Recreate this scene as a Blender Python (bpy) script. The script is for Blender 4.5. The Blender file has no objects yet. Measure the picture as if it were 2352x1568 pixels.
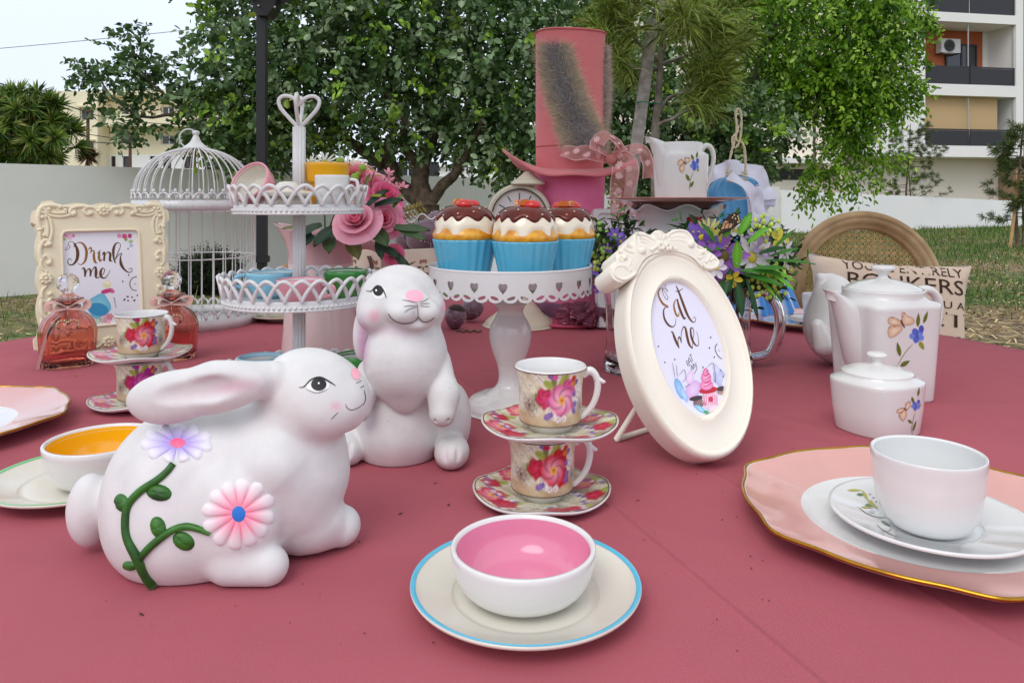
import bpy, math, random
import numpy as np
from mathutils import Vector, Matrix
from mathutils.bvhtree import BVHTree

# ------------------------------------------------------------------ camera, sky, sun, exposure
scene = bpy.context.scene
C = scene.collection
rad = math.radians
F, HX, HY, CZ, TZ = 1700.0, 1176.0, 458.0, 1.10, 0.75      # focal length and horizon of the photo (on a 2352 px wide copy), eye height, table height
cam_data = bpy.data.cameras.new('camera')
cam_data.sensor_width = 36.0
cam_data.lens = F / 2352.0 * 36.0
cam_data.shift_y = -(784.0 - HY) / 2352.0
cam_data.clip_start = 0.02
cam_data.clip_end = 2000.0
cam = bpy.data.objects.new('camera', cam_data)
C.objects.link(cam)
cam.location = (0, 0, CZ)
cam.rotation_euler = (rad(90), 0, 0)
scene.camera = cam

SUN_EL, SUN_AZ = 50.0, 205.0       # azimuth measured clockwise from +Y; the veiled sun stands behind the camera
world = bpy.data.worlds.new('World')
scene.world = world
world.use_nodes = True
wn, wl = world.node_tree.nodes, world.node_tree.links
wn.clear()
w_out = wn.new('ShaderNodeOutputWorld')
w_bg = wn.new('ShaderNodeBackground')
w_bg.inputs['Strength'].default_value = 0.10
w_sky = wn.new('ShaderNodeTexSky')
w_sky.sky_type = 'NISHITA'
w_sky.sun_disc = False
w_sky.sun_elevation = rad(SUN_EL)
w_sky.sun_rotation = rad(SUN_AZ)
w_sky.dust_density = 3.0
w_tc = wn.new('ShaderNodeTexCoord')
w_noise = wn.new('ShaderNodeTexNoise')                     # thin high overcast
w_noise.inputs['Scale'].default_value = 1.6
w_noise.inputs['Detail'].default_value = 5.0
w_ramp = wn.new('ShaderNodeMapRange')
w_ramp.inputs['From Min'].default_value = 0.3
w_ramp.inputs['From Max'].default_value = 0.7
w_ramp.inputs['To Min'].default_value = 0.70
w_ramp.inputs['To Max'].default_value = 0.92
w_mix = wn.new('ShaderNodeMixRGB')
w_mix.inputs['Color2'].default_value = (8.9, 9.6, 11.1, 1)
wl.new(w_tc.outputs['Generated'], w_noise.inputs['Vector'])
wl.new(w_noise.outputs['Fac'], w_ramp.inputs['Value'])
wl.new(w_ramp.outputs['Result'], w_mix.inputs['Fac'])
wl.new(w_sky.outputs['Color'], w_mix.inputs['Color1'])
wl.new(w_mix.outputs['Color'], w_bg.inputs['Color'])
wl.new(w_bg.outputs['Background'], w_out.inputs['Surface'])

sun_data = bpy.data.lights.new('sun', 'SUN')
sun_data.energy = 1.0
sun_data.angle = rad(35)
sun_data.color = (1.0, 0.95, 0.87)
sun = bpy.data.objects.new('sun', sun_data)
C.objects.link(sun)
_sd = Vector((math.sin(rad(SUN_AZ)) * math.cos(rad(SUN_EL)), math.cos(rad(SUN_AZ)) * math.cos(rad(SUN_EL)), math.sin(rad(SUN_EL))))
sun.rotation_euler = _sd.to_track_quat('Z', 'Y').to_euler()

scene.view_settings.view_transform = 'Standard'
scene.view_settings.look = 'None'
scene.view_settings.exposure = 0.25
scene.view_settings.gamma = 1.0
scene.cycles.use_denoising = True
scene.cycles.max_bounces = 10
scene.cycles.transmission_bounces = 10
scene.cycles.transparent_max_bounces = 16
scene.cycles.caustics_reflective = False
scene.cycles.caustics_refractive = False

# ------------------------------------------------------------------ helpers
rng = random.Random(7)
nrg = np.random.default_rng(7)
A = np.array

def px(x, y, d):                    # photo pixel + distance -> point
    return A([(x - HX) / F * d, d, CZ - (y - HY) / F * d])
def tb(x, y, z=TZ):                 # photo pixel on the horizontal plane z -> point
    return px(x, y, (CZ - z) * F / (y - HY))
def pl(x, y, p0, n):                # photo pixel on the plane (p0, n) -> point
    o = A([0, 0, CZ]); r = A([(x - HX) / F, 1.0, -(y - HY) / F])
    return o + r * (np.dot(p0 - o, n) / np.dot(r, n))
def lin(c):
    return c / 12.92 if c <= 0.04045 else ((c + 0.055) / 1.055) ** 2.4
def rgb(r, g, b):
    return (lin(r / 255), lin(g / 255), lin(b / 255))
def unit(v):
    v = A(v, dtype=float); return v / (np.linalg.norm(v) + 1e-12)
def frame_of(t):                    # two unit vectors square to t
    t = unit(t); a = A([0, 0, 1.0]) if abs(t[2]) < 0.9 else A([1.0, 0, 0])
    u = unit(np.cross(a, t)); return u, np.cross(t, u)
def spline(pts, n, closed=False):   # Catmull-Rom through pts (any dimension)
    P = A(pts, dtype=float); m = len(P)
    if m < 3 and not closed:
        t = np.linspace(0, 1, n)[:, None]; return P[0] * (1 - t) + P[-1] * t
    s = np.linspace(0, m if closed else m - 1, n, endpoint=not closed)
    i = np.floor(s).astype(int)
    if not closed: i = np.minimum(i, m - 2)
    t = (s - i)[:, None]
    if closed: g = lambda k: P[(i + k) % m]
    else:
        Q = np.vstack([2 * P[0] - P[1], P, 2 * P[-1] - P[-2]]); g = lambda k: Q[i + 1 + k]
    a, b, c, d = g(-1), g(0), g(1), g(2)
    return 0.5 * (2 * b + (c - a) * t + (2 * a - 5 * b + 4 * c - d) * t ** 2 + (3 * b - a - 3 * c + d) * t ** 3)

class MB:                           # collects shapes; obj() links them as ONE mesh object
    def __init__(s): s.v = []; s.f = []; s.c = []; s.n = 0
    def add(s, v, f, col=None):
        v = np.asarray(v, dtype=float).reshape(-1, 3)
        o = s.n; s.v.append(v); s.n += len(v)
        s.f.extend([tuple(i + o for i in q) for q in f])
        if col is None: col = (1, 1, 1)
        col = np.asarray(col, dtype=float)
        s.c.append(np.broadcast_to(col, (len(v), 3)) if col.ndim == 1 else col)
        return s
    def grid(s, P, wu=False, wv=False, col=None, flip=False):       # P: (nu, nv, 3)
        nu, nv = P.shape[:2]; f = []
        for i in range(nu if wu else nu - 1):
            i2 = (i + 1) % nu
            for j in range(nv if wv else nv - 1):
                j2 = (j + 1) % nv
                q = (i * nv + j, i2 * nv + j, i2 * nv + j2, i * nv + j2)
                f.append(q[::-1] if flip else q)
        if col is not None and np.ndim(col) == 3: col = np.reshape(col, (-1, 3))
        return s.add(P.reshape(-1, 3), f, col)
    def box(s, c, size, R=None, col=None, taper=1.0):
        h = A(size) / 2.0; v = []
        for z in (-1, 1):
            k = taper if z > 0 else 1.0
            for x, y in ((-1, -1), (1, -1), (1, 1), (-1, 1)): v.append((x * h[0] * k, y * h[1] * k, z * h[2]))
        v = A(v)
        if R is not None: v = v @ A(R).T
        return s.add(v + A(c), [(3, 2, 1, 0), (4, 5, 6, 7), (0, 1, 5, 4), (1, 2, 6, 5), (2, 3, 7, 6), (3, 0, 4, 7)], col)
    def bbox(s, lo, hi, col=None): return s.box((A(lo) + A(hi)) / 2, A(hi) - A(lo), None, col)
    def lathe(s, prof, c=(0, 0, 0), seg=48, col=None, fr=None, close=False, flip=False):   # prof: (r, z) list
        prof = A(prof, dtype=float); a = np.linspace(0, 2 * math.pi, seg, endpoint=False)
        r = prof[:, 0][None, :] * np.ones((seg, 1))
        if fr is not None: r = r * fr(a)[:, None] if np.ndim(fr(a)) == 1 else r * fr(a)
        P = np.stack([r * np.cos(a)[:, None], r * np.sin(a)[:, None], np.broadcast_to(prof[:, 1], (seg, len(prof)))], -1)
        return s.grid(P + A(c), wu=True, wv=close, col=col, flip=flip)
    def tube(s, pts, r, seg=8, closed=False, col=None, cap=True, sx=1.0, up=None):
        P = A(pts, dtype=float); n = len(P); r = np.broadcast_to(A(r, dtype=float), (n,))
        T = np.roll(P, -1, 0) - np.roll(P, 1, 0)
        if not closed: T[0] = P[1] - P[0]; T[-1] = P[-1] - P[-2]
        T = T / (np.linalg.norm(T, axis=1)[:, None] + 1e-12)
        if up is None: u, w = frame_of(T[0])
        a = np.linspace(0, 2 * math.pi, seg, endpoint=False); rings = []
        for k in range(n):
            if up is not None: u = unit(np.cross(up, T[k]))
            else: u = unit(u - T[k] * np.dot(u, T[k]))
            w = np.cross(T[k], u)
            rings.append(P[k] + r[k] * (sx * np.cos(a)[:, None] * u + np.sin(a)[:, None] * w))
        G = A(rings)
        s.grid(G, wu=closed, wv=True, col=col if col is None or np.ndim(col) == 1 else np.repeat(col, seg, 0))
        if cap and not closed:
            o = s.n - n * seg
            s.f.append(tuple(o + k for k in range(seg))[::-1]); s.f.append(tuple(o + (n - 1) * seg + k for k in range(seg)))
        return s
    def ball(s, c, r, seg=14, rings=8, R=None, col=None):
        r = np.broadcast_to(A(r, dtype=float), (3,)); t = np.linspace(0, math.pi, rings + 1); a = np.linspace(0, 2 * math.pi, seg, endpoint=False)
        P = np.stack([np.sin(t)[None, :] * np.cos(a)[:, None], np.sin(t)[None, :] * np.sin(a)[:, None], -np.cos(t)[None, :] * np.ones((seg, 1))], -1) * r
        if R is not None: P = P @ A(R).T
        return s.grid(P + A(c), wu=True, col=col)
    def prism(s, poly, d, axis_pts=None, col=None):     # poly: (n,3) closed loop; d: extrusion vector
        P = A(poly, dtype=float); n = len(P); d = A(d)
        f = [tuple(range(n))[::-1], tuple(range(n, 2 * n))] + [(i, (i + 1) % n, n + (i + 1) % n, n + i) for i in range(n)]
        return s.add(np.vstack([P, P + d]), f, col)
    def V(s): return np.vstack(s.v)
    def bvh(s):
        return BVHTree.FromPolygons([tuple(p) for p in s.V()], [tuple(int(i) for i in q) for q in s.f])
    def obj(s, name, m, parent=None, smooth=True, auto=None):
        me = bpy.data.meshes.new(name)
        V = s.V(); o = ORIG.get(parent.name, A([0, 0, 0.])) if parent is not None else A([0, 0, 0.])
        me.from_pydata((V - o).tolist(), [], s.f)
        me.update()
        at = me.color_attributes.new('Col', 'FLOAT_COLOR', 'POINT')
        cc = np.ones((len(V), 4), dtype=np.float32); cc[:, :3] = np.vstack(s.c)
        at.data.foreach_set('color', cc.ravel())
        if smooth:
            me.polygons.foreach_set('use_smooth', np.ones(len(me.polygons), dtype=bool))
            if auto: me.set_sharp_from_angle(angle=rad(auto))
        me.materials.append(m)
        ob = bpy.data.objects.new(name, me); C.objects.link(ob)
        if parent is not None: ob.parent = parent; ORIG[ob.name] = o
        return ob

ORIG = {}
def thing(name, label, cat, loc=(0, 0, 0), group=None):    # an Empty at the thing's base that parents its parts
    o = bpy.data.objects.new(name, None); C.objects.link(o)
    o.empty_display_size = 0.05
    o.location = tuple(float(x) for x in loc); o['label'] = label; o['category'] = cat
    if group: o['group'] = group
    ORIG[o.name] = A(loc, dtype=float)
    return o
def tag(o, label, cat, group=None):
    o['label'] = label; o['category'] = cat
    if group: o['group'] = group
    return o
def struct(o): o['kind'] = 'structure'; return o
def stuff(o): o['kind'] = 'stuff'; return o
def dup(o, parent=None, off=None, rz=None):                # copy of a thing with its parts and sub-parts (shared meshes)
    c = o.copy(); C.objects.link(c); c.parent = parent
    if parent is None and off is not None: c.location = tuple(off)
    if rz is not None: c.rotation_euler = (0, 0, rz)
    for ch in o.children: dup(ch, c)
    return c

# ------------------------------------------------------------------ materials
MATS = {}
def mat(name, col=(0.8, 0.8, 0.8), rough=0.5, metal=0.0, spec=0.5, coat=0.0, var=0.0, vs=12.0, bump=0.0, bs=60.0, trans=0.0, ior=1.45,
        sss=0.0, vcol=False, col2=None, transl=0.0, sheen=0.0, aniso=None, det=4.0, alpha=1.0, weave=None, wear=0.0):
    if name in MATS: return MATS[name]
    m = bpy.data.materials.new(name); m.use_nodes = True
    nt = m.node_tree; N, L = nt.nodes, nt.links
    b = N['Principled BSDF']; out = N['Material Output']
    I = b.inputs
    I['Base Color'].default_value = (*col, 1); I['Roughness'].default_value = rough; I['Metallic'].default_value = metal
    I['Specular IOR Level'].default_value = spec; I['Coat Weight'].default_value = coat; I['Coat Roughness'].default_value = 0.05
    I['Transmission Weight'].default_value = trans; I['IOR'].default_value = ior; I['Alpha'].default_value = alpha
    I['Sheen Weight'].default_value = sheen; I['Sheen Roughness'].default_value = 0.4
    if sss: I['Subsurface Weight'].default_value = sss; I['Subsurface Radius'].default_value = (1, 0.6, 0.4); I['Subsurface Scale'].default_value = 0.004
    tc = N.new('ShaderNodeTexCoord'); src = None
    if vcol:
        at = N.new('ShaderNodeAttribute'); at.attribute_name = 'Col'; src = at.outputs['Color']
        if col != (0.8, 0.8, 0.8):
            mx = N.new('ShaderNodeMixRGB'); mx.blend_type = 'MULTIPLY'; mx.inputs['Fac'].default_value = 1
            L.new(src, mx.inputs['Color1']); mx.inputs['Color2'].default_value = (*col, 1); src = mx.outputs['Color']
    def noise(scale, d=4.0):
        n = N.new('ShaderNodeTexNoise'); n.inputs['Scale'].default_value = scale; n.inputs['Detail'].default_value = d
        L.new(tc.outputs['Object'], n.inputs['Vector']); return n.outputs['Fac']
    if var or col2:
        nz = noise(vs, det); mr = N.new('ShaderNodeMapRange'); mr.inputs['From Min'].default_value = 0.3; mr.inputs['From Max'].default_value = 0.7
        L.new(nz, mr.inputs['Value']); mx = N.new('ShaderNodeMixRGB'); L.new(mr.outputs['Result'], mx.inputs['Fac'])
        if src is not None:
            mx.blend_type = 'MULTIPLY'; L.new(src, mx.inputs['Color1']); k = 1 - var; mx.inputs['Color2'].default_value = (k, k, k, 1)
        else:
            mx.inputs['Color1'].default_value = (*col, 1)
            c2 = col2 if col2 else tuple(x * (1 - var) for x in col); mx.inputs['Color2'].default_value = (*c2, 1)
        src = mx.outputs['Color']
    if src is not None: L.new(src, I['Base Color'])
    if wear:
        nz = noise(7.0, 6.0); mr = N.new('ShaderNodeMapRange'); mr.inputs['To Min'].default_value = max(rough - wear, 0.02); mr.inputs['To Max'].default_value = rough + wear
        L.new(nz, mr.inputs['Value']); L.new(mr.outputs['Result'], I['Roughness'])
    if bump:
        bp = N.new('ShaderNodeBump'); bp.inputs['Strength'].default_value = bump; bp.inputs['Distance'].default_value = 0.002
        L.new(noise(bs, 6.0), bp.inputs['Height']); L.new(bp.outputs['Normal'], I['Normal'])
        if coat: L.new(bp.outputs['Normal'], I['Coat Normal'])
    if weave:
        wv = N.new('ShaderNodeTexWave'); wv.inputs['Scale'].default_value = weave; wv.inputs['Distortion'].default_value = 0.4
        L.new(tc.outputs['Object'], wv.inputs['Vector'])
        bp = N.new('ShaderNodeBump'); bp.inputs['Strength'].default_value = 0.25; bp.inputs['Distance'].default_value = 0.0006
        L.new(wv.outputs['Fac'], bp.inputs['Height']); L.new(bp.outputs['Normal'], I['Normal'])
    if transl:
        tr = N.new('ShaderNodeBsdfTranslucent'); mx = N.new('ShaderNodeMixShader'); mx.inputs['Fac'].default_value = transl
        if src is not None: L.new(src, tr.inputs['Color'])
        else: tr.inputs['Color'].default_value = (*col, 1)
        L.new(b.outputs['BSDF'], mx.inputs[1]); L.new(tr.outputs['BSDF'], mx.inputs[2]); L.new(mx.outputs['Shader'], out.inputs['Surface'])
    MATS[name] = m
    return m

# ------------------------------------------------------------------ prints traced on a surface (lettering, painted eyes, decals)
class Decal:                         # shapes given in photo pixels, laid on the surface of a mesh as a thin print
    def __init__(s, target, off=0.0004): s.t = target if isinstance(target, BVHTree) else target.bvh(); s.off = off; s.m = MB(); s.o = A([0, 0, CZ])
    def hit(s, x, y, off=None):
        r = Vector(((x - HX) / F, 1.0, -(y - HY) / F)).normalized()
        p, n, i, d = s.t.ray_cast(Vector((0, 0, CZ)), r)
        if p is None: return None
        if n.dot(r) > 0: n = -n
        return A(p) + A(n) * (s.off if off is None else off), A(n)
    def mesh(s, V2, f, col, off=None):
        out = []; last = None; col = np.asarray(col, float)
        for x, y in V2:
            h = s.hit(x, y, off)
            if h is not None: last = h[0]
            out.append(h[0] if h is not None else None)
        ok = [i for i, p in enumerate(out) if p is not None]
        if not ok: return
        mp = {i: k for k, i in enumerate(ok)}
        f2 = [tuple(mp[i] for i in q) for q in f if all(i in mp for i in q)]
        if f2: s.m.add([out[i] for i in ok], f2, col if col.ndim == 1 else col[ok])
    def stroke(s, pts, w, col, n=None, off=None, taper=True):     # w: width or list of widths (px)
        n = n or max(8, len(pts) * 6); P = spline(pts, n)
        if np.ndim(w) == 0: W = np.full(n, w) * (np.minimum(1, np.minimum(np.arange(n), n - 1 - np.arange(n)) / (n * 0.25) + 0.25) if taper else 1)
        else: W = spline([[x] for x in w], n)[:, 0]
        T = np.gradient(P, axis=0); T /= np.linalg.norm(T, axis=1)[:, None] + 1e-9
        Nn = np.stack([-T[:, 1], T[:, 0]], 1) * (W / 2)[:, None]
        V2 = np.empty((2 * n, 2)); V2[0::2] = P - Nn; V2[1::2] = P + Nn
        s.mesh(V2, [(2 * i, 2 * i + 1, 2 * i + 3, 2 * i + 2) for i in range(n - 1)], col, off)
    def blob(s, c, rx, ry, col, ang=0.0, n=16, rings=2, fn=None, col_in=None, off=None):
        V2 = [c]; cols = [col_in if col_in is not None else col]; ca, sa = math.cos(rad(ang)), math.sin(rad(ang))
        for k in range(1, rings + 1):
            for i in range(n):
                t = 2 * math.pi * i / n; g = (fn(t) if fn else 1) * k / rings
                x, y = rx * g * math.cos(t), ry * g * math.sin(t); V2.append((c[0] + x * ca - y * sa, c[1] + x * sa + y * ca))
                cols.append(A(col) * k / rings + A(col_in if col_in is not None else col) * (1 - k / rings))
        f = [(0, 1 + i, 1 + (i + 1) % n) for i in range(n)]
        for k in range(rings - 1):
            a, b = 1 + k * n, 1 + (k + 1) * n
            f += [(a + i, b + i, b + (i + 1) % n, a + (i + 1) % n) for i in range(n)]
        s.mesh(V2, f, A(cols), off)
    def leaf(s, p0, p1, w, col, off=None):                        # pointed leaf from p0 to p1
        p0, p1 = A(p0, float), A(p1, float); t = np.linspace(0, 1, 9); d = p1 - p0; nn = A([-d[1], d[0]]) / (np.linalg.norm(d) + 1e-9)
        V2 = []
        for q in t: c = p0 + d * q; h = nn * w / 2 * math.sin(math.pi * q ** 0.8); V2 += [c - h, c + h]
        s.mesh(V2, [(2 * i, 2 * i + 1, 2 * i + 3, 2 * i + 2) for i in range(8)], col, off)
    def obj(s, name, m, parent):                                  # link what has been drawn so far as one part
        o = s.m.obj(name, m, parent) if s.m.n else None; s.m = MB(); return o

# ------------------------------------------------------------------ sculpting with blended volumes
def sd_ell(P, c, r, R=None):
    q = P - A(c, dtype=np.float32)
    if R is not None: q = q @ A(R, dtype=np.float32)
    r = A(r, dtype=np.float32); k0 = np.linalg.norm(q / r, axis=-1); k1 = np.linalg.norm(q / (r * r), axis=-1)
    return k0 * (k0 - 1) / (k1 + 1e-6)
def sd_cap(P, a, b, ra, rb, sq=None):
    a, b = A(a, dtype=np.float32), A(b, dtype=np.float32); ba = b - a; pa = P - a
    h = np.clip(pa @ ba / (ba @ ba), 0, 1); q = pa - h[..., None] * ba
    if sq is not None: q = q * A(sq, dtype=np.float32)
    return np.linalg.norm(q, axis=-1) - (ra + (rb - ra) * h)
def smin(a, b, k):
    h = np.clip(0.5 + 0.5 * (b - a) / k, 0, 1); return b * (1 - h) + a * h - k * h * (1 - h)
def smax(a, b, k): return -smin(-a, -b, k)
def nets(fn, lo, hi, h):             # surface of fn = 0 as quads
    lo, hi = A(lo, float), A(hi, float); n = np.ceil((hi - lo) / h).astype(int) + 1
    ax = [lo[i] + h * np.arange(n[i]) for i in range(3)]
    D = np.empty(n, np.float32)
    for i in range(0, n[0], 24):
        G = np.stack(np.meshgrid(ax[0][i:i + 24], ax[1], ax[2], indexing='ij'), -1).astype(np.float32); D[i:i + 24] = fn(G)
    S = D < 0; sh = tuple(n - 1); acc = np.zeros(sh + (3,), np.float32); cnt = np.zeros(sh, np.float32)
    corner = [(i, j, k) for i in (0, 1) for j in (0, 1) for k in (0, 1)]
    sl = lambda c: tuple(slice(c[a], c[a] + sh[a]) for a in range(3))
    for c in corner:
        for a in range(3):
            if c[a]: continue
            e = list(c); e[a] = 1; d0, d1 = D[sl(c)], D[sl(e)]; m = (S[sl(c)] != S[sl(e)])
            t = np.where(m, d0 / np.where(m, d0 - d1, 1), 0); p = np.zeros(sh + (3,), np.float32); p[...] = c; p[..., a] += t
            acc += p * m[..., None]; cnt += m
    act = cnt > 0; idx = -np.ones(sh, int); ii = np.argwhere(act); idx[act] = np.arange(len(ii))
    V = lo + h * (ii + acc[act] / cnt[act][:, None]); faces = []
    for a in range(3):
        b, c = (a + 1) % 3, (a + 2) % 3
        s0 = [slice(None)] * 3; s1 = [slice(None)] * 3; s0[a] = slice(0, n[a] - 1); s1[a] = slice(1, n[a])
        E = np.argwhere(S[tuple(s0)] != S[tuple(s1)])
        E = E[(E[:, b] > 0) & (E[:, c] > 0) & (E[:, b] < n[b] - 1) & (E[:, c] < n[c] - 1)]
        ins = S[E[:, 0], E[:, 1], E[:, 2]]
        def cell(db, dc):
            q = E.copy(); q[:, b] -= db; q[:, c] -= dc; return idx[q[:, 0], q[:, 1], q[:, 2]]
        Q = np.stack([cell(1, 1), cell(0, 1), cell(0, 0), cell(1, 0)], 1)
        Q[~ins] = Q[~ins][:, ::-1]; faces.append(Q)
    V = V.astype(np.float32); e = h * 0.5
    for _ in range(2):                                   # settle the points on the surface
        d = fn(V); g = np.stack([fn(V + A([e if k == j else 0 for k in range(3)], dtype=np.float32)) - d for j in range(3)], 1) / e
        V = V - np.clip(d / (np.sum(g * g, 1) + 1e-3), -h, h)[:, None] * g * 0.8
    return V, [tuple(int(x) for x in q) for q in np.vstack(faces)]
# ------------------------------------------------------------------ the setting: ground, walls, buildings, trees
def ground_mat():
    m = bpy.data.materials.new('ground_soil_grass'); m.use_nodes = True; N, L = m.node_tree.nodes, m.node_tree.links
    b = N['Principled BSDF']; b.inputs['Roughness'].default_value = 0.95; tc = N.new('ShaderNodeTexCoord')
    def nz(s, d=6): n = N.new('ShaderNodeTexNoise'); n.inputs['Scale'].default_value = s; n.inputs['Detail'].default_value = d; L.new(tc.outputs['Object'], n.inputs['Vector']); return n.outputs['Fac']
    def ramp(f, stops):
        r = N.new('ShaderNodeValToRGB'); L.new(f, r.inputs['Fac']); e = r.color_ramp.elements
        while len(e) < len(stops): e.new(0.5)
        for k, (p, c) in enumerate(stops): e[k].position = p; e[k].color = (*c, 1)
        return r.outputs['Color']
    soil = ramp(nz(9.0, 9), [(0.3, rgb(72, 58, 42)), (0.5, rgb(128, 108, 76)), (0.7, rgb(186, 164, 118))])
    grass = ramp(nz(6.0, 9), [(0.3, rgb(44, 66, 24)), (0.55, rgb(78, 104, 40)), (0.75, rgb(124, 128, 66))])
    patch = ramp(nz(0.55, 4), [(0.40, (0, 0, 0)), (0.56, (1, 1, 1))])
    mx = N.new('ShaderNodeMixRGB'); L.new(patch, mx.inputs['Fac']); L.new(soil, mx.inputs['Color1']); L.new(grass, mx.inputs['Color2']); L.new(mx.outputs['Color'], b.inputs['Base Color'])
    bp = N.new('ShaderNodeBump'); bp.inputs['Strength'].default_value = 0.8; bp.inputs['Distance'].default_value = 0.03; L.new(nz(25.0, 8), bp.inputs['Height']); L.new(bp.outputs['Normal'], b.inputs['Normal'])
    return m
struct(MB().add([(-400, -400, 0), (400, -400, 0), (400, 900, 0), (-400, 900, 0)], [(0, 1, 2, 3)]).obj('ground', ground_mat(), smooth=False))

# --- boundary walls
M_wall = mat('beige_render', rgb(240, 238, 230), 0.9, var=0.10, vs=0.8, bump=0.3, bs=70)
M_wall2 = mat('white_render', rgb(244, 243, 240), 0.9, var=0.06, vs=0.5, bump=0.3, bs=70)
CORNER = A([8.6, 23.8])
def wall_run(a, b, h0, h1, th):
    a, b = A(a, float), A(b, float); d = unit(b - a); n = A([-d[1], d[0]]) * th; mb = MB(); K = 12; rows = []
    for k in range(K + 1):
        p = a + (b - a) * k / K; h = h0 + (h1 - h0) * k / K
        rows.append([(p[0], p[1], -0.2), (p[0], p[1], h), (p[0] + n[0], p[1] + n[1], h), (p[0] + n[0], p[1] + n[1], -0.2)])
    mb.grid(A(rows), wv=True); mb.f += [(0, 1, 2, 3), tuple(K * 4 + i for i in (3, 2, 1, 0))]
    return mb
ld = unit(CORNER - A([-5.77, 8.35]))
o = wall_run(A([-5.77, 8.35]) - ld * 7, CORNER, 1.507, 1.507, 0.2).obj('boundary_wall', M_wall, smooth=False)
tag(o, 'long beige rendered garden wall running behind the birdcage and the big dark tree', 'wall')
rd = unit(A([20.2, 30.2]) - CORNER)
o = wall_run(CORNER + rd * 0.12, CORNER + rd * 22, 1.40, 0.82, 0.2).obj('boundary_wall', M_wall2, smooth=False)
tag(o, 'white rendered garden wall at the edge of the lawn below the apartment block', 'wall')

# --- facades with real openings
def facade(mb, O, u, w, x0, x1, z0, z1, holes, depth=0.25, col=None):     # O: point at z=0; u along the wall, w into the building; holes: (x0,x1,z0,z1)
    xs = sorted({x0, x1, *[h[0] for h in holes], *[h[1] for h in holes]}); zs = sorted({z0, z1, *[h[2] for h in holes], *[h[3] for h in holes]})
    P = lambda x, z, k=0.0: O + u * x + w * k + A([0, 0, z])
    for i in range(len(xs) - 1):
        for j in range(len(zs) - 1):
            cx, cz = (xs[i] + xs[i + 1]) / 2, (zs[j] + zs[j + 1]) / 2
            if any(h[0] < cx < h[1] and h[2] < cz < h[3] for h in holes): continue
            mb.add([P(xs[i], zs[j]), P(xs[i + 1], zs[j]), P(xs[i + 1], zs[j + 1]), P(xs[i], zs[j + 1])], [(0, 1, 2, 3)], col)
    for h in holes:
        c = [(h[0], h[2]), (h[1], h[2]), (h[1], h[3]), (h[0], h[3])]; dp = h[4] if len(h) > 4 else depth
        for k in range(4):
            a, b = c[k], c[(k + 1) % 4]; mb.add([P(*a), P(*a, dp), P(*b, dp), P(*b)], [(0, 1, 2, 3)], col)
def obox(mb, O, u, w, x0, x1, k0, k1, z0, z1, col=None):
    P = [O + u * x + w * k + A([0, 0, z]) for z in (z0, z1) for x, k in ((x0, k0), (x1, k0), (x1, k1), (x0, k1))]
    mb.add(P, [(3, 2, 1, 0), (4, 5, 6, 7), (0, 1, 5, 4), (1, 2, 6, 5), (2, 3, 7, 6), (3, 0, 4, 7)], col)
M_glass = mat('dark_window_glass', (0.03, 0.035, 0.04), 0.08, spec=0.8)
M_whitep = mat('white_window_paint', (0.75, 0.75, 0.73), 0.5)
def window_part(par, O, u, w, h, rec=0.12, fw=0.06, mull=1, m_frame=None, m_pane=None):
    mb = MB(); x0, x1, z0, z1 = h[:4]
    obox(mb, O, u, w, x0, x1, rec, rec + 0.07, z0, z0 + fw); obox(mb, O, u, w, x0, x1, rec, rec + 0.07, z1 - fw, z1)
    for k in range(mull + 2):
        x = x0 + (x1 - x0 - fw) * k / (mull + 1); obox(mb, O, u, w, x, x + fw, rec - 0.004, rec + 0.066, z0 + fw, z1 - fw)
    f = mb.obj('window', m_frame or M_whitep, par, smooth=False)
    for k in range(mull + 1):
        a = x0 + fw + (x1 - x0 - fw) * k / (mull + 1); b = a + (x1 - x0 - fw) / (mull + 1) - fw
        g = MB(); obox(g, O, u, w, a, b, rec + 0.02, rec + 0.04, z0 + fw, z1 - fw); g.obj('pane', m_pane or M_glass, f, smooth=False)
    return f

# --- cream apartment house behind the left wall
d = 40.0; sc = d / F; ux, wy = A([1.0, 0, 0]), A([0, 1.0, 0])
bX = lambda x: (x - HX) * sc
bZ = lambda y: CZ - (y - HY) * sc
M_cream = mat('cream_render', rgb(242, 231, 200), 0.9, var=0.05, vs=0.4)
M_white = mat('white_render_far', rgb(240, 240, 238), 0.9)
root = thing('apartment_house', 'cream three-storey apartment house with white windows behind the beige garden wall', 'building', (bX(350), d, 0))
O0 = A([0.0, d, 0.0]); O1 = A([0.0, d + 1.2, 0.0])
mb = MB()
hl = [(bX(183), bX(215), bZ(277), bZ(249)), (bX(184), bX(215), bZ(350), bZ(325))]
facade(mb, O0, ux, wy, bX(120), bX(224), 0, bZ(209), hl)
hm = [(bX(252), bX(288), bZ(327), bZ(303)), (bX(345), bX(381), bZ(329), bZ(306)), (bX(346), bX(377), bZ(260), bZ(237)), (bX(253), bX(283), bZ(258), bZ(235)), (bX(430), bX(464), bZ(329), bZ(306)), (bX(430), bX(464), bZ(260), bZ(237))]
facade(mb, O1, ux, wy, bX(224), bX(520), bZ(352), bZ(216), hm)
obox(mb, O0, ux, wy, bX(120), bX(224), 0.26, 9, 0, bZ(209) - 0.01); obox(mb, O1, ux, wy, bX(224), bX(520), 0.3, 9, 0, bZ(216) - 0.01)
mb.add([A([bX(224), d, 0]), A([bX(224), d + 0.26, 0]), A([bX(224), d + 0.26, bZ(209)]), A([bX(224), d, bZ(209)])], [(0, 1, 2, 3)])
mb.obj('wall', M_cream, root, smooth=False)
for h in hl: window_part(root, O0, ux, wy, h)
for h in hm: window_part(root, O1, ux, wy, h)
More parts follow.
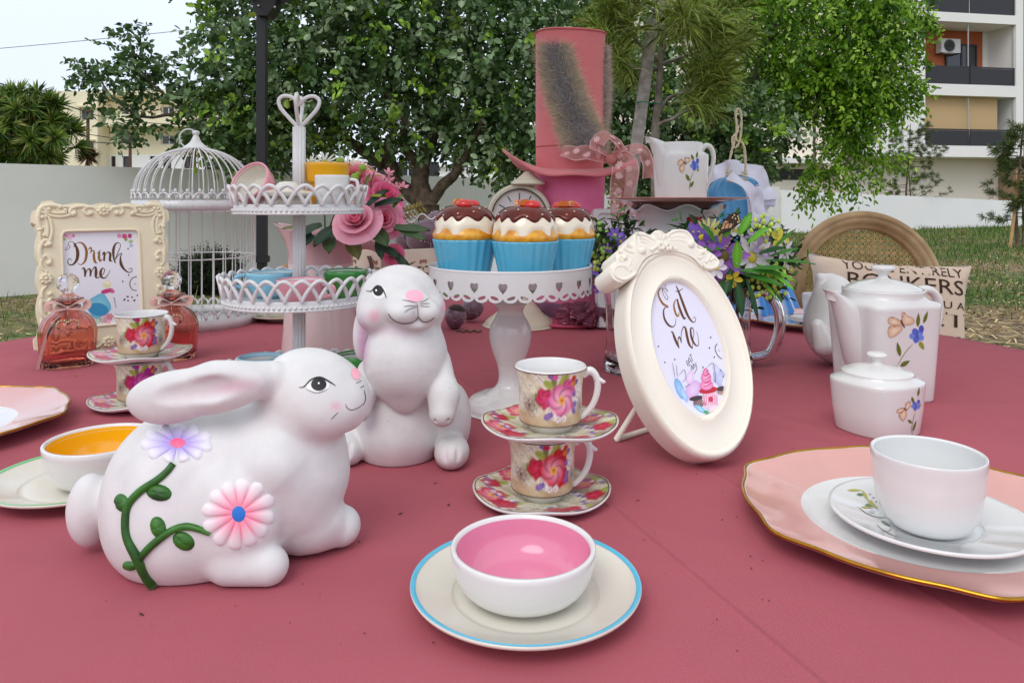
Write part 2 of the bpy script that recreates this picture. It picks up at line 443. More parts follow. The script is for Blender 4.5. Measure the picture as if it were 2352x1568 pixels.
mb = MB(); obox(mb, O1, ux, wy, bX(224), bX(524), -0.9, -0.01, bZ(216), bZ(204)); mb.obj('roof_slab', M_cream, root, smooth=False)
mb = MB(); obox(mb, O1, ux, wy, bX(240), bX(430), -1.1, -0.01, bZ(290), bZ(262)); mb.obj('balcony', M_cream, root, smooth=False)
mb = MB(); hg = [(bX(227), bX(238), bZ(385), bZ(356)), (bX(255), bX(276), bZ(385), bZ(356)), (bX(319), bX(340), bZ(385), bZ(356)), (bX(350), bX(370), bZ(385), bZ(356)), (bX(400), bX(420), bZ(385), bZ(356))]
facade(mb, O1, ux, wy, bX(224), bX(520), 0, bZ(352), hg); mb.obj('ground_floor_wall', M_white, root, smooth=False)
for h in hg: window_part(root, O1, ux, wy, h, mull=1, m_frame=mat('brown_window_frame', rgb(70, 50, 40), 0.5))
for z in (247, 324):
    mb = MB(); obox(mb, O0, ux, wy, bX(180), bX(219), -0.25, 0, bZ(z), bZ(z) + 0.08); mb.obj('window_hood', M_cream, root, smooth=False)
for x in (257, 273, 289, 380):
    s_ = A([bX(x), d + 3, bZ(203)]); mb = MB(); mb.add([s_, s_ + A([0.36, 0, 0]), s_ + A([0.36, 0.7, 0.45]), s_ + A([0, 0.7, 0.45])], [(0, 1, 2, 3)]); mb.prism([s_, s_ + A([0.36, 0, 0]), s_ + A([0.36, 0.7, 0.45]), s_ + A([0, 0.7, 0.45])], (0, 0, 0.04))
    tag(mb.obj('solar_panel', mat('solar_glass', rgb(60, 70, 110), 0.15), None, smooth=False), 'dark blue solar panel tilted on the roof of the cream apartment house', 'solar panel', 'solar panels on the cream house')
# --- red tiled house roof behind the yucca, low red roofs and white houses far off
def hip_house(name, label, x0, x1, y0, yr, d, m_w, m_r, dep=8, group=None):
    sc = d / F; X0, X1, Z0, Zr = (x0 - HX) * sc, (x1 - HX) * sc, CZ - (y0 - HY) * sc, CZ - (yr - HY) * sc
    r = thing(name, label, 'house', ((X0 + X1) / 2, d, 0), group)
    MB().bbox((X0 + 0.4, d + 0.4, 0), (X1 - 0.4, d + dep - 0.4, Z0 - 0.02)).obj('wall', m_w, r, smooth=False)
    xm = (X0 + X1) / 2; k = (X1 - X0) * 0.12
    mb = MB(); P = [(X0, d, Z0), (X1, d, Z0), (X1, d + dep, Z0), (X0, d + dep, Z0), (xm - k, d + dep / 2, Zr), (xm + k, d + dep / 2, Zr)]
    mb.add(P, [(0, 1, 5, 4), (1, 2, 5), (2, 3, 4, 5), (3, 0, 4), (3, 2, 1, 0)]); mb.obj('roof', m_r, r, smooth=False)
    mb = MB(); sl = math.hypot(dep / 2, Zr - Z0); n = max(4, int((X1 - X0) / 0.35))
    for i in range(1, n):                                          # tile rolls
        x = X0 + (X1 - X0) * i / n; t = min(1.0, min(x - X0, X1 - x) / max(1e-6, (xm - k - X0)))
        mb.tube([(x, d, Z0 + 0.03), (x, d + dep / 2 * t, Z0 + (Zr - Z0) * t + 0.03)], 0.06, 5)
    stuff(mb.obj('tile_roll', m_r, r)); return r
M_tile = mat('red_roof_tile', rgb(186, 92, 70), 0.8, var=0.3, vs=3)
M_tile2 = mat('faded_roof_tile', rgb(205, 150, 125), 0.8, var=0.2, vs=3)
hip_house('tiled_house', 'house with a red tiled hipped roof rising behind the spiky yucca bush', 22, 128, 226, 196, 55, M_cream, M_tile, 10)
hip_house('tiled_house', 'distant house with a faded pink tiled roof seen between the dark tree trunks', 640, 850, 392, 366, 70, M_white, M_tile2, 10)
hip_house('tiled_house', 'distant house with an orange tiled roof beside the black canopy pole', 500, 586, 372, 352, 75, M_white, M_tile, 8)
def block(name, label, x0, x1, y0, d, wins, m=M_white):
    sc = d / F; X0, X1, Z1 = (x0 - HX) * sc, (x1 - HX) * sc, CZ - (y0 - HY) * sc
    r = thing(name, label, 'building', ((X0 + X1) / 2, d, 0)); O = A([0, d, 0.0]); mb = MB()
    hs = [((a - HX) * sc, (b - HX) * sc, CZ - (c2 - HY) * sc, CZ - (c1 - HY) * sc) for a, b, c1, c2 in wins]
    facade(mb, O, ux, wy, X0, X1, 0, Z1, hs); obox(mb, O, ux, wy, X0, X1, 0.3, 10, 0, Z1 - 0.01); mb.obj('wall', m, r, smooth=False)
    for h in hs: window_part(r, O, ux, wy, h, fw=0.05)
    mb = MB(); obox(mb, O, ux, wy, X0 - 0.2, X1 + 0.2, -0.6, -0.01, Z1 - 0.3, Z1); mb.obj('parapet', m, r, smooth=False)
    return r
block('far_building', 'small white apartment block far away between the dark tree trunks', 985, 1075, 378, 90, [(1000, 1012, 384, 394), (1030, 1042, 384, 394), (1056, 1066, 386, 396)])
block('far_building', 'white stepped apartment block with balconies far away left of the pink hat', 1090, 1180, 362, 85, [(1100, 1118, 372, 384), (1100, 1118, 392, 404), (1140, 1150, 370, 390)])
block('far_building', 'pale far apartment block just behind the pink hat brim', 1186, 1300, 375, 88, [(1196, 1206, 382, 394)], M_cream)
# dark metal fence beyond the beige wall
r = thing('metal_fence', 'dark grey panel fence with pale rails beyond the beige wall', 'fence', (-6, 22, 0)); s22 = 22 / F
M_dkfence = mat('dark_fence_metal', (0.03, 0.03, 0.035), 0.6); x = 470
while x < 975:
    MB().bbox(((x - HX) * s22, 22, 0), ((x + 34 - HX) * s22, 22.04, CZ - (372 - HY) * s22)).obj('panel', M_dkfence, r, smooth=False); x += 36
for y in (371, 384):
    MB().bbox(((470 - HX) * s22, 21.93, CZ - (y - HY) * s22), ((978 - HX) * s22, 21.98, CZ - (y - 1.4 - HY) * s22)).obj('rail', mat('pale_metal', (0.5, 0.5, 0.5), 0.4), r, smooth=False)

# --- white apartment block on the right
M_white3 = mat('white_render_near', rgb(238, 236, 232), 0.9, var=0.05, vs=0.4)
M_warm = mat('warm_white_render', rgb(236, 226, 210), 0.9, var=0.05, vs=0.4)
M_orange = mat('terracotta_render', rgb(182, 98, 62), 0.9, var=0.08, vs=1)
M_black = mat('black_louvre_metal', (0.025, 0.025, 0.03), 0.45)
M_blind = mat('beige_blind_fabric', rgb(196, 166, 124), 0.9, weave=40)
O = px(2126, HY, 31.0); O[2] = 0; ang = rad(10.6); u3 = A([math.cos(ang), math.sin(ang), 0]); w3 = A([-math.sin(ang), math.cos(ang), 0])
zv = lambda zx, zy: (1748.4 + zx * 0.3464, zy * 0.3464)
def uz(zx, zy):
    p = pl(*zv(zx, zy), O, w3); return float(np.dot(p - O, u3)), float(p[2])
root = thing('apartment_block', 'white apartment block with recessed balconies and black louvre railings above the lawn wall', 'building', O + u3 * 1.5)
xl, xr = uz(1088, 600)[0], uz(1690, 600)[0]; x0, x1 = uz(650, 600)[0], uz(1738, 600)[0]
zt = 16.0; fl = []
for a, b in ((-330, 90), (150, 562), (637, 968)): fl.append((xl, xr, uz(1390, b)[1], uz(1390, a)[1], 1.5))
zb = uz(1390, 1042)[1]
mb = MB(); facade(mb, O, u3, w3, x0, x1, zb, zt, fl); obox(mb, O, u3, w3, x0, x1, 2.2, 10, 0, zt - 0.01)
mb.add([O + u3 * x0 + w3 * k + A([0, 0, z]) for k, z in ((0, zb), (2.2, zb), (2.2, zt), (0, zt))], [(0, 1, 2, 3)])
mb.add([O + u3 * x + w3 * k + A([0, 0, zb]) for x, k in ((x0, 0), (x1, 0), (x1, 2.2), (x0, 2.2))], [(0, 1, 2, 3)])
for h in fl:
    mb.add([O + u3 * x + w3 * 1.5 + A([0, 0, z]) for x, z in ((h[0], h[2]), (h[1], h[2]), (h[1], h[3]), (h[0], h[3]))], [(0, 1, 2, 3)])
mb.obj('wall', M_white3, root, smooth=False)
mb = MB(); obox(mb, O, u3, w3, x0 + 0.02, x1, 1.3, 2.19, 0, zb - 0.003); mb.obj('lower_wall', M_warm, root, smooth=False)
for k, h in enumerate(fl):
    back = O + w3 * 1.46
    if k == 1:
        xa, xb = h[0] + 0.002, uz(1612, 300)[0] + 0.28; dz = uz(1305, 245)[1]
        mb = MB(); obox(mb, back, u3, w3, xa, xb, 0.0, 0.03, h[2], h[3] - 0.01); mb.obj('back_wall', M_orange, root, smooth=False)
        window_part(root, back - w3 * 0.1, u3, w3, (uz(1330, 300)[0] + 0.42, uz(1545, 300)[0] + 0.42, h[2] + 0.02, dz + 0.03), rec=0.0, fw=0.08, mull=1, m_frame=M_black)
    if k == 2:
        mb = MB(); obox(mb, O, u3, w3, h[0] + 0.01, uz(1610, 700)[0], 0.35, 0.38, h[2] + 0.3, h[3] - 0.02); mb.obj('roller_blind', M_blind, root, smooth=False)
    rt = {0: uz(1390, -20)[1], 1: uz(1390, 440)[1], 2: uz(1390, 856)[1]}[k]
    xm = (h[0] + h[1]) / 2 - 0.05
    for a, b in ((h[0] + 0.01, xm), (xm + 0.06, h[1] - 0.01)):
        mb = MB(); obox(mb, O, u3, w3, a, b, 0.06, 0.1, rt - 0.06, rt); obox(mb, O, u3, w3, a, a + 0.05, 0.061, 0.1, h[2] + 0.01, rt - 0.06); obox(mb, O, u3, w3, b - 0.05, b, 0.061, 0.1, h[2] + 0.01, rt - 0.06)
        p = mb.obj('railing', M_black, root, smooth=False); n = 13
        for i in range(n):
            z = h[2] + 0.02 + (rt - 0.09 - h[2]) * i / n; sl = MB(); obox(sl, O, u3, w3, a + 0.05, b - 0.05, 0.065, 0.09, z, z + (rt - h[2]) / n * 0.86); sl.obj('slat', M_black, p, smooth=False)
    for a in (xm + 0.005, h[0] + 0.02, h[1] - 0.05):
        mb = MB(); obox(mb, O, u3, w3, a, a + 0.035, 0.12, 0.16, rt, h[3] - 0.01); mb.obj('screen_post', mat('grey_metal_post', (0.4, 0.4, 0.4), 0.4), root, smooth=False)
mb = MB(); obox(mb, O, u3, w3, x1 + 0.02, x1 + 3, 0.4, 6, 0, 12); tag(mb.obj('neighbour_block', mat('brown_render', rgb(170, 140, 115), 0.9), None, smooth=False), 'brownish neighbouring building edge beside the white apartment block', 'building')
# air conditioner hung in the orange balcony
def uk(zx, zy, k): p = pl(*zv(zx, zy), O + w3 * k, w3); return float(np.dot(p - O, u3)), float(p[2])
p0 = O + w3 * 1.05; a = thing('air_conditioner', 'white outdoor air conditioner unit with round fan hung in the orange balcony', 'air conditioner', p0 + u3 * 1.0 + A([0, 0, 5.5]))
xa, xb = uk(1195, 300, 1.05)[0], uk(1322, 300, 1.05)[0]; za, zc = uk(1250, 350, 1.05)[1], uk(1250, 258, 1.05)[1]
mb = MB(); obox(mb, p0, u3, w3, xa, xb, 0, 0.33, za, zc); mb.obj('casing', mat('aircon_white', (0.72, 0.72, 0.72), 0.4), a, smooth=False)
cc = p0 + u3 * (xa + (xb - xa) * 0.42) + A([0, 0, (za + zc) / 2]) - w3 * 0.01; mb = MB()
for rr in np.linspace(0.03, 0.27, 8): mb.tube([cc + u3 * rr * math.cos(t) + A([0, 0, rr * math.sin(t)]) for t in np.linspace(0, 2 * math.pi, 28, endpoint=False)], 0.008, 4, closed=True)
for t in np.linspace(0, math.pi, 6, endpoint=False): mb.tube([cc - (u3 * math.cos(t) + A([0, 0, math.sin(t)])) * 0.27, cc + (u3 * math.cos(t) + A([0, 0, math.sin(t)])) * 0.27], 0.007, 4)
mb.obj('fan_grille', mat('dark_plastic', (0.05, 0.05, 0.05), 0.5), a)
mb = MB(); P = [cc + w3 * 0.005 + u3 * 0.25 * math.cos(t) + A([0, 0, 0.25 * math.sin(t)]) for t in np.linspace(0, 2 * math.pi, 28, endpoint=False)]; mb.add(P, [tuple(range(28))]); mb.obj('fan', mat('dark_fan', (0.12, 0.12, 0.12), 0.5), a, smooth=False)
for x in (xa + 0.05, xb - 0.1):
    mb = MB(); obox(mb, p0, u3, w3, x, x + 0.05, 0.0, 0.41, za - 0.05, za - 0.003); mb.obj('bracket', mat('dark_plastic'), a, smooth=False)
# lower wing to the left
O2 = px(1974, HY, 32.6); O2[2] = 0
def uz2(zx, zy): p = pl(*zv(zx, zy), O2, w3); return float(np.dot(p - O2, u3)), float(p[2])
root = thing('apartment_wing', 'cream lower wing with ledge and dark louvre band behind the bright green tree', 'building', O2 - u3 * 2)
hs = [(uz2(-900, 1100)[0], uz2(590, 1100)[0], uz2(300, 1195)[1], uz2(300, 1122)[1], 0.2), (uz2(455, 700)[0], uz2(565, 700)[0], uz2(500, 850)[1], uz2(500, 640)[1], 0.25), (uz2(60, 700)[0], uz2(260, 700)[0], uz2(100, 850)[1], uz2(100, 640)[1], 0.25)]
xa, xb = uz2(-1250, 900)[0], uz2(652, 900)[0]
mb = MB(); facade(mb, O2, u3, w3, xa, xb, 0, 9.5, hs); obox(mb, O2, u3, w3, xa, xb, 0.4, 8, 0, 9.49); mb.obj('wall', M_warm, root, smooth=False)
for h in hs[1:]: window_part(root, O2, u3, w3, h)
mb = MB(); obox(mb, O2, u3, w3, xa, uz2(420, 1050)[0], -0.9, -0.003, uz2(200, 1088)[1], uz2(200, 1052)[1]); mb.obj('ledge', M_white3, root, smooth=False)
h = hs[0]
for i in range(8):
    z = h[2] + (h[3] - h[2]) * i / 8; mb = MB(); obox(mb, O2, u3, w3, h[0], h[1], 0.05, 0.12, z + 0.01, z + (h[3] - h[2]) / 8 * 0.8); mb.obj('slat', M_black, root, smooth=False)
for i in range(6):
    x = h[0] + (h[1] - h[0]) * i / 5; mb = MB(); obox(mb, O2, u3, w3, x - 0.05, x + 0.05, 0.01, 0.045, h[2], h[3]); mb.obj('mullion', M_black, root, smooth=False)
# ------------------------------------------------------------------ foliage
def leaves(mb, P, D, size, width, cols, fold=0.25, up=None, curl=0.0):    # P base points, D directions, size per leaf
    n = len(P); D = D / (np.linalg.norm(D, axis=1)[:, None] + 1e-9)
    R = nrg.normal(size=(n, 3)) * 0.6
    if up is not None: R = R + A(up)
    S = np.cross(D, R); S /= np.linalg.norm(S, axis=1)[:, None] + 1e-9
    N = np.cross(S, D); s = size[:, None]; w = s * width
    b = P; t = P + D * s - N * s * curl
    l1 = P + D * s * 0.33 - S * w * 0.46 + N * w * fold; r1 = P + D * s * 0.33 + S * w * 0.46 + N * w * fold
    l2 = P + D * s * 0.74 - S * w * 0.42 + N * (w * fold - s * curl * 0.5); r2 = P + D * s * 0.74 + S * w * 0.42 + N * (w * fold - s * curl * 0.5)
    V = np.stack([b, l1, r1, l2, r2, t], 1).reshape(-1, 3); k = np.arange(n) * 6
    Fq = np.concatenate([np.stack([k, k + 2, k + 4, k + 5], 1), np.stack([k, k + 5, k + 3, k + 1], 1)]).tolist()
    mb.add(V, Fq, np.repeat(cols, 6, 0))
def in_blobs(blobs, n, shell=0.55):                       # blobs: (centre, radii, weight)
    w = A([b[2] for b in blobs], float); ch = nrg.choice(len(blobs), n, p=w / w.sum()); c = A([b[0] for b in blobs])[ch]; r = A([b[1] for b in blobs])[ch]
    q = nrg.normal(size=(n, 3)); q /= np.linalg.norm(q, axis=1)[:, None]; k = nrg.random(n) ** shell
    return c + q * r * k[:, None], q, k
def pick(pal, n, jit=0.18):
    pal = A(pal); w = pal[:, 3] / pal[:, 3].sum(); c = pal[nrg.choice(len(pal), n, p=w), :3]; return c * (1 + nrg.normal(size=(n, 1)) * jit).clip(0.4, 1.7)
def crown(mb, blobs, ntw, per, lsize, width, pal, twig=0.28, droop=0.3, shell=0.5, spread=1.0, clump=1.0):
    B, q, k = in_blobs(blobs, ntw, shell); D = q + nrg.normal(size=(ntw, 3)) * 0.7 * spread; D[:, 2] -= droop * 0.6; D /= np.linalg.norm(D, axis=1)[:, None]
    tc = pick(pal, ntw, 0.12)
    t = (np.arange(per) + 1) / per; side = np.where(np.arange(per) % 2, 1.0, -1.0)
    S = np.cross(D, nrg.normal(size=(ntw, 3))); S /= np.linalg.norm(S, axis=1)[:, None] + 1e-9
    P = B[:, None] + D[:, None] * (t * twig)[None, :, None] * nrg.uniform(0.7, 1.3, (ntw, 1, 1)); P[:, :, 2] -= (t ** 2 * twig * droop)[None, :]
    LD = D[:, None] * 0.6 + S[:, None] * side[None, :, None] + nrg.normal(size=(ntw, per, 3)) * 0.3; LD[:, :, 2] -= droop
    n = ntw * per; cols = np.repeat(tc, per, 0) * (1 + nrg.normal(size=(n, 1)) * 0.12).clip(0.6, 1.4)
    leaves(mb, P.reshape(-1, 3), LD.reshape(-1, 3), lsize * nrg.uniform(0.55, 1.35, n), width, cols, fold=0.18, up=(0, 0, 0.9), curl=0.12)
    for i in range(0, ntw): mb.add([B[i] + S[i] * 0.003, B[i] - S[i] * 0.003, B[i] + D[i] * twig - A([0, 0, twig * droop])], [(0, 1, 2)], (0.03, 0.03, 0.015))
def pb(x, y, rx, ry, d, dr=None, w=1.0):                  # blob from photo pixels
    s = d / F; return (px(x, y, d), (rx * s, (dr if dr is not None else 0.5 * (rx + ry) * s), ry * s), w)
M_leaf = mat('leathery_leaf', rough=0.42, spec=0.45, vcol=True, transl=0.18)
M_leaf2 = mat('bright_leaf', rough=0.4, spec=0.4, vcol=True, transl=0.4)
M_needle = mat('pine_needle', rough=0.6, vcol=True, transl=0.15)
M_bark = mat('grey_brown_bark', rgb(118, 100, 84), 0.9, col2=rgb(70, 58, 48), vs=14, bump=0.8, bs=60)
M_bark2 = mat('pale_grey_bark', rgb(150, 142, 132), 0.9, col2=rgb(104, 96, 88), vs=16, bump=0.8, bs=60)
def limb(mb, pts, r0, r1, d=None, n=14, wob=0.012):       # pts: (x, y, d) photo points
    P = spline([px(*p) for p in pts], n) + nrg.normal(size=(n, 3)) * wob; mb.tube(P, np.linspace(r0, r1, n), 8)

# --- the big dark tree
PAL = [(*rgb(84, 114, 60), 5), (*rgb(112, 138, 94), 4), (*rgb(60, 90, 44), 3), (*rgb(142, 162, 122), 3.0), (*rgb(142, 178, 62), 1.8), (*rgb(170, 184, 80), 0.15)]
D0 = 9.0; root = thing('carob_tree', 'big dark tree with round leathery leaves and several leaning trunks behind the tiered stand', 'tree', (px(985, 458, D0)[0], D0, 0))
mb = MB(); gx = px(985, 458, D0)[0]
base = spline([(gx + 0.02, D0, 0), (gx, D0, 0.5), px(985, 470, D0)], 8); mb.tube(base, np.linspace(0.16, 0.13, 8), 10)
for pts, r0, r1 in ([[(985, 478, 9), (966, 430, 9), (968, 390, 9), (985, 340, 9.0), (1005, 270, 9.1), (1015, 170, 9.3)], 0.13, 0.05],
                    [[(985, 475, 9), (1020, 425, 8.9), (1055, 385, 8.8), (1075, 345, 8.7), (1120, 250, 8.6)], 0.085, 0.03],
                    [[(980, 478, 9), (925, 430, 9.1), (890, 370, 9.2), (870, 330, 9.3), (800, 260, 9.5)], 0.1, 0.035],
                    [[(905, 400, 9.1), (890, 350, 9.1), (905, 300, 9.2), (900, 200, 9.3)], 0.085, 0.03],
                    [[(880, 380, 9.2), (810, 330, 9.3), (755, 285, 9.3), (700, 230, 9.2)], 0.075, 0.03],
                    [[(975, 390, 9), (930, 330, 8.9), (925, 270, 8.8), (860, 180, 8.7)], 0.07, 0.025],
                    [[(700, 250, 9.2), (560, 250, 9.1), (440, 262, 9.0), (330, 270, 8.9), (295, 285, 8.9)], 0.035, 0.01],
                    [[(470, 262, 9.0), (400, 235, 8.9), (330, 170, 8.9), (300, 100, 8.9), (293, 62, 8.9)], 0.02, 0.006],
                    [[(310, 270, 8.9), (255, 220, 8.85), (225, 180, 8.8), (185, 155, 8.8)], 0.016, 0.006]):
    limb(mb, pts, r0, r1)
mb.obj('trunk', M_bark, root)
mb = MB()
crown(mb, [pb(860, 120, 400, 230, 9.0, 1.2, 5), pb(640, 250, 200, 120, 9.0, 0.9, 1.6), pb(1160, 190, 190, 190, 9.1, 1.0, 2.0), pb(900, -60, 470, 170, 9.3, 1.4, 3.4), pb(1050, 300, 230, 55, 9.0, 0.7, 0.7), pb(1180, 345, 110, 60, 8.8, 0.5, 0.7), pb(520, 150, 80, 150, 9.0, 0.6, 0.5), pb(570, 290, 110, 80, 9.0, 0.6, 0.7), pb(480, 310, 50, 40, 9.0, 0.4, 0.15)],
      3300, 8, 0.084, 0.70, PAL, twig=0.26, droop=0.25, shell=0.4)
crown(mb, [pb(860, 120, 370, 200, 9.5, 1.0, 5), pb(1160, 190, 170, 170, 9.6, 0.8, 2.0), pb(640, 240, 170, 100, 9.5, 0.7, 1.4), pb(900, -60, 440, 150, 9.8, 1.0, 3)], 950, 8, 0.09, 0.65, PAL, twig=0.3, droop=0.25, shell=0.8)
crown(mb, [pb(300, 105, 34, 44, 8.9, 0.2, 1.2), pb(325, 165, 42, 40, 8.9, 0.25, 1.3), pb(240, 170, 60, 26, 8.85, 0.2, 1.1), pb(215, 200, 36, 26, 8.85, 0.2, 0.7), pb(290, 268, 44, 40, 8.9, 0.25, 1.2), pb(365, 200, 42, 26, 8.9, 0.25, 0.8), pb(425, 185, 50, 50, 9, 0.3, 1.2), pb(450, 285, 40, 26, 9, 0.3, 0.5)], 190, 9, 0.082, 0.62, PAL[:3], twig=0.24, droop=0.1, shell=0.7)
stuff(mb.obj('crown', M_leaf, root))

# --- dark tree behind the hat
root = thing('carob_tree', 'dark leafy tree filling the gap between the pink hat and the bright green tree', 'tree', (px(1560, 458, 11.0)[0], 11.0, 0))
mb = MB(); gx = px(1560, 458, 11)[0]; mb.tube(spline([(gx, 11, 0), (gx + 0.03, 11, 0.8), px(1570, 360, 11), px(1590, 200, 11.2)], 14), np.linspace(0.13, 0.05, 14), 9)
limb(mb, [(1565, 440, 11), (1640, 390, 11), (1700, 330, 10.9), (1740, 260, 10.8)], 0.06, 0.02); limb(mb, [(1562, 400, 11), (1450, 330, 11), (1380, 230, 11)], 0.06, 0.02)
mb.obj('trunk', M_bark, root); mb = MB()
crown(mb, [pb(1340, 200, 120, 200, 11, 1.0, 2), pb(1560, 280, 210, 130, 11, 1.0, 3), pb(1450, 60, 200, 160, 11.4, 1.0, 2.4), pb(1690, 300, 130, 90, 10.9, 0.8, 1.3), pb(1480, 400, 90, 50, 11, 0.5, 0.5), pb(1640, 380, 120, 40, 11, 0.5, 0.6), pb(1290, 60, 120, 120, 11.4, 0.8, 1)], 2600, 8, 0.092, 0.7, PAL, twig=0.3, droop=0.25, shell=0.45)
stuff(mb.obj('crown', M_leaf, root))

# --- bright green tree
PAL2 = [(*rgb(122, 164, 40), 5), (*rgb(156, 194, 66), 4), (*rgb(92, 134, 34), 4), (*rgb(64, 100, 30), 2), (*rgb(184, 214, 100), 1.5)]
root = thing('ficus_tree', 'bright green tree with drooping glossy leaves hanging in front of the apartment block', 'tree', (px(1610, 458, 12.0)[0], 12.0, 0))
mb = MB(); gx = px(1790, 458, 12)[0]; gx = px(1610, 458, 12)[0]; mb.tube(spline([(gx, 12, 0), (gx, 12, 0.9), px(1640, 300, 12), px(1740, 160, 12), px(1820, -50, 12)], 16), np.linspace(0.14, 0.05, 16), 9)
for pts in ([(1720, 180, 12), (1880, 200, 11.8), (1980, 170, 11.6), (2080, 110, 11.5)], [(1880, 200, 11.8), (1910, 280, 11.6), (1950, 330, 11.4), (1935, 430, 11.4)], [(1880, 200, 11.8), (1870, 340, 11.5), (1880, 410, 11.4)], [(1840, 100, 12), (1720, 60, 11.7), (1640, 40, 11.6)], [(1980, 170, 11.6), (2060, 200, 11.4), (2120, 215, 11.4)]): limb(mb, pts, 0.035, 0.008)
mb.obj('trunk', M_bark2, root); mb = MB()
crown(mb, [pb(1880, 70, 230, 130, 11.7, 1.1, 4), pb(1780, -20, 230, 120, 12, 1.1, 3), pb(1990, 170, 110, 100, 11.5, 0.7, 2.2), pb(1900, 200, 150, 70, 11.6, 0.8, 1.8), pb(2040, 20, 90, 70, 11.6, 0.6, 1.2), pb(1960, 270, 60, 60, 11.4, 0.5, 0.7), pb(1780, 170, 110, 80, 11.9, 0.7, 1.2)], 3300, 7, 0.085, 0.55, PAL2, twig=0.26, droop=0.45, shell=0.42)
crown(mb, [pb(1935, 330, 55, 70, 11.4, 0.4, 1), pb(1885, 390, 42, 50, 11.4, 0.3, 0.7), pb(1990, 340, 40, 34, 11.4, 0.3, 0.35), pb(2030, 360, 34, 34, 11.4, 0.3, 0.3), pb(1872, 447, 26, 14, 11.4, 0.2, 0.3), pb(2100, 215, 30, 22, 11.4, 0.3, 0.3), pb(2040, 230, 50, 40, 11.4, 0.3, 0.5), pb(1960, 400, 60, 26, 11.4, 0.3, 0.4), pb(2110, 70, 26, 26, 11.5, 0.3, 0.3)], 330, 7, 0.085, 0.5, PAL2[:3], twig=0.26, droop=0.6, shell=0.6)
stuff(mb.obj('crown', M_leaf2, root))

# --- pines
def needles(mb, base, axis, n, L, pal, r=0.0022, spread=0.9, along=0.5):
    ax = unit(axis); t = nrg.random(n); P = A(base) + ax * (t * L * along)[:, None]; q = nrg.normal(size=(n, 3)); q /= np.linalg.norm(q, axis=1)[:, None]
    D = ax * 0.7 + q * spread; D /= np.linalg.norm(D, axis=1)[:, None]; ln = L * nrg.uniform(0.6, 1.1, n)[:, None]
    S = np.cross(D, nrg.normal(size=(n, 3))); S /= np.linalg.norm(S, axis=1)[:, None]; sag = A([0, 0, -1.0]) * ln * 0.14
    V = np.stack([P - S * r, P + S * r, P + D * ln * 0.6 + S * r - sag * 0.2, P + D * ln + sag, P + D * ln * 0.6 - S * r - sag * 0.2], 1).reshape(-1, 3)
    k = np.arange(n) * 5; mb.add(V, np.stack([k, k + 1, k + 2, k + 3, k + 4], 1).tolist(), np.repeat(pick(pal, n), 5, 0))
PALP = [(*rgb(150, 172, 70), 4), (*rgb(114, 142, 52), 4), (*rgb(186, 194, 110), 2.6), (*rgb(186, 172, 110), 0.8), (*rgb(70, 96, 36), 1.5)]
DP = 5.0; root = thing('pine_tree', 'young pine with long drooping needles tied to a wooden stake behind the milk jug', 'tree', (px(1508, 458, DP)[0], DP, 0))
mb = MB(); tr = spline([(px(1506, 458, DP)[0], DP, 0), px(1505, 458, DP), px(1505, 300, DP), px(1512, 230, DP), px(1516, 150, DP), px(1522, 60, DP), px(1518, -60, DP)], 26); mb.tube(tr, np.linspace(0.034, 0.016, 26), 9)
ends = []
for pts in ([(1508, 290, DP), (1560, 265, 4.9), (1610, 240, 4.85), (1660, 190, 4.8)], [(1510, 270, DP), (1535, 225, 4.9), (1590, 205, 4.85), (1625, 170, 4.8)], [(1513, 140, DP), (1470, 100, 4.9), (1430, 60, 4.85), (1400, 40, 4.8)], [(1512, 160, DP), (1450, 155, 4.9), (1390, 110, 4.8)], [(1518, 120, DP), (1560, 80, 4.85), (1620, 60, 4.8)], [(1520, 40, DP), (1460, 0, 4.9), (1400, -30, 4.8)], [(1520, 30, DP), (1580, -10, 4.9), (1650, -20, 4.8)], [(1512, 200, DP), (1470, 190, 5.15), (1420, 150, 5.2)], [(1518, 100, DP), (1540, 60, 4.75), (1560, 30, 4.6)], [(1516, 150, DP), (1600, 120, 5.1), (1690, 90, 5.2)]):
    limb(mb, pts, 0.013, 0.005, n=10, wob=0.004); P = spline([px(*p) for p in pts], 10); ends += [(P[k], P[k] - P[k - 1]) for k in (5, 6, 7, 8, 9)]
mb.obj('trunk', M_bark2, root); mb = MB()
for p, a in ends:
    for q in range(3): needles(mb, p + nrg.normal(size=3) * 0.05, unit(a) + nrg.normal(size=3) * 0.5 + A([0, 0, 0.15]), 85, 0.20, PALP, r=0.0013)
stuff(mb.obj('crown', M_needle, root))
mb = MB(); t0, t1 = px(1444, 470, 4.85), px(1500, 45, 4.95); dr = unit(t1 - t0); b0 = t0 + dr * ((0 - t0[2]) / dr[2]); xv, yv = unit(np.cross(dr, [0, 1, 0])), None; yv = np.cross(dr, xv)
mb.prism([b0 + xv * 0.038 * i + yv * 0.024 * j for i, j in ((-1, -1), (1, -1), (1, 1), (-1, 1))], t1 - b0)
st = mb.obj('wooden_stake', mat('weathered_wood', rgb(150, 146, 142), 0.85, col2=rgb(112, 104, 98), vs=20, bump=0.6, bs=40), None, smooth=False); tag(st, 'grey weathered square timber stake leaning beside the young pine trunk', 'stake')
for y, xa in ((235, 1476), (352, 1461)):
    P = [px(xa - 14, y, 4.80), px(xa + 4, y - 1, 4.80), px(xa + 26, y + 3, 4.86), px(1520, y + 4, 4.93), px(1524, y + 2, 5.0), px(1500, y + 4, 5.05), px(xa, y + 1, 4.98)]
    tag(MB().tube(spline(P, 24, True), 0.004, 6, closed=True).obj('garden_tie', mat('green_twine', rgb(20, 110, 80), 0.7)), '%s of the two green twine loops tying the pine to its stake' % ('upper' if y < 300 else 'lower'), 'twine', 'green ties on the staked pine')
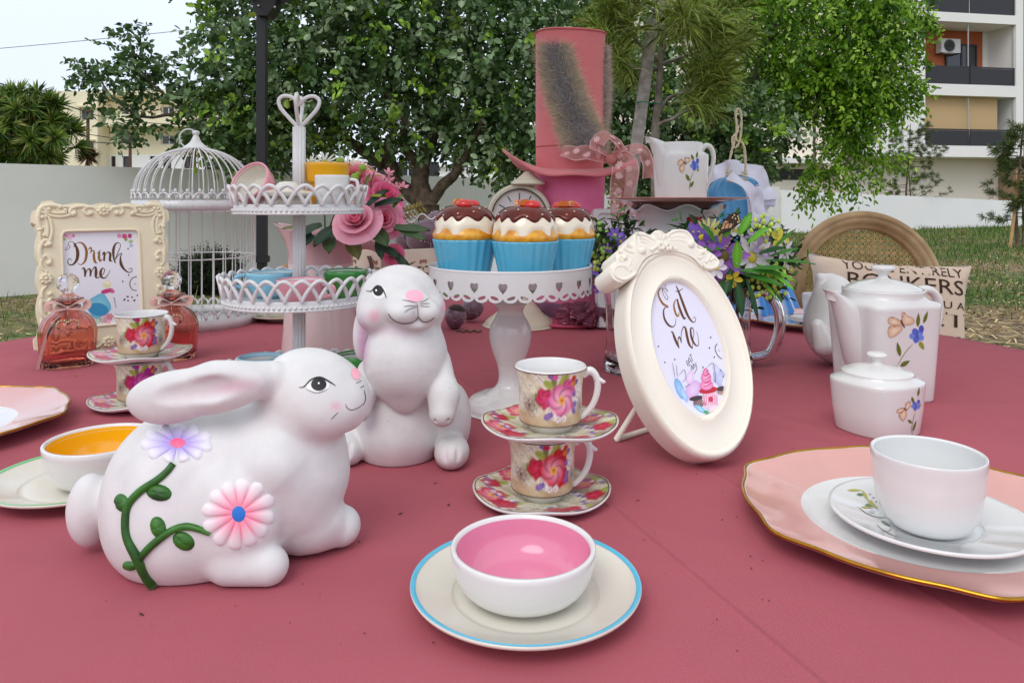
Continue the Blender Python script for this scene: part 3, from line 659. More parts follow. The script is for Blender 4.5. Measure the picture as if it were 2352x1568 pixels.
PALQ = [(*rgb(86, 106, 50), 4), (*rgb(62, 84, 40), 4), (*rgb(116, 126, 70), 2), (*rgb(130, 116, 70), 0.6)]
def small_pine(label, x, yb, d, top, spreadpx, nb, extra=None, seed=3, ydrop=0):
    r0 = random.Random(seed); s = d / F; X = (x - HX) * s; r = thing('pine_tree', label, 'tree', (X, d, 0)); H = CZ - (top - HY) * s
    mb = MB(); cr = MB(); mb.tube(spline([(X, d, 0), (X - 0.05, d, H * 0.3), (X + 0.04, d, H * 0.65), (X + 0.12, d, H)], 14), np.linspace(0.05, 0.012, 14), 7)
    mb.tube(spline([(X + 0.1, d - 0.05, 0), (X + 0.12, d, H * 0.3), (X + 0.05, d, H * 0.55)], 8), np.linspace(0.035, 0.012, 8), 6)
    for i in range(nb):
        t = 0.22 + 0.75 * i / nb; z = H * t; a = r0.uniform(0, 6.28); ln = spreadpx * s * (1.05 - 0.6 * t) * r0.uniform(0.6, 1.1)
        e = A([X + math.cos(a) * ln, d + math.sin(a) * ln * 0.7, z + ln * r0.uniform(0.1, 0.5)]); P = spline([(X, d, z), ((X + e[0]) / 2, (d + e[1]) / 2, z + 0.02), e], 6); mb.tube(P, np.linspace(0.014, 0.005, 6), 5)
        for k in (2, 3, 4, 5):
            for q in range(2): needles(cr, P[k] + nrg.normal(size=3) * 0.06, P[k] - P[k - 1] + nrg.normal(size=3) * 0.02, 38, 0.18, PALQ, r=0.004, spread=0.8)
    mb.obj('trunk', M_bark, r); stuff(cr.obj('crown', M_needle, r)); return r
small_pine('small slender pine with forked trunk standing before the white lawn wall', 2084, 522, 28.0, 285, 110, 34)
small_pine('young pine tied to a pole at the right side of the lawn', 2338, 570, 17.0, 285, 75, 26, seed=9)
a, b = px(2320, 575, 16.8), px(2341, 400, 16.8); a[2] = 0
tag(MB().tube([a, b], 0.035, 8).obj('wooden_stake', mat('tan_wood', rgb(176, 140, 96), 0.8, var=0.2)), 'thin tan round pole leaning beside the young pine on the lawn', 'stake')

# --- yucca bush, dark shrub, stake clump
PALY = [(*rgb(96, 126, 44), 4), (*rgb(136, 156, 62), 3), (*rgb(64, 92, 34), 4), (*rgb(176, 164, 96), 1)]
def rosette(mb, c, axis, n, L, w, pal):
    ax = unit(axis); q = nrg.normal(size=(n, 3)); q /= np.linalg.norm(q, axis=1)[:, None]; q = q + ax * 0.55; q /= np.linalg.norm(q, axis=1)[:, None]
    S = np.cross(q, ax + nrg.normal(size=(n, 3)) * 0.1); S /= np.linalg.norm(S, axis=1)[:, None] + 1e-9; ln = L * nrg.uniform(0.7, 1.1, n)[:, None]; P = np.broadcast_to(A(c), (n, 3))
    g = A([0, 0, -1.0]) * ln; V = np.stack([P - S * w * 0.6, P + S * w * 0.6, P + q * ln * 0.5 + S * w, P + q * ln + g * 0.1, P + q * ln * 0.5 - S * w], 1).reshape(-1, 3); k = np.arange(n) * 5
    mb.add(V, np.stack([k, k + 1, k + 2, k + 3, k + 4], 1).tolist(), np.repeat(pick(pal, n), 5, 0))
root = thing('yucca_bush', 'tall bush of spiky sword-leaved yucca rosettes beside the cream house', 'bush', (px(60, 458, 12)[0], 12, 0)); mb = MB(); tk = MB()
B, q, k = in_blobs([pb(60, 300, 95, 90, 12, 0.7, 4), pb(20, 260, 60, 60, 12, 0.6, 1.5), pb(110, 330, 60, 60, 12, 0.5, 1.2), pb(85, 245, 40, 40, 12, 0.4, .8), pb(10, 330, 60, 60, 12, .5, 1)], 120, 0.35)
for c, a in zip(B, q):
    rosette(mb, c, a + A([0, -0.3, 0.5]), 60, 0.30, 0.016, PALY); b0 = A([c[0] * 0.55 + px(60, 458, 12)[0] * 0.45, 12, 0.0])
for x in (20, 60, 100): tk.tube(spline([(px(x, 458, 12)[0], 12, 0), (px(x + 8, 458, 12)[0], 12.1, 0.9), px(x, 300, 12)], 8), np.linspace(0.09, 0.05, 8), 8)
tk.obj('trunk', M_bark, root); stuff(mb.obj('crown', mat('yucca_leaf', rough=0.5, vcol=True, transl=0.2), root))
root = thing('juniper_shrub', 'low dark green shrub at the foot of the beige wall behind the birdcage', 'shrub', (px(480, 458, 8.6)[0], 8.6, 0)); mb = MB(); tk = MB()
crown(mb, [((px(478, 458, 8.6)[0], 8.6, 0.2), (0.30, 0.3, 0.24), 3), ((px(520, 458, 8.6)[0], 8.6, 0.22), (0.14, 0.2, 0.16), 1), ((px(445, 458, 8.6)[0], 8.6, 0.14), (0.12, 0.2, 0.16), 1)], 1700, 12, 0.024, 0.45, [(*rgb(30, 48, 24), 4), (*rgb(54, 74, 34), 2), (*rgb(20, 30, 18), 3)], twig=0.13, droop=-0.3, shell=0.4)
for k in range(5): tk.tube(spline([(px(478, 458, 8.6)[0], 8.6, 0), (px(460 + 10 * k, 458, 8.6)[0], 8.6, 0.12), (px(440 + 20 * k, 458, 8.6)[0], 8.6 - 0.05 * k, 0.25)], 6), 0.008, 5)
tk.obj('stem', M_bark, root); stuff(mb.obj('foliage', M_leaf, root))

# --- utility poles and wires beyond the wall
M_pole = mat('brown_pole_wood', rgb(96, 70, 56), 0.85, var=0.3, vs=10)
for x, y, d, lab in ((202, 246, 18, 'brown wooden utility pole with dry creeper at its foot before the cream house'), (299, 305, 19, 'plain brown wooden utility pole in front of the cream house'), (447, 275, 20, 'brown wooden utility pole standing behind the birdcage dome')):
    s = d / F; X = (x - HX) * s; r = thing('utility_pole', lab, 'pole', (X, d, 0), 'utility poles by the cream house'); zt_ = CZ - (y - HY) * s
    MB().lathe([(0.001, 0), (0.05, 0), (0.035, zt_), (0.001, zt_)], (X, d, 0), 10).obj('shaft', M_pole, r)
    mb = MB()
    for z in (zt_ - 0.12, zt_ - 0.3): mb.box((X + 0.05, d - 0.07, z), (0.22, 0.03, 0.03)); mb.ball((X + 0.14, d - 0.07, z + 0.03), 0.025, 8, 6)
    mb.obj('insulator_bracket', M_pole, r)
    if x == 202:
        mb = MB(); rosette(mb, (X, d, CZ - (360 - HY) * s), (0, 0, 1), 500, 0.33, 0.012, [(*rgb(120, 84, 60), 3), (*rgb(84, 60, 46), 2)]); stuff(mb.obj('dry_creeper', mat('dry_creeper', rough=0.9, vcol=True), r))
M_wire = mat('wire_black', rgb(50, 52, 56), 0.6); M_wireg = mat('wire_grey', rgb(130, 132, 138), 0.6)
def wire(pts, r, lab, m): tag(MB().tube(spline([px(*p) for p in pts], 30), r, 5).obj('overhead_wire', m), lab, 'wire', 'overhead wires by the cream house')
wire([(-60, 117, 16), (200, 93, 16.5), (520, 60, 17)], 0.008, 'thin grey wire crossing the open sky above the cream house', M_wireg)
wire([(-60, 170, 17), (0, 192, 17.2), (100, 226, 17.6), (202, 258, 18)], 0.016, 'black cable slanting down to the creeper-footed pole past the yucca', M_wire)
wire([(206, 262, 18), (280, 276, 19), (360, 284, 20), (450, 288, 21)], 0.012, 'black wire running from the creeper-footed pole along the balcony of the cream house', M_wire)
wire([(206, 326, 18), (260, 329, 18.5), (299, 327, 19)], 0.012, 'low wire linking the two brown utility poles', M_wire)
wire([(172, 307, 18.2), (202, 309, 18), (250, 316, 18.5), (299, 322, 19)], 0.010, 'sagging thin wire between the two brown utility poles', M_wire)

# --- grass and dry mulch
mb = MB(); N = 44000
dd = 5.0 + (30 - 5.0) * nrg.random(N) ** 1.3; xx = nrg.uniform(1500, 2750, N); P = np.stack([(xx - HX) / F * dd, dd, np.zeros(N)], 1)
fld = np.sin(P[:, 0] * 1.3 + 1) + np.sin(P[:, 1] * 0.9) + np.sin(P[:, 0] * 0.6 - P[:, 1] * 0.7); keep = (fld + nrg.normal(size=N) * 0.8 + (dd - 9) * 0.35) > -0.2
near = np.stack([nrg.uniform(-6, -2.6, 2600), nrg.uniform(3.4, 8.2, 2600), np.zeros(2600)], 1)
P = np.vstack([P[keep], near]); dd = P[:, 1]; n = len(P); D = nrg.normal(size=(n, 3)) * 0.45 + A([0, 0, 1.0]); h = nrg.uniform(0.04, 0.10, n)[:, None] * (0.8 + dd[:, None] * 0.02); S = nrg.normal(size=(n, 3)); S[:, 2] = 0; S /= np.linalg.norm(S, axis=1)[:, None]; w = 0.002 + dd[:, None] * 0.00042
V = np.stack([P - S * w, P + S * w, P + D * h], 1).reshape(-1, 3); k = np.arange(n) * 3
mb.add(V, np.stack([k, k + 1, k + 2], 1).tolist(), np.repeat(pick([(*rgb(74, 108, 34), 4), (*rgb(104, 134, 50), 3), (*rgb(54, 80, 28), 3), (*rgb(160, 150, 88), 1.2)], n), 3, 0))
o = mb.obj('grass', mat('grass_blade', rough=0.6, vcol=True, transl=0.3)); stuff(o); o['label'] = 'patchy green lawn grass between the table and the white wall'; o['category'] = 'grass'
mb = MB(); N = 9000; dd = 3.2 + 11 * nrg.random(N) ** 1.2 + nrg.normal(size=N) * 0.5; xx = nrg.normal(2330, 300, N); P = np.stack([(xx - HX) / F * dd, dd, nrg.uniform(0.004, 0.02, N)], 1)
near = np.stack([nrg.uniform(-5, -2.4, 900), nrg.uniform(3.0, 7.5, 900), np.full(900, 0.01)], 1); P = np.vstack([P, near]); n = len(P); a = nrg.uniform(0, 6.28, n); T = np.stack([np.cos(a), np.sin(a), nrg.normal(size=n) * 0.2], 1) * nrg.uniform(0.015, 0.05, n)[:, None]; S = np.stack([-np.sin(a), np.cos(a), np.zeros(n)], 1) * nrg.uniform(0.003, 0.009, n)[:, None]
V = np.stack([P - T - S, P + T - S, P + T + S, P - T + S], 1).reshape(-1, 3); k = np.arange(n) * 4
mb.add(V, np.stack([k, k + 1, k + 2, k + 3], 1).tolist(), np.repeat(pick([(*rgb(196, 172, 124), 4), (*rgb(150, 122, 82), 3), (*rgb(96, 76, 52), 3), (*rgb(220, 204, 160), 1)], n), 4, 0))
o = mb.obj('straw_mulch', mat('straw', rough=0.9, vcol=True)); stuff(o); o['label'] = 'dry straw and leaf litter scattered over the bare soil'; o['category'] = 'mulch'
# ------------------------------------------------------------------ the table under its cloth
TC = A([-0.05, 1.2]); TA, TB_ = 1.323, 1.5
def cloth_mat():
    m = bpy.data.materials.new('dusty_rose_cloth'); m.use_nodes = True; N, L = m.node_tree.nodes, m.node_tree.links
    b = N['Principled BSDF']; I = b.inputs; I['Roughness'].default_value = 0.8; I['Sheen Weight'].default_value = 0.0; I['Sheen Roughness'].default_value = 0.5; I['Sheen Tint'].default_value = (1.0, 0.75, 0.8, 1); I['Specular IOR Level'].default_value = 0.12
    tc = N.new('ShaderNodeTexCoord'); nz = N.new('ShaderNodeTexNoise'); nz.inputs['Scale'].default_value = 2.2; nz.inputs['Detail'].default_value = 5; L.new(tc.outputs['Object'], nz.inputs['Vector'])
    mx = N.new('ShaderNodeMixRGB'); L.new(nz.outputs['Fac'], mx.inputs['Fac']); mx.inputs['Color1'].default_value = (*rgb(180, 98, 108), 1); mx.inputs['Color2'].default_value = (*rgb(168, 87, 98), 1)
    gn = N.new('ShaderNodeTexNoise'); gn.inputs['Scale'].default_value = 520; gn.inputs['Detail'].default_value = 2; L.new(tc.outputs['Object'], gn.inputs['Vector']); gm = N.new('ShaderNodeMixRGB'); gm.blend_type = 'OVERLAY'; gm.inputs['Fac'].default_value = 0.10; L.new(mx.outputs['Color'], gm.inputs['Color1']); L.new(gn.outputs['Fac'], gm.inputs['Color2']); L.new(gm.outputs['Color'], I['Base Color'])
    h = None
    def add(a):
        nonlocal h
        if h is None: h = a
        else:
            n = N.new('ShaderNodeMath'); n.operation = 'ADD'; L.new(h, n.inputs[0]); L.new(a, n.inputs[1]); h = n.outputs[0]
    def crease(p, q, amp, wd):                       # an ironed fold line through two table points
        p, q = A(p[:2]), A(q[:2]); t = unit(q - p); nn = A([-t[1], t[0]]); c = -np.dot(nn, p)
        d = N.new('ShaderNodeVectorMath'); d.operation = 'DOT_PRODUCT'; L.new(tc.outputs['Object'], d.inputs[0]); d.inputs[1].default_value = (nn[0], nn[1], 0)
        a = N.new('ShaderNodeMath'); a.operation = 'ADD'; L.new(d.outputs['Value'], a.inputs[0]); a.inputs[1].default_value = float(c)
        b2 = N.new('ShaderNodeMath'); b2.operation = 'ABSOLUTE'; L.new(a.outputs[0], b2.inputs[0])
        r = N.new('ShaderNodeMapRange'); r.interpolation_type = 'SMOOTHSTEP'; L.new(b2.outputs[0], r.inputs['Value']); r.inputs['From Min'].default_value = 0; r.inputs['From Max'].default_value = wd; r.inputs['To Min'].default_value = amp; r.inputs['To Max'].default_value = 0
        add(r.outputs['Result'])
    crease(tb(1400, 1160), tb(1850, 1540), 0.0022, 0.007); crease(tb(2130, 815), tb(2352, 866), 0.0022, 0.008); crease(tb(1010, 860), tb(2130, 815), 0.0012, 0.01); crease(tb(1080, 770), tb(1380, 940), 0.0012, 0.009); crease(tb(60, 985), tb(420, 950), 0.0012, 0.009); crease(tb(1700, 930), tb(2352, 1130), 0.002, 0.03)
    n2 = N.new('ShaderNodeTexNoise'); n2.inputs['Scale'].default_value = 3.2; n2.inputs['Detail'].default_value = 3; L.new(tc.outputs['Object'], n2.inputs['Vector'])
    k = N.new('ShaderNodeMath'); k.operation = 'MULTIPLY'; L.new(n2.outputs['Fac'], k.inputs[0]); k.inputs[1].default_value = 0.03; add(k.outputs[0])
    for rot in (0.6, 2.17):
        mp = N.new('ShaderNodeMapping'); mp.inputs['Rotation'].default_value = (0, 0, rot); L.new(tc.outputs['Object'], mp.inputs['Vector'])
        wv = N.new('ShaderNodeTexWave'); wv.inputs['Scale'].default_value = 260; L.new(mp.outputs['Vector'], wv.inputs['Vector']); k = N.new('ShaderNodeMath'); k.operation = 'MULTIPLY'; L.new(wv.outputs['Fac'], k.inputs[0]); k.inputs[1].default_value = 0.00012; add(k.outputs[0])
    bp = N.new('ShaderNodeBump'); bp.inputs['Strength'].default_value = 0.9; bp.inputs['Distance'].default_value = 1.0; L.new(h, bp.inputs['Height']); L.new(bp.outputs['Normal'], I['Normal'])
    return m
ns = 240; aa = np.linspace(0, 2 * math.pi, ns, endpoint=False); rows = []
for t in np.linspace(0.0, 1.0, 24): rows.append(np.stack([TC[0] + TA * t * np.cos(aa), TC[1] + TB_ * t * np.sin(aa), np.full(ns, TZ)], 1))
for k, t in enumerate(np.linspace(0, 1, 16)[1:]):
    dr = 0.012 * min(1, t * 6) + t * (0.03 + 0.035 * np.sin(aa * 23) + 0.02 * np.sin(aa * 11 + 1)); rows.append(np.stack([TC[0] + (TA + dr) * np.cos(aa), TC[1] + (TB_ + dr) * np.sin(aa), np.full(ns, TZ - 0.004 - t * 0.70)], 1))
o = MB().grid(A(rows).transpose(1, 0, 2), wu=True).obj('tablecloth', cloth_mat())
tag(o, 'dusty rose tablecloth covering the big oval table to the ground', 'tablecloth')
r = thing('dining_table', 'big oval table hidden under the dusty rose tablecloth', 'table', (TC[0], TC[1], 0)); M_wd = mat('plain_timber', rgb(150, 110, 76), 0.6, var=0.2)
MB().add([(TC[0] + (TA - 0.01) * math.cos(a) , TC[1] + (TB_ - 0.01) * math.sin(a), z) for z in (0.715, 0.745) for a in aa[::4]], [tuple(range(60))[::-1], tuple(range(60, 120))] + [(i, (i + 1) % 60, 60 + (i + 1) % 60, 60 + i) for i in range(60)]).obj('table_top', M_wd, r, smooth=False)
for sx, sy in ((-1, -1), (1, -1), (1, 1), (-1, 1)): MB().bbox((TC[0] + sx * 0.75 - 0.04, TC[1] + sy * 0.85 - 0.04, 0), (TC[0] + sx * 0.75 + 0.04, TC[1] + sy * 0.85 + 0.04, 0.714)).obj('leg', M_wd, r, smooth=False)
# litter on the cloth
mb = MB(); spots = [(1650, 1010), (825, 1245), (325, 1412), (735, 1365), (1465, 1150), (1820, 1030), (1890, 960), (1600, 1090), (1380, 875), (1395, 845), (1345, 850), (1030, 1160), (1760, 1200), (470, 870), (250, 860), (175, 865), (1550, 1010), (1830, 830), (1850, 900), (2140, 1100), (2200, 830), (1480, 1240), (1010, 820), (1075, 800), (640, 765), (610, 790), (1660, 1130), (920, 1180), (1000, 1110)]
spots += [(rng.uniform(430, 1100), rng.uniform(745, 880)) for _ in range(30)] + [(rng.uniform(1300, 2300), rng.uniform(770, 1250)) for _ in range(60)] + [(rng.uniform(100, 1800), rng.uniform(1150, 1500)) for _ in range(30)]
for i, (x, y) in enumerate(spots):
    p = tb(x, y); a = rng.uniform(0, 6.28); L_ = rng.uniform(0.0012, 0.004) if i < 29 else rng.uniform(0.0006, 0.002); t = A([math.cos(a), math.sin(a), 0]) * L_; s = A([-math.sin(a), math.cos(a), 0]) * L_ * rng.uniform(0.2, 0.45)
    mb.add([p - t + A([0, 0, 0.0006]), p - s + A([0, 0, 0.0008]), p + t + A([0, 0, 0.0016]), p + s + A([0, 0, 0.001])], [(0, 1, 2, 3)], A(rgb(60, 44, 30)) * rng.uniform(0.5, 1.6))
o = stuff(mb.obj('leaf_litter', mat('dry_litter', rough=0.9, vcol=True), smooth=False)); o['label'] = 'tiny dark leaf crumbs scattered over the rose tablecloth'; o['category'] = 'litter'

# ------------------------------------------------------------------ black canopy pole
DG = 3.5; X = (602 - HX) / F * DG; r = thing('canopy_frame', 'black metal canopy frame whose leg and corner bracket stand behind the tiered stand', 'canopy frame', (X, DG, 0)); M_blk = mat('black_powder_coat', (0.012, 0.012, 0.014), 0.42)
zz = lambda y: CZ - (y - HY) / F * DG
MB().bbox((X - 0.021, DG - 0.021, zz(598)), (X + 0.021, DG + 0.021, zz(-60))).obj('upper_leg', M_blk, r, smooth=False)
MB().bbox((X - 0.019, DG - 0.019, 0.012), (X + 0.019, DG + 0.019, zz(598) - 0.001)).obj('lower_leg', M_blk, r, smooth=False)
MB().bbox((X - 0.07, DG - 0.07, 0), (X + 0.07, DG + 0.07, 0.012)).obj('foot_plate', M_blk, r, smooth=False)
MB().bbox((X - 0.028, DG - 0.028, zz(602)), (X + 0.028, DG + 0.028, zz(588))).obj('locking_collar', M_blk, r, smooth=False)
MB().prism([px(x, y, DG - 0.05) for x, y in ((570, -30), (577, 8), (585, 28), (592, 36), (612, 36), (620, 28), (632, 8), (640, -30))], (0, 0.1, 0)).obj('corner_bracket', M_blk, r, smooth=False)
XR, YF, ZE = X + 4.5, DG - 3.0, zz(-60)                               # the rest of the canopy, above and beside the view
for s0, e in ((px(620, 14, DG), px(690, -12, DG)), (px(588, 4, DG), A([X, DG - 0.5, ZE - 0.06]))):
    dv = (e - s0) * ((ZE - 0.015 - s0[2]) / (e[2] - s0[2])); v = A([0, 0, 0.012]); q = unit(np.cross(dv, v)) * 0.009
    MB().prism([s0 + v + q, s0 + v - q, s0 - v - q, s0 - v + q], dv).obj('truss_bar', M_blk, r, smooth=False)
for qx, qy in ((XR, DG), (X, YF), (XR, YF)):
    MB().bbox((qx - 0.025, qy - 0.025, 0.8), (qx + 0.025, qy + 0.025, ZE)).obj('upper_leg', M_blk, r, smooth=False); MB().bbox((qx - 0.019, qy - 0.019, 0), (qx + 0.019, qy + 0.019, 0.799)).obj('lower_leg', M_blk, r, smooth=False)
rf = MB(); E_ = [A([qx, qy, ZE + 0.01]) for qx, qy in ((X - 0.03, YF - 0.03), (XR + 0.03, YF - 0.03), (XR + 0.03, DG + 0.03), (X - 0.03, DG + 0.03))]; ym = (YF + DG) / 2; rg = [A([X + 1.4, ym, ZE + 0.75]), A([XR - 1.4, ym, ZE + 0.75])]
rf.add(E_ + rg, [(0, 1, 5, 4), (1, 2, 5), (2, 3, 4, 5), (3, 0, 4)]); rf.obj('roof_fabric', mat('grey_canopy_fabric', rgb(236, 234, 229), 0.9, transl=0.68), r, smooth=False)
for x, y in ((594, 14), (631, 17)): MB().ball(px(x, y, DG - 0.056), 0.006, 8, 6).obj('rivet', mat('steel_rivet', (0.6, 0.6, 0.6), 0.3, metal=1.0), r)

# ------------------------------------------------------------------ cane chair with cushion
M_oak = mat('worn_oak', rgb(208, 174, 130), 0.55, col2=rgb(150, 116, 78), vs=9, bump=0.5, bs=30)
M_cane = mat('cane_strip', rgb(234, 194, 136), 0.5, var=0.35, vs=30)
DC = 2.5; cc = px(1984, 662, DC); yaw = rad(-14); cu = A([math.cos(yaw), math.sin(yaw), 0]); cn = A([math.sin(yaw), -math.cos(yaw), 0]); cv = unit(A([0, 0, 1.0]) - cn * 0.12); cn = np.cross(cu, cv) 
root = thing('cane_chair', 'oak dining chair with round cane back standing beyond the teapot', 'chair', (cc[0], cc[1], 0)); RX, RZ = 0.232, 0.25
el = lambda k, off=0.0, n=72: [cc + cu * RX * k * math.cos(t) + cv * RZ * k * math.sin(t) + cn * off for t in np.linspace(0, 2 * math.pi, n, endpoint=False)]
mb = MB(); prof = [(1.03, -0.03), (1.05, 0.0), (1.03, 0.022), (0.97, 0.03), (0.955, 0.024), (0.93, 0.026), (0.88, 0.022), (0.86, 0.010), (0.83, 0.012), (0.80, 0.004), (0.80, -0.03)]
mb.grid(A([el(k, o_) for k, o_ in prof]), wu=True, wv=True); mb.obj('back_frame', M_oak, root)
mb = MB(); st = 0.02                                                # six-way woven cane
def chord(n, c):
    P = []; a = A([math.cos(n), math.sin(n)]); t = A([-a[1], a[0]]); rx, rz = RX * 0.81, RZ * 0.81
    A_ = (t[0] / rx) ** 2 + (t[1] / rz) ** 2; B_ = 2 * (a[0] * c * t[0] / rx ** 2 + a[1] * c * t[1] / rz ** 2); C_ = (a[0] * c / rx) ** 2 + (a[1] * c / rz) ** 2 - 1; D_ = B_ * B_ - 4 * A_ * C_
    if D_ <= 0: return None
    q = [(-B_ - math.sqrt(D_)) / (2 * A_), (-B_ + math.sqrt(D_)) / (2 * A_)]; return [cc + cu * (a[0] * c + t[0] * s) + cv * (a[1] * c + t[1] * s) for s in q]
for n, dz, pair in ((0, 0.0, 1), (math.pi / 2, 0.0012, 1), (math.pi / 4, 0.0024, 0), (-math.pi / 4, 0.0034, 0)):
    stp = st if pair else st / math.sqrt(2) * 1.0
    for i in range(-22, 23):
        for e in (0.0,):
            s = chord(n, i * stp + e)
            if s: mb.tube([s[0] - cn * (0.012 - dz), s[1] - cn * (0.012 - dz)], 0.0017, 4, cap=False)
stuff(mb.obj('cane_webbing', M_cane, root))
sz = 0.47; fw = -A([cn[0], cn[1], 0]); fw = unit(A([cn[0], cn[1], 0])); sc_ = A([cc[0], cc[1], 0]) + fw * 0.27
mb = MB(); mb.add([sc_ + cu * 0.25 * math.copysign(abs(math.cos(t)) ** 0.7, math.cos(t)) + fw * 0.24 * math.copysign(abs(math.sin(t)) ** 0.7, math.sin(t)) + A([0, 0, z]) for z in (sz - 0.06, sz) for t in np.linspace(0, 6.2832, 32, endpoint=False)], [tuple(range(32))[::-1], tuple(range(32, 64))] + [(i, (i + 1) % 32, 32 + (i + 1) % 32, 32 + i) for i in range(32)]); mb.obj('seat', M_oak, root, smooth=False)
for sx in (-1, 1):
    f = sc_ + cu * sx * 0.2 + fw * 0.19; MB().tube([f + A([0, 0, 0.0]), f + A([0, 0, 0.2]), f + A([0, 0, sz - 0.06])], [0.014, 0.02, 0.026], 10).obj('leg', M_oak, root)
    b = sc_ + cu * sx * 0.19 - fw * 0.2; MB().tube(spline([b - fw * 0.05, b + A([0, 0, sz - 0.03]), cc + cu * sx * 0.12 - cv * RZ * 0.95 - cn * 0.012], 10), [0.016] * 5 + [0.02] * 5, 10).obj('leg', M_oak, root)
# cushion leaning on the cane back
c0 = px(2040, 734, 2.34); yw = rad(-9); pu = A([math.cos(yw), math.sin(yw), 0]); pn = unit(A([math.sin(yw), -math.cos(yw), 0.22])); pv = np.cross(pn, pu); pv = pv if pv[2] > 0 else -pv
rl = rad(4.0); pu, pv = pu * math.cos(rl) - pv * math.sin(rl), pv * math.cos(rl) + pu * math.sin(rl)
n = 41; S = np.linspace(-1, 1, n); P1 = np.zeros((n, n, 3)); P2 = np.zeros((n, n, 3))
for i, a in enumerate(S):
    for j, b in enumerate(S):
        pin = 1 - 0.085 * (1 - abs(a) ** 2.2) * abs(b) ** 4; pinb = 1 - 0.10 * (1 - abs(b) ** 2.2) * abs(a) ** 4
        bul = 0.055 * ((1 - a ** 4) * (1 - b ** 4)) ** 0.6 + 0.004 * math.sin(9 * a + 4 * b) * (1 - a * a) * (1 - b * b) + 0.006 * math.sin(14 * (a - b)) * max(0, abs(a) + abs(b) - 1.2)
        q = c0 + pu * 0.245 * a * pinb + pv * 0.192 * b * pin; P1[i, j] = q + pn * bul; P2[i, j] = q - pn * bul
pf = MB().grid(P1); pbk = MB().grid(P2, flip=True)
r = thing('throw_cushion', 'cream cushion printed with brown lettering leaning on the cane chair', 'cushion', c0 - A([0, 0, 0.2]))
pf.obj('front_cover', mat('cream_cotton', rgb(242, 216, 192), 0.85, var=0.04, vs=6, bump=0.3, bs=40, sheen=0.2), r); pbk.obj('back_cover', mat('white_cotton', rgb(232, 232, 236), 0.85), r)
def text_mesh(txt):
    cu_ = bpy.data.curves.new('t', 'FONT'); cu_.body = txt; cu_.resolution_u = 3; ob = bpy.data.objects.new('t', cu_); C.objects.link(ob); dg = bpy.context.evaluated_depsgraph_get(); me = bpy.data.meshes.new_from_object(ob.evaluated_get(dg))
    V = A([tuple(v.co) for v in me.vertices]); Fc = [tuple(p.vertices) for p in me.polygons]; bpy.data.objects.remove(ob); bpy.data.meshes.remove(me); bpy.data.curves.remove(cu_); return V, Fc
bv = pf.bvh(); mb = MB()
for txt, x0, x1, y, h, sk in (("YOU'RE ENTIRELY", -0.60, 0.86, 0.76, 0.16, 0), ("BONKERS.", -0.55, 0.92, 0.47, 0.24, 0), ("BUT I'LL TELL YOU A", -0.8, 0.87, 0.24, 0.12, 0), ("SECRET.", -0.6, 0.94, -0.05, 0.23, 0), ("ALL THE BEST PEOPLE ARE", -0.9, 0.90, -0.30, 0.11, 0)):
    V, Fc = text_mesh(txt); lo, hi = V.min(0), V.max(0); out = []
    for v in V:
        a = x0 + (x1 - x0) * (v[0] - lo[0]) / (hi[0] - lo[0]); b = y + h * (v[1] - lo[1]) / (hi[1] - lo[1]); o_ = c0 + pu * 0.245 * a + pv * 0.192 * b + pn * 0.3
        hit = bv.ray_cast(Vector(o_), Vector(-pn)); out.append(A(hit[0]) + pn * 0.002 if hit[0] is not None else c0 + pu * 0.245 * a + pv * 0.192 * b)
    mb.add(out, Fc)
mb.obj('printed_lettering', mat('brown_print', rgb(66, 44, 32), 0.85), r, smooth=False)

# ------------------------------------------------------------------ low wooden chair behind the tiered stand
d = 3.1; c1 = px(715, 700, d); root = thing('wooden_chair', 'honey brown bentwood chair with a curved top rail behind the tiered stand', 'chair', (c1[0], d, 0)); M_hon = mat('honey_wood', rgb(168, 112, 52), 0.35, var=0.3, vs=8)
z1 = CZ - (602 - HY) / F * d; P = [A([c1[0] + 0.25 * math.cos(t), d - 0.02, 0.5 + (z1 - 0.5) * math.sin(t)]) for t in np.linspace(0, math.pi, 24)]; MB().tube(P, 0.021, 10).obj('back_rail', M_hon, root)
P = [A([c1[0] + 0.19 * math.cos(t), d - 0.02, 0.5 + (z1 - 0.56) * math.sin(t)]) for t in np.linspace(0, math.pi, 24)]; MB().tube(P, 0.012, 8).obj('inner_hoop', M_hon, root)
MB().lathe([(0.001, 0.43), (0.22, 0.43), (0.23, 0.45), (0.22, 0.47), (0.001, 0.47)], (c1[0], d - 0.2, 0), 32).obj('seat', M_hon, root)
for sx, sy in ((-1, -1), (1, -1), (1, 1), (-1, 1)):
    q = A([c1[0] + sx * 0.15, d - 0.2 + sy * 0.15, 0]); MB().tube([q + A([sx * 0.04, sy * 0.04, 0]), q + A([0, 0, 0.43])], [0.014, 0.018], 8).obj('leg', M_hon, root)
for sx in (-1, 1): MB().tube([(c1[0] + sx * 0.17, d - 0.08, 0.46), (c1[0] + sx * 0.25, d - 0.02, 0.51)], 0.015, 8).obj('back_post', M_hon, root)
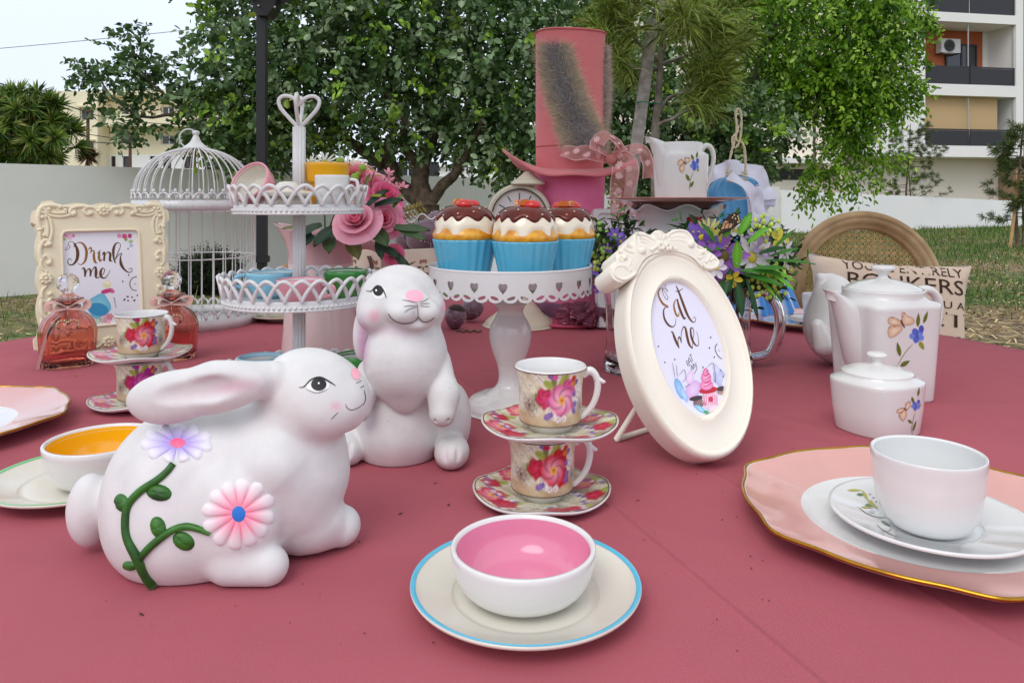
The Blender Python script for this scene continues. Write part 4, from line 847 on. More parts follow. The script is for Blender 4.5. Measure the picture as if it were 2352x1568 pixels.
# ------------------------------------------------------------------ crockery
M_china = mat('white_glazed_china', (0.76, 0.755, 0.74), 0.14, coat=0.6, spec=0.5, var=0.03, vs=8)
M_cool = mat('cool_white_china', (0.75, 0.76, 0.755), 0.12, coat=0.6, var=0.03, vs=8)
M_ivory = mat('ivory_glazed_stoneware', rgb(226, 221, 208), 0.2, coat=0.5, var=0.05, vs=10)
M_gold = mat('gilt_edge', rgb(206, 150, 52), 0.22, metal=1.0, var=0.4, vs=40)
M_pinkgl = mat('pink_glaze', rgb(226, 168, 160), 0.12, coat=0.7, var=0.10, vs=9)
M_print = mat('painted_print', rough=0.3, vcol=True, coat=0.2)
M_printm = mat('matt_painted_print', rough=0.6, vcol=True)
def glaze(n, c, **k): return mat(n, c, 0.14, coat=0.6, var=0.06, vs=12, **k)
def bowl(name, label, cat, c, R, H, rf, m_out, m_in, th=0.0045, group=None, e=1.0, rim_w=0.0, tilt=None, lipc=None):
    t = np.linspace(0, 1, 14) * rad(86); ro = rf + (R - rf) * np.sin(t) ** e / math.sin(rad(86)) ** e; zo = 0.003 + (H - 0.003) * (1 - np.cos(t)) / (1 - math.cos(rad(86)))
    r = thing(name, label, cat, c, group)
    prof = [(0.0005, 0.002), (rf * 0.8, 0.002), (rf * 0.86, 0.0), (rf, 0.0)] + list(zip(ro, zo)) + [(R - th * 0.25, H + th * 0.22), (R - th * 0.75, H + th * 0.22), (R - th, H - th * 0.2), (R - th - 0.001, H - 0.006)]
    def xf(m):
        if tilt is not None: m.v = [(v - A(c)) @ A(tilt).T + A(c) for v in m.v]
        return m
    xf(MB().lathe(prof, c, 64)).obj('body', m_out, r)
    ti = t[::-1]; ri = (rf - th * 0.2) + (R - th - rf) * np.sin(ti) ** e / math.sin(rad(86)) ** e; zi = 0.003 + th + (H - th - 0.006) * (1 - np.cos(ti)) / (1 - math.cos(rad(86)))
    pin = [(R - th - 0.0004, H - 0.002)] + list(zip(ri, zi))[1:] + [(0.0005, 0.003 + th)]
    xf(MB().lathe(pin, c, 64)).obj('inner_glaze', m_in, r)
    return r
def plate(name, label, cat, c, R, H, m, band=None, bw=0.006, well=0.58, fr=None, group=None, m_well=None, edge=None, seg=96, zr=None, rimcol=None):
    r = thing(name, label, cat, c, group); rw = R * well; x, y, z = c
    base = [(0.0005, 0.0035), (rw * 0.80, 0.003), (rw * 0.84, 0.0), (rw * 0.90, 0.0), (rw * 0.96, 0.0035)]
    def lath(mb, prof):                                                 # the outline only bites beyond the well
        p = A(prof); a = np.linspace(0, 2 * math.pi, seg, endpoint=False); k = np.clip((p[:, 0] - rw) / (R - rw), 0, 1) ** 1.5
        f = np.ones((seg, len(p))) if fr is None else 1 + (fr(a)[:, None] - 1) * k[None]; rr = p[:, 0][None] * f
        zz_ = np.broadcast_to(p[:, 1], rr.shape) + (0 if zr is None else zr(a)[:, None] * k[None] ** 2)
        return mb.grid(np.stack([x + rr * np.cos(a)[:, None], y + rr * np.sin(a)[:, None], z + zz_], -1), wu=True)
    mid = [(rw * 1.06, H * 0.42), (R * 0.86, H * 0.72), (R * 0.99, H - 0.003)]
    lath(MB(), base + [(a, b) for a, b in mid] + [(R, H - 0.0008), (R - 0.001, H + 0.0006), (R - 0.004, H)]).obj('underside', m if m_well is None else m_well, r)
    lath(MB(), [(R - 0.0038, H), (R * 0.9, H * 0.80), (rw * 1.12, H * 0.52), (rw * 1.04, H * 0.44)]).obj('rim', m, r)
    lath(MB(), [(rw * 1.04, H * 0.44), (rw * 0.99, H * 0.33), (rw * 0.93, 0.0062), (rw * 0.5, 0.0055), (0.0005, 0.0055)]).obj('well', m_well or m, r)
    if band: lath(MB(), [(R - 0.0005, H + 0.0008), (R - 0.002, H + 0.0011), (R - bw, H - bw * 0.22 + 0.0008)]).obj('rim_band', band, r)
    if edge:
        a = np.linspace(0, 2 * math.pi, seg * 2, endpoint=False); f = fr(a) if fr else np.ones_like(a); zz_ = np.zeros_like(a) if zr is None else zr(a)
        MB().tube(np.stack([x + (R - 0.001) * f * np.cos(a), y + (R - 0.001) * f * np.sin(a), z + H + zz_], 1), 0.0021, 8, closed=True).obj('gilt_edge', edge, r)
    return r
def handle(par, pts, rr, m, name='handle', sx=1.0, seg=10, n=28):
    P = spline(pts, n); R_ = spline([[x] for x in rr], n)[:, 0] if np.ndim(rr) else rr; return MB().tube(P, R_, seg, sx=sx).obj(name, m, par)

# --- pink bowl on the blue-rimmed saucer
M_blueband = glaze('turquoise_band', rgb(84, 188, 220)); M_greenband = glaze('green_band', rgb(96, 196, 110)); M_yelband = glaze('yellow_band', rgb(226, 160, 20))
c = px(1207, 1331, 0.648); c[2] = TZ
plate('saucer', 'cream saucer with a turquoise rim line under the pink-lined bowl', 'saucer', c, 0.1005, 0.0185, M_ivory, M_blueband, 0.005, 0.62)
bowl('bowl', 'small white bowl glazed pink inside on the turquoise-rimmed saucer', 'bowl', c + A([-0.002, 0, 0.0056]), 0.0635, 0.042, 0.036, M_china, glaze('pink_bowl_glaze', rgb(224, 138, 168)), 0.005, e=0.8)
# --- yellow bowl on the green-rimmed saucer
c = px(185, 1085, 0.90); c[2] = TZ
plate('saucer', 'cream saucer with a green rim line under the yellow-lined bowl', 'saucer', c, 0.1005, 0.0185, M_ivory, M_greenband, 0.005, 0.62)
bowl('bowl', 'small white bowl glazed yellow inside beside the lying rabbit', 'bowl', c + A([0.024, 0.004, 0.0056]), 0.064, 0.052, 0.036, M_china, glaze('yellow_bowl_glaze', rgb(242, 182, 20)), 0.005, e=0.85)
# --- saucer and bowl behind the tiered stand
c = tb(652, 733); plate('saucer', 'cream saucer with a yellow rim line behind the tiered stand', 'saucer', c, 0.1005, 0.0185, M_ivory, M_yelband, 0.005, 0.62)
bowl('bowl', 'cream bowl on the yellow-rimmed saucer behind the tiered stand', 'bowl', c + A([0.0, 0, 0.0056]), 0.062, 0.05, 0.036, M_ivory, M_ivory, 0.005)
# --- gilt-edged chargers
scal = lambda off: (lambda a: 1 + 0.020 * np.cos(6 * (a - off)) + 0.013 * np.cos(12 * (a - off)) + 0.005 * np.cos(18 * (a - off)))
cR = A([0.435, 0.79, TZ])
plate('charger_plate', 'pink charger plate with scalloped gilt edge under the plain white cup', 'plate', cR, 0.183, 0.024, M_pinkgl, None, 0, 0.62, scal(0.35), m_well=M_cool, edge=M_gold, seg=180)
cs = A([0.437, 0.776, TZ + 0.0058])
sa = plate('saucer', 'white saucer with a faint green sprig print on the pink charger', 'saucer', cs, 0.097, 0.017, M_cool, well=0.5)
def cup_plain(name, label, c, R, H, rf, m, group=None):
    r = thing(name, label, 'cup', c, group); th = 0.0035
    po = [(0.0005, 0.002), (rf * 0.9, 0.0), (rf, 0.0), (rf + (R - rf) * 0.45, H * 0.10), (rf + (R - rf) * 0.72, H * 0.28), (rf + (R - rf) * 0.92, H * 0.58), (R * 0.995, H * 0.85), (R, H - 0.001), (R - th * 0.4, H + 0.0006), (R - th, H - 0.001)]
    pi_ = [(R - th, H - 0.001), (R - th, H * 0.8), (rf + (R - rf) * 0.85 - th, H * 0.5), (rf + (R - rf) * 0.6 - th, H * 0.25), (rf * 0.8, 0.008), (0.0005, 0.007)]
    P = spline(po[2:], 26); MB().lathe([po[0], po[1]] + [tuple(p) for p in P], c, 72).obj('body', m, r); MB().lathe([tuple(p) for p in spline(pi_, 20)], c, 72).obj('inner_glaze', m, r); return r
cc_ = A([0.428, 0.762, TZ + 0.0115]); cup_plain('cup', 'plain white cup standing on the sprigged saucer of the pink charger', cc_, 0.0535, 0.079, 0.027, M_cool)
# sprig on the saucer
def last_bvh(root, names): 
    m = MB(); 
    for ch in root.children:
        if ch.name.split('.')[0] in names:
            V = A([tuple(v.co) for v in ch.data.vertices]) + ORIG[root.name]; m.add(V, [tuple(p.vertices) for p in ch.data.polygons])
    return m.bvh()
z8 = lambda x, y: (1659.6 + x * 0.30792, 965.6 + y * 0.30792)      # enlarged view -> photo pixel
dc = Decal(last_bvh(sa, ('rim', 'well')))
for a, b, w in (((930, 520), (1040, 520), 18), ((1040, 520), (1090, 600), 22), ((1080, 590), (1160, 660), 26), ((1030, 645), (1130, 650), 14)): dc.leaf(z8(*a), z8(*b), w * 0.31, rgb(176, 170, 56))
for a, b in (((1000, 550), (1060, 555)), ((1060, 630), (1125, 635)), ((1180, 745), (1255, 790))): dc.leaf(z8(*a), z8(*b), 7, rgb(86, 124, 74))
dc.stroke([z8(1005, 640), z8(1070, 690), z8(1150, 720), z8(1230, 725)], 1.6, rgb(70, 92, 70)); dc.stroke([z8(1145, 770), z8(1200, 820), z8(1300, 870)], 1.8, rgb(70, 56, 56)); dc.stroke([z8(1170, 800), z8(1230, 830), z8(1260, 800)], 1.4, rgb(70, 56, 56))
for x, y in ((1100, 550), (1125, 575), (1145, 605), (1110, 600)): dc.blob(z8(x, y), 2.4, 1.8, rgb(176, 140, 130))
dc.blob(z8(1115, 678), 6, 4, rgb(206, 196, 214)); dc.obj('printed_sprig', M_print, sa)
cL = A([-0.873, 1.11, TZ])
plate('charger_plate', 'pink charger plate with scalloped gilt edge beside the yellow-lined bowl', 'plate', cL, 0.183, 0.024, M_pinkgl, None, 0, 0.58, scal(0.1), m_well=M_cool, edge=M_gold, seg=150)
c = tb(1850, 745); plate('charger_plate', 'pink gilt-edged charger plate behind the glass tankard near the cane chair', 'plate', c, 0.165, 0.02, M_pinkgl, None, 0, 0.66, scal(0.2), m_well=M_cool, edge=M_gold, seg=120)
c2 = c + A([0.03, 0.0, 0.0058]); M_redband = glaze('red_band', rgb(140, 40, 50)); plate('saucer', 'white saucer with a dark red ring on the charger near the cane chair', 'saucer', c2, 0.075, 0.012, M_cool, M_redband, 0.003, 0.6)
cup_plain('cup', 'white cup on the red-ringed saucer behind the tall teapot', c2 + A([0.0, 0, 0.006]), 0.037, 0.074, 0.02, M_cool)

# ------------------------------------------------------------------ flower-printed tea cups
def fnoise(S, T, k, ph): return (np.sin(S * k + 1.7 * np.sin(T * k * 0.8 + ph)) + np.sin(T * k * 1.3 + 1.3 * np.sin(S * k * 1.1 + 2 * ph)) + np.sin((S + T) * k * 1.9 + ph)) / 3
def mixc(Cc, m, col): m = m[..., None]; return Cc * (1 - m) + A(col) * m
def rose(Cc, S, T, x, y, R, c_out, c_in, c_mid=None, ph=0.0):
    dx, dy = S - x, T - y; r = np.hypot(dx, dy) / R; a = np.arctan2(dy, dx); rr = r * (1 + 0.10 * np.sin(5 * a + ph) + 0.05 * np.sin(9 * a + 2 * ph)); ins = 1 / (1 + np.exp((rr - 1) * 22))
    pet = np.abs(np.sin(2.5 * a + 5.0 * r + ph)) ** 6; k = np.clip(r, 0, 1)[..., None]; col = A(c_in) * (1 - k) + A(c_out) * k; col = col * (1 - 0.45 * pet[..., None] * (r[..., None] > 0.25))
    Cc = Cc * (1 - ins[..., None]) + col * ins[..., None]
    if c_mid is not None:
        m = 1 / (1 + np.exp((r * (1 + 0.25 * np.sin(11 * a)) - 0.27) * 40)); Cc = mixc(Cc, m, c_mid); m = 1 / (1 + np.exp((r - 0.10) * 60)); Cc = mixc(Cc, m * 0.8, rgb(190, 60, 50))
    return Cc
def leafp(Cc, S, T, x, y, L, W, ang, col):
    dx, dy = S - x, T - y; ca, sa_ = math.cos(ang), math.sin(ang); u, v = (dx * ca + dy * sa_) / L, (-dx * sa_ + dy * ca) / W; m = 1 / (1 + np.exp(np.clip((u * u * (1 + 0.3 * np.clip(u, -1.2, 1.2)) + v * v - 1) * 9, -30, 30))); mid = np.exp(-(v / 0.12) ** 2) * 0.35
    return mixc(Cc, m, col) * (1 - (m * mid)[..., None])
def garden(S, T, kind, sau=False):                       # S, T in centimetres
    n1, n2, n3 = fnoise(S, T, 1.7, 0.3), fnoise(S, T, 4.3, 1.1), fnoise(S, T, 9.0, 2.0); Cc = np.ones(S.shape + (3,)) * A(rgb(234, 228, 204)); Cc = mixc(Cc, np.clip(n1 * 0.9, 0, 1) * 0.7, rgb(158, 160, 104)); Cc = mixc(Cc, np.clip(-n1 * 0.9 - 0.1, 0, 1), rgb(236, 236, 230)); Cc = mixc(Cc, np.clip(n2 * n3 * 1.4, 0, 0.6), rgb(104, 108, 66))
    pk = [((rgb(226, 96, 160), rgb(250, 206, 222)), (rgb(196, 40, 90), rgb(214, 70, 110))), ((rgb(214, 30, 60), rgb(246, 180, 204)), (rgb(190, 24, 56), rgb(216, 60, 90))), ((rgb(186, 40, 150), rgb(226, 120, 200)), (rgb(180, 26, 90), rgb(200, 50, 120)))][kind]
    W = rgb(240, 236, 240); V_ = rgb(138, 108, 176); G1, G2 = rgb(168, 184, 84), rgb(120, 140, 60); BR = rgb(104, 66, 66)
    if sau:
        q = np.clip(0.5 + 0.8 * fnoise(S + 3, T, 0.9, 0.5), 0, 1); Cc = mixc(Cc, q * (S > 1.5) * 0.7, rgb(112, 82, 72)); Cc = mixc(Cc, (np.abs(np.sin(T * 5 + 0.3 * np.sin(S * 6))) > 0.9) * (S < 0) * 0.4, rgb(130, 110, 84))
        for x, y, R, k in ((-5.7, -1.6, 1.8, 0), (-4.3, -3.6, 1.5, 1), (5.2, 2.0, 1.3, 0), (1.5, -6.0, 1.5, 1), (-3.6, 5.0, 1.5, 0), (3.4, -5.2, 1.1, 1), (5.9, -1.8, 1.2, 1), (1.6, 6, 1.4, 1), (-6, 2, 1.2, 1)): Cc = leafp(Cc, S, T, x + 1.2, y + 0.6, 1.1, 0.5, 0.6, G1); Cc = rose(Cc, S, T, x, y, R, pk[k][0], pk[k][1], rgb(236, 170, 60) if k == 0 and kind != 2 else None, x)
        for i in range(60):
            a = i * 2.4; rr_ = 3.6 + (i * 0.37) % 4.0; Cc = rose(Cc, S, T, rr_ * math.cos(a), rr_ * math.sin(a), 0.32, (W, V_)[i % 2], (W, V_)[i % 2]) 
        return Cc
    Cc = mixc(Cc, np.clip((1.9 - T + 0.4 * n1) * 1.3, 0, 1) * 0.7, rgb(190, 160, 116)); Cc = mixc(Cc, np.exp(-((S + 3.2) / 1.3) ** 2 - ((T - 2.2) / 1.0) ** 2) * (0.6 + 0.4 * (n3 > 0)), BR); Cc = mixc(Cc, np.exp(-((S - 3.6) / 0.8) ** 2 - ((T - 1.9) / 0.8) ** 2) * 0.8, BR)
    for x, y, L, W_, a, g in ((-0.7, 4.5, 0.8, 0.42, 2.6, G1), (0.9, 4.9, 0.9, 0.45, 1.1, G1), (-2.1, 3.0, 0.7, 0.35, 2.0, G2), (-0.2, 5.0, 0.6, 0.3, 1.7, G2)): Cc = leafp(Cc, S, T, x, y, L, W_, a, g)
    if kind == 1: Cc = rose(Cc, S, T, 1.5, 4.0, 1.1, rgb(200, 20, 40), rgb(226, 50, 60), None, 1); Cc = rose(Cc, S, T, 1.9, 2.2, 1.1, rgb(206, 24, 40), rgb(220, 40, 60), None, 2)
    else: Cc = rose(Cc, S, T, 1.6, 4.1, 1.0, pk[0][0], pk[0][0], None, 1)
    Cc = rose(Cc, S, T, -1.25, 3.1, 1.05, *pk[1], None, 0.4); Cc = rose(Cc, S, T, 0.75, 2.9, 1.6, *pk[0], rgb(236, 176, 70), 0.9)
    for i, (x, y) in enumerate(((2.6, 4.6), (2.9, 4.0), (2.5, 3.4), (2.9, 2.9), (2.6, 2.3), (3.1, 3.4), (2.4, 1.7), (-0.2, 1.2), (-0.6, 1.45), (0.3, 1.0), (-1.0, 1.2), (1.0, 1.0), (-0.2, 5.3), (0.2, 5.6), (-0.5, 5.5))): Cc = rose(Cc, S, T, x, y, 0.34, (V_, W)[i % 2], (V_, W)[i % 2], rgb(210, 190, 90) if i % 2 else None, x)
    for x, y, cc__ in ((2.1, 5.1, rgb(214, 60, 30)), (2.2, 4.5, rgb(232, 150, 40)), (-0.1, 5.35, pk[0][0])): Cc = rose(Cc, S, T, x, y, 0.3, cc__, cc__)
    return Cc
M_line = mat('dark_rim_line', rgb(80, 48, 40), 0.3)
def tea_cup(label, c, kind, rot, group):
    R, H = 0.0425, 0.0725; r = thing('tea_cup', label, 'tea cup', c, group); nu, nv = 220, 64
    prof = spline([(0.0358, 0.0105), (0.0372, 0.018), (0.0370, 0.040), (0.0380, 0.056), (0.0405, 0.066), (R, H)], nv); a = np.linspace(-math.pi, math.pi, nu, endpoint=False); aa_ = a + rot
    P = np.stack([c[0] + prof[:, 0][None] * np.cos(aa_)[:, None], c[1] + prof[:, 0][None] * np.sin(aa_)[:, None], c[2] + np.broadcast_to(prof[:, 1], (nu, nv))], -1)
    S = (a[:, None] * 3.75 + 0 * prof[:, 1][None]); S = np.where(np.abs(S) > 6.1, S - np.sign(S) * 12.0, S); T = np.broadcast_to(prof[:, 1] * 90 - 0.8, S.shape)
    MB().grid(P, wu=True, col=garden(S, T, kind)).obj('printed_body', M_print, r)
    MB().lathe([(0.0005, 0.003), (0.020, 0.003), (0.0225, 0.0), (0.0255, 0.0), (0.0262, 0.004), (0.031, 0.0075), (0.0352, 0.0100), (0.0359, 0.0106)], c, 64).obj('foot', M_china, r)
    MB().lathe([tuple(x) for x in spline([(R + 0.0002, H - 0.0002), (R - 0.0006, H + 0.0008), (R - 0.0022, H), (0.0362, 0.056), (0.0352, 0.03), (0.034, 0.018), (0.026, 0.0105), (0.0005, 0.010)], 30)], c, 64).obj('inner_glaze', M_china, r)
    MB().tube([(c[0] + (R + 0.0002) * math.cos(t), c[1] + (R + 0.0002) * math.sin(t), c[2] + H - 0.0004) for t in np.linspace(0, 2 * math.pi, 72, endpoint=False)], 0.0005, 6, closed=True).obj('rim_line', M_line, r)
    MB().tube([(c[0] + 0.0360 * math.cos(t), c[1] + 0.0360 * math.sin(t), c[2] + 0.0107) for t in np.linspace(0, 2 * math.pi, 72, endpoint=False)], 0.0005, 6, closed=True).obj('foot_line', M_line, r)
    h = A([math.cos(rad(-8)), math.sin(rad(-8)), 0]); z = A([0, 0, 1.0])
    handle(r, [c + h * x + z * y for x, y in ((0.038, 0.063), (0.046, 0.0685), (0.053, 0.063), (0.0555, 0.052), (0.053, 0.037), (0.047, 0.025), (0.0385, 0.016), (0.035, 0.0145))], [0.0045, 0.005, 0.0042, 0.004, 0.0038, 0.0036, 0.0036, 0.004], M_china)
    MB().tube([c + h * x + z * y for x, y in ((0.052, 0.059), (0.0575, 0.0575), (0.0625, 0.0555), (0.0645, 0.056))], [0.0042, 0.0036, 0.0022, 0.0012], 8).obj('handle_spur', M_china, r)
    return r
def tea_saucer(label, c, kind, rot, group, edge=0.020):
    r = thing('tea_saucer', label, 'saucer', c, group); R, H = 0.080, 0.013; nu, nv = 200, 40; a = np.linspace(0, 2 * math.pi, nu, endpoint=False); t = np.linspace(0.0, 1, nv)
    fr = 1 + edge * np.cos(4 * (a - rot)) - 0.006 * np.cos(8 * (a - rot)); up = 0.0028 * np.cos(4 * (a - rot)) + 0.0015
    rr = R * 0.985 * t[None] * (1 + (fr[:, None] - 1) * t[None] ** 2); zz_ = 0.004 + np.clip((t - 0.36) / 0.64, 0, 1)[None] ** 1.25 * (H - 0.004 + up[:, None]); X, Y = rr * np.cos(a)[:, None], rr * np.sin(a)[:, None]
    MB().grid(np.stack([c[0] + X, c[1] + Y, c[2] + zz_], -1), wu=True, col=garden(X * 100, Y * 100, kind, True)).obj('printed_face', M_print, r)
    t2 = A([1.0, 1.012, 1.004, 0.9, 0.7, 0.50, 0.44, 0.40, 0.0]); z2 = A([0.0, -0.001, -0.0026, -0.0052, -0.0052, -0.0035, 0, 0, 0]); zt_ = 0.004 + np.clip((np.minimum(t2, 1) - 0.36) / 0.64, 0, 1)[None] ** 1.25 * (H - 0.004 + up[:, None]) + z2[None]; zt_[:, 6:] = A([0.0, 0.0, 0.002])[None]
    rr = R * 0.985 * t2[None] * (1 + (fr[:, None] - 1) * np.minimum(t2, 1)[None] ** 2); MB().grid(np.stack([c[0] + rr * np.cos(a)[:, None], c[1] + rr * np.sin(a)[:, None], c[2] + zt_], -1), wu=True, flip=True).obj('underside', M_china, r)
    MB().tube(np.stack([c[0] + R * 0.96 * fr * np.cos(a), c[1] + R * 0.96 * fr * np.sin(a), c[2] + H + up - 0.0006], 1), 0.0006, 6, closed=True).obj('rim_line', M_line, r)
    return r
def cup_stack(cx, d, kinds, where, rot, edge, dx, srot):
    z = TZ; X = (cx - HX) / F * d
    for lvl in (0, 1):
        s = A([X + dx[lvl], d + (0.004 if lvl else 0), z]); nm = ('lower', 'upper')[lvl]
        tea_saucer('rose-printed white saucer, %s one of the tea cup stack %s' % (nm, where), s, kinds[lvl][1], srot, 'flower-printed saucers', edge)
        cc = s + A([0.001, 0, 0.0042]); tea_cup('rose-printed tea cup, %s one of the stack %s' % (nm, where), cc, kinds[lvl][0], rot, 'flower-printed tea cups'); z = cc[2] + 0.0733
cup_stack(1244, 0.868, ((1, 1), (0, 1)), 'beside the oval frame', rad(-84), 0.022, (0.0, 0.0095), 0.0)
cup_stack(323, 1.262, ((2, 0), (1, 0)), 'beside the pink glass bottles', rad(-70), 0.022, (0.0, -0.001), 0.35)

# ------------------------------------------------------------------ faceted white tea set
def poly_fr(ang, dist, p=18):
    ang, dist = A(ang), A(dist)
    return lambda a: 1.0 / np.sum(np.maximum(0, np.cos(a[:, None] - ang[None]) / dist[None]) ** p, 1) ** (1.0 / p)
def faceted(mb, c, levels, frs, seg=144):                     # levels: (scale, z, blend to round)
    a = np.linspace(0, 2 * math.pi, seg, endpoint=False); f = frs(a); rm = float(np.mean(f)); P = []
    for s, z, rd in levels: q = (f * (1 - rd) + rm * rd) * s; P.append(np.stack([c[0] + q * np.cos(a), c[1] + q * np.sin(a), np.full(seg, c[2] + z)], 1))
    return mb.grid(A(P).transpose(1, 0, 2), wu=True)
D2R = math.pi / 180
# teapot
cT = A([0.664, 1.325, TZ]); frT = poly_fr([x * D2R for x in (-75, 15, 105, 195, -120, -30, 60, 150)], [0.0735] * 4 + [0.092] * 4, 26)
root = thing('teapot', 'tall white faceted teapot printed with a butterfly and blue flower', 'teapot', cT); body = MB()
faceted(body, cT, [(0.02, 0.002, 1), (0.84, 0.0, 0), (0.865, 0.004, 0), (0.90, 0.05, 0), (0.955, 0.12, 0), (0.99, 0.160, 0), (0.997, 0.1655, 0), (0.975, 0.170, 0.05), (0.86, 0.1745, 0.7), (0.835, 0.179, 1), (0.83, 0.187, 1), (0.84, 0.1905, 1), (0.80, 0.192, 1), (0.78, 0.186, 1)], frT); body.obj('body', M_china, root)
MB().lathe([tuple(x) for x in spline([(0.0632, 0.190), (0.060, 0.1935), (0.045, 0.2015), (0.022, 0.2075), (0.0095, 0.210), (0.0085, 0.217), (0.012, 0.2215), (0.0185, 0.2245), (0.0195, 0.2285), (0.014, 0.2325), (0.0005, 0.2335)], 44)], cT, 56).obj('lid', M_china, root)
sp = []                                                      # broad pitcher spout on the left face
for zc, out, wd, dp in ((0.030, 0.060, 0.004, 0.008), (0.040, 0.066, 0.016, 0.012), (0.070, 0.078, 0.026, 0.020), (0.105, 0.088, 0.028, 0.028), (0.140, 0.098, 0.0255, 0.032), (0.165, 0.107, 0.021, 0.030), (0.182, 0.116, 0.0165, 0.024), (0.1925, 0.126, 0.0125, 0.0165)):
    n_ = A([math.cos(197 * D2R), math.sin(197 * D2R), 0]); s_ = A([-n_[1], n_[0], 0]); sp.append([cT + n_ * (out - dp + dp * math.cos(t)) + s_ * wd * math.sin(t) + A([0, 0, zc + (0.010 * (1 - math.cos(t)) * -0.5 if zc > 0.15 else 0)]) for t in np.linspace(0, 2 * math.pi, 28, endpoint=False)])
spm = MB().grid(A(sp), wv=True); spm.obj('spout', M_china, root)
e_ = A(sp[-1]); mid = e_.mean(0); MB().grid(A([e_, mid + (e_ - mid) * 1.05 + A([0, 0, 0.0015]), mid + (e_ - mid) * 0.80 + A([0, 0, 0.0012]), mid + (e_ - mid) * 0.7 - A([0, 0, 0.015])]), wv=True).obj('spout_lip', M_china, root)
hd = A([math.cos(8 * D2R), math.sin(8 * D2R), 0]); z = A([0, 0, 1.0])
handle(root, [cT + hd * x + z * y for x, y in ((0.060, 0.176), (0.080, 0.188), (0.100, 0.180), (0.110, 0.155), (0.103, 0.115), (0.088, 0.075), (0.064, 0.052))], [0.0085, 0.008, 0.0075, 0.0072, 0.007, 0.007, 0.008], M_china, sx=1.4)
zt1 = lambda x, y: (1780.3 + x * 0.36565, 452.6 + y * 0.36565)
def butterfly(dc, tf, k, W1, W2, W3, bd, fl, stem, lv):
    cw, ce = rgb(240, 222, 196), rgb(196, 140, 96)
    for w in (W1, W2, W3):
        P = [tf(*p) for p in w]; cx, cy = A(P).mean(0); V2 = [(cx, cy)] + P; n = len(P); dc.mesh(V2, [(0, 1 + i, 1 + (i + 1) % n) for i in range(n)], A([cw] + [A(ce) * 0.6 + A(cw) * 0.4] * n))
        dc.stroke([tf(*p) for p in w + w[:1]], 1.0 * k, A(ce) * 0.8, taper=False)
        for p in w[1:3]: q = A(tf(*p)) * 0.8 + A([cx, cy]) * 0.2; dc.blob(q, 1.6 * k, 1.3 * k, rgb(190, 110, 70), off=0.0006)
    dc.stroke([tf(*p) for p in bd], 3.2 * k, rgb(96, 54, 42), off=0.0007)
    dc.stroke([tf(*p) for p in stem], 1.5 * k, rgb(120, 130, 70))
    for (a, b, w, g) in lv: dc.leaf(tf(*a), tf(*b), w * k, (rgb(108, 120, 40), rgb(160, 160, 60))[g]); dc.stroke([tf(*a), tf(*b)], 0.6 * k, rgb(70, 80, 30), off=0.0006)
    fx, fy, fr_ = fl
    for i in range(5): t = i * 1.2566 + 0.5; dc.blob(tf(fx + fr_ * 0.55 * math.cos(t), fy + fr_ * 0.55 * math.sin(t)), fr_ * 0.5 * k * 0.366, fr_ * 0.42 * k * 0.366, (rgb(112, 140, 224), rgb(84, 108, 206))[i % 2], t * 57, off=0.0005)
    dc.blob(tf(fx + fr_ * 0.6, fy - fr_ * 0.9), fr_ * 0.34 * k * 0.366, fr_ * 0.5 * k * 0.366, rgb(76, 88, 190), off=0.0006); dc.blob(tf(fx, fy), 1.8 * k, 1.8 * k, rgb(60, 50, 110), off=0.0008)
dc = Decal(body)
butterfly(dc, zt1, 1.0, [(795, 800), (775, 770), (735, 752), (710, 765), (715, 795), (755, 805)], [(800, 790), (795, 745), (805, 722), (830, 745), (860, 757), (874, 775), (862, 797), (820, 805)], [(795, 810), (750, 808), (715, 815), (708, 855), (722, 882), (760, 868), (795, 835)], [(788, 768), (798, 795), (815, 822)], (890, 868, 46), [(868, 918), (825, 965), (795, 1010), (768, 1056)],
          [((785, 1000), (766, 908), 10, 0), ((785, 1062), (846, 1026), 11, 0), ((895, 815), (901, 726), 9, 0), ((932, 792), (958, 716), 8, 0), ((905, 905), (935, 958), 11, 1)])
dc.obj('printed_butterfly_flower', M_print, root)
# sugar bowl
cS = A([0.556, 1.128, TZ]); frS = poly_fr([x * D2R for x in (-65, 115, -152, 28, -108.5, 71.5, 160, -20)], [0.059, 0.059, 0.061, 0.061, 0.070, 0.070, 0.072, 0.072], 6)
root = thing('sugar_bowl', 'low white lidded sugar bowl with butterfly print in front of the teapot', 'sugar bowl', cS); body = MB()
faceted(body, cS, [(0.02, 0.002, 1), (0.86, 0.0, 0), (0.885, 0.003, 0), (0.95, 0.035, 0), (0.995, 0.070, 0), (1.0, 0.0745, 0), (0.985, 0.078, 0.0), (0.86, 0.0815, 0.6), (0.815, 0.085, 1), (0.81, 0.0885, 1), (0.775, 0.0895, 1), (0.76, 0.085, 1)], frS); body.obj('body', M_china, root)
MB().lathe([tuple(x) for x in spline([(0.0505, 0.0865), (0.049, 0.0895), (0.036, 0.0945), (0.016, 0.0985), (0.0078, 0.1005), (0.0072, 0.106), (0.010, 0.1095), (0.0145, 0.1115), (0.0150, 0.1145), (0.0105, 0.1175), (0.0005, 0.118)], 40)], cS, 48).obj('lid', M_china, root)
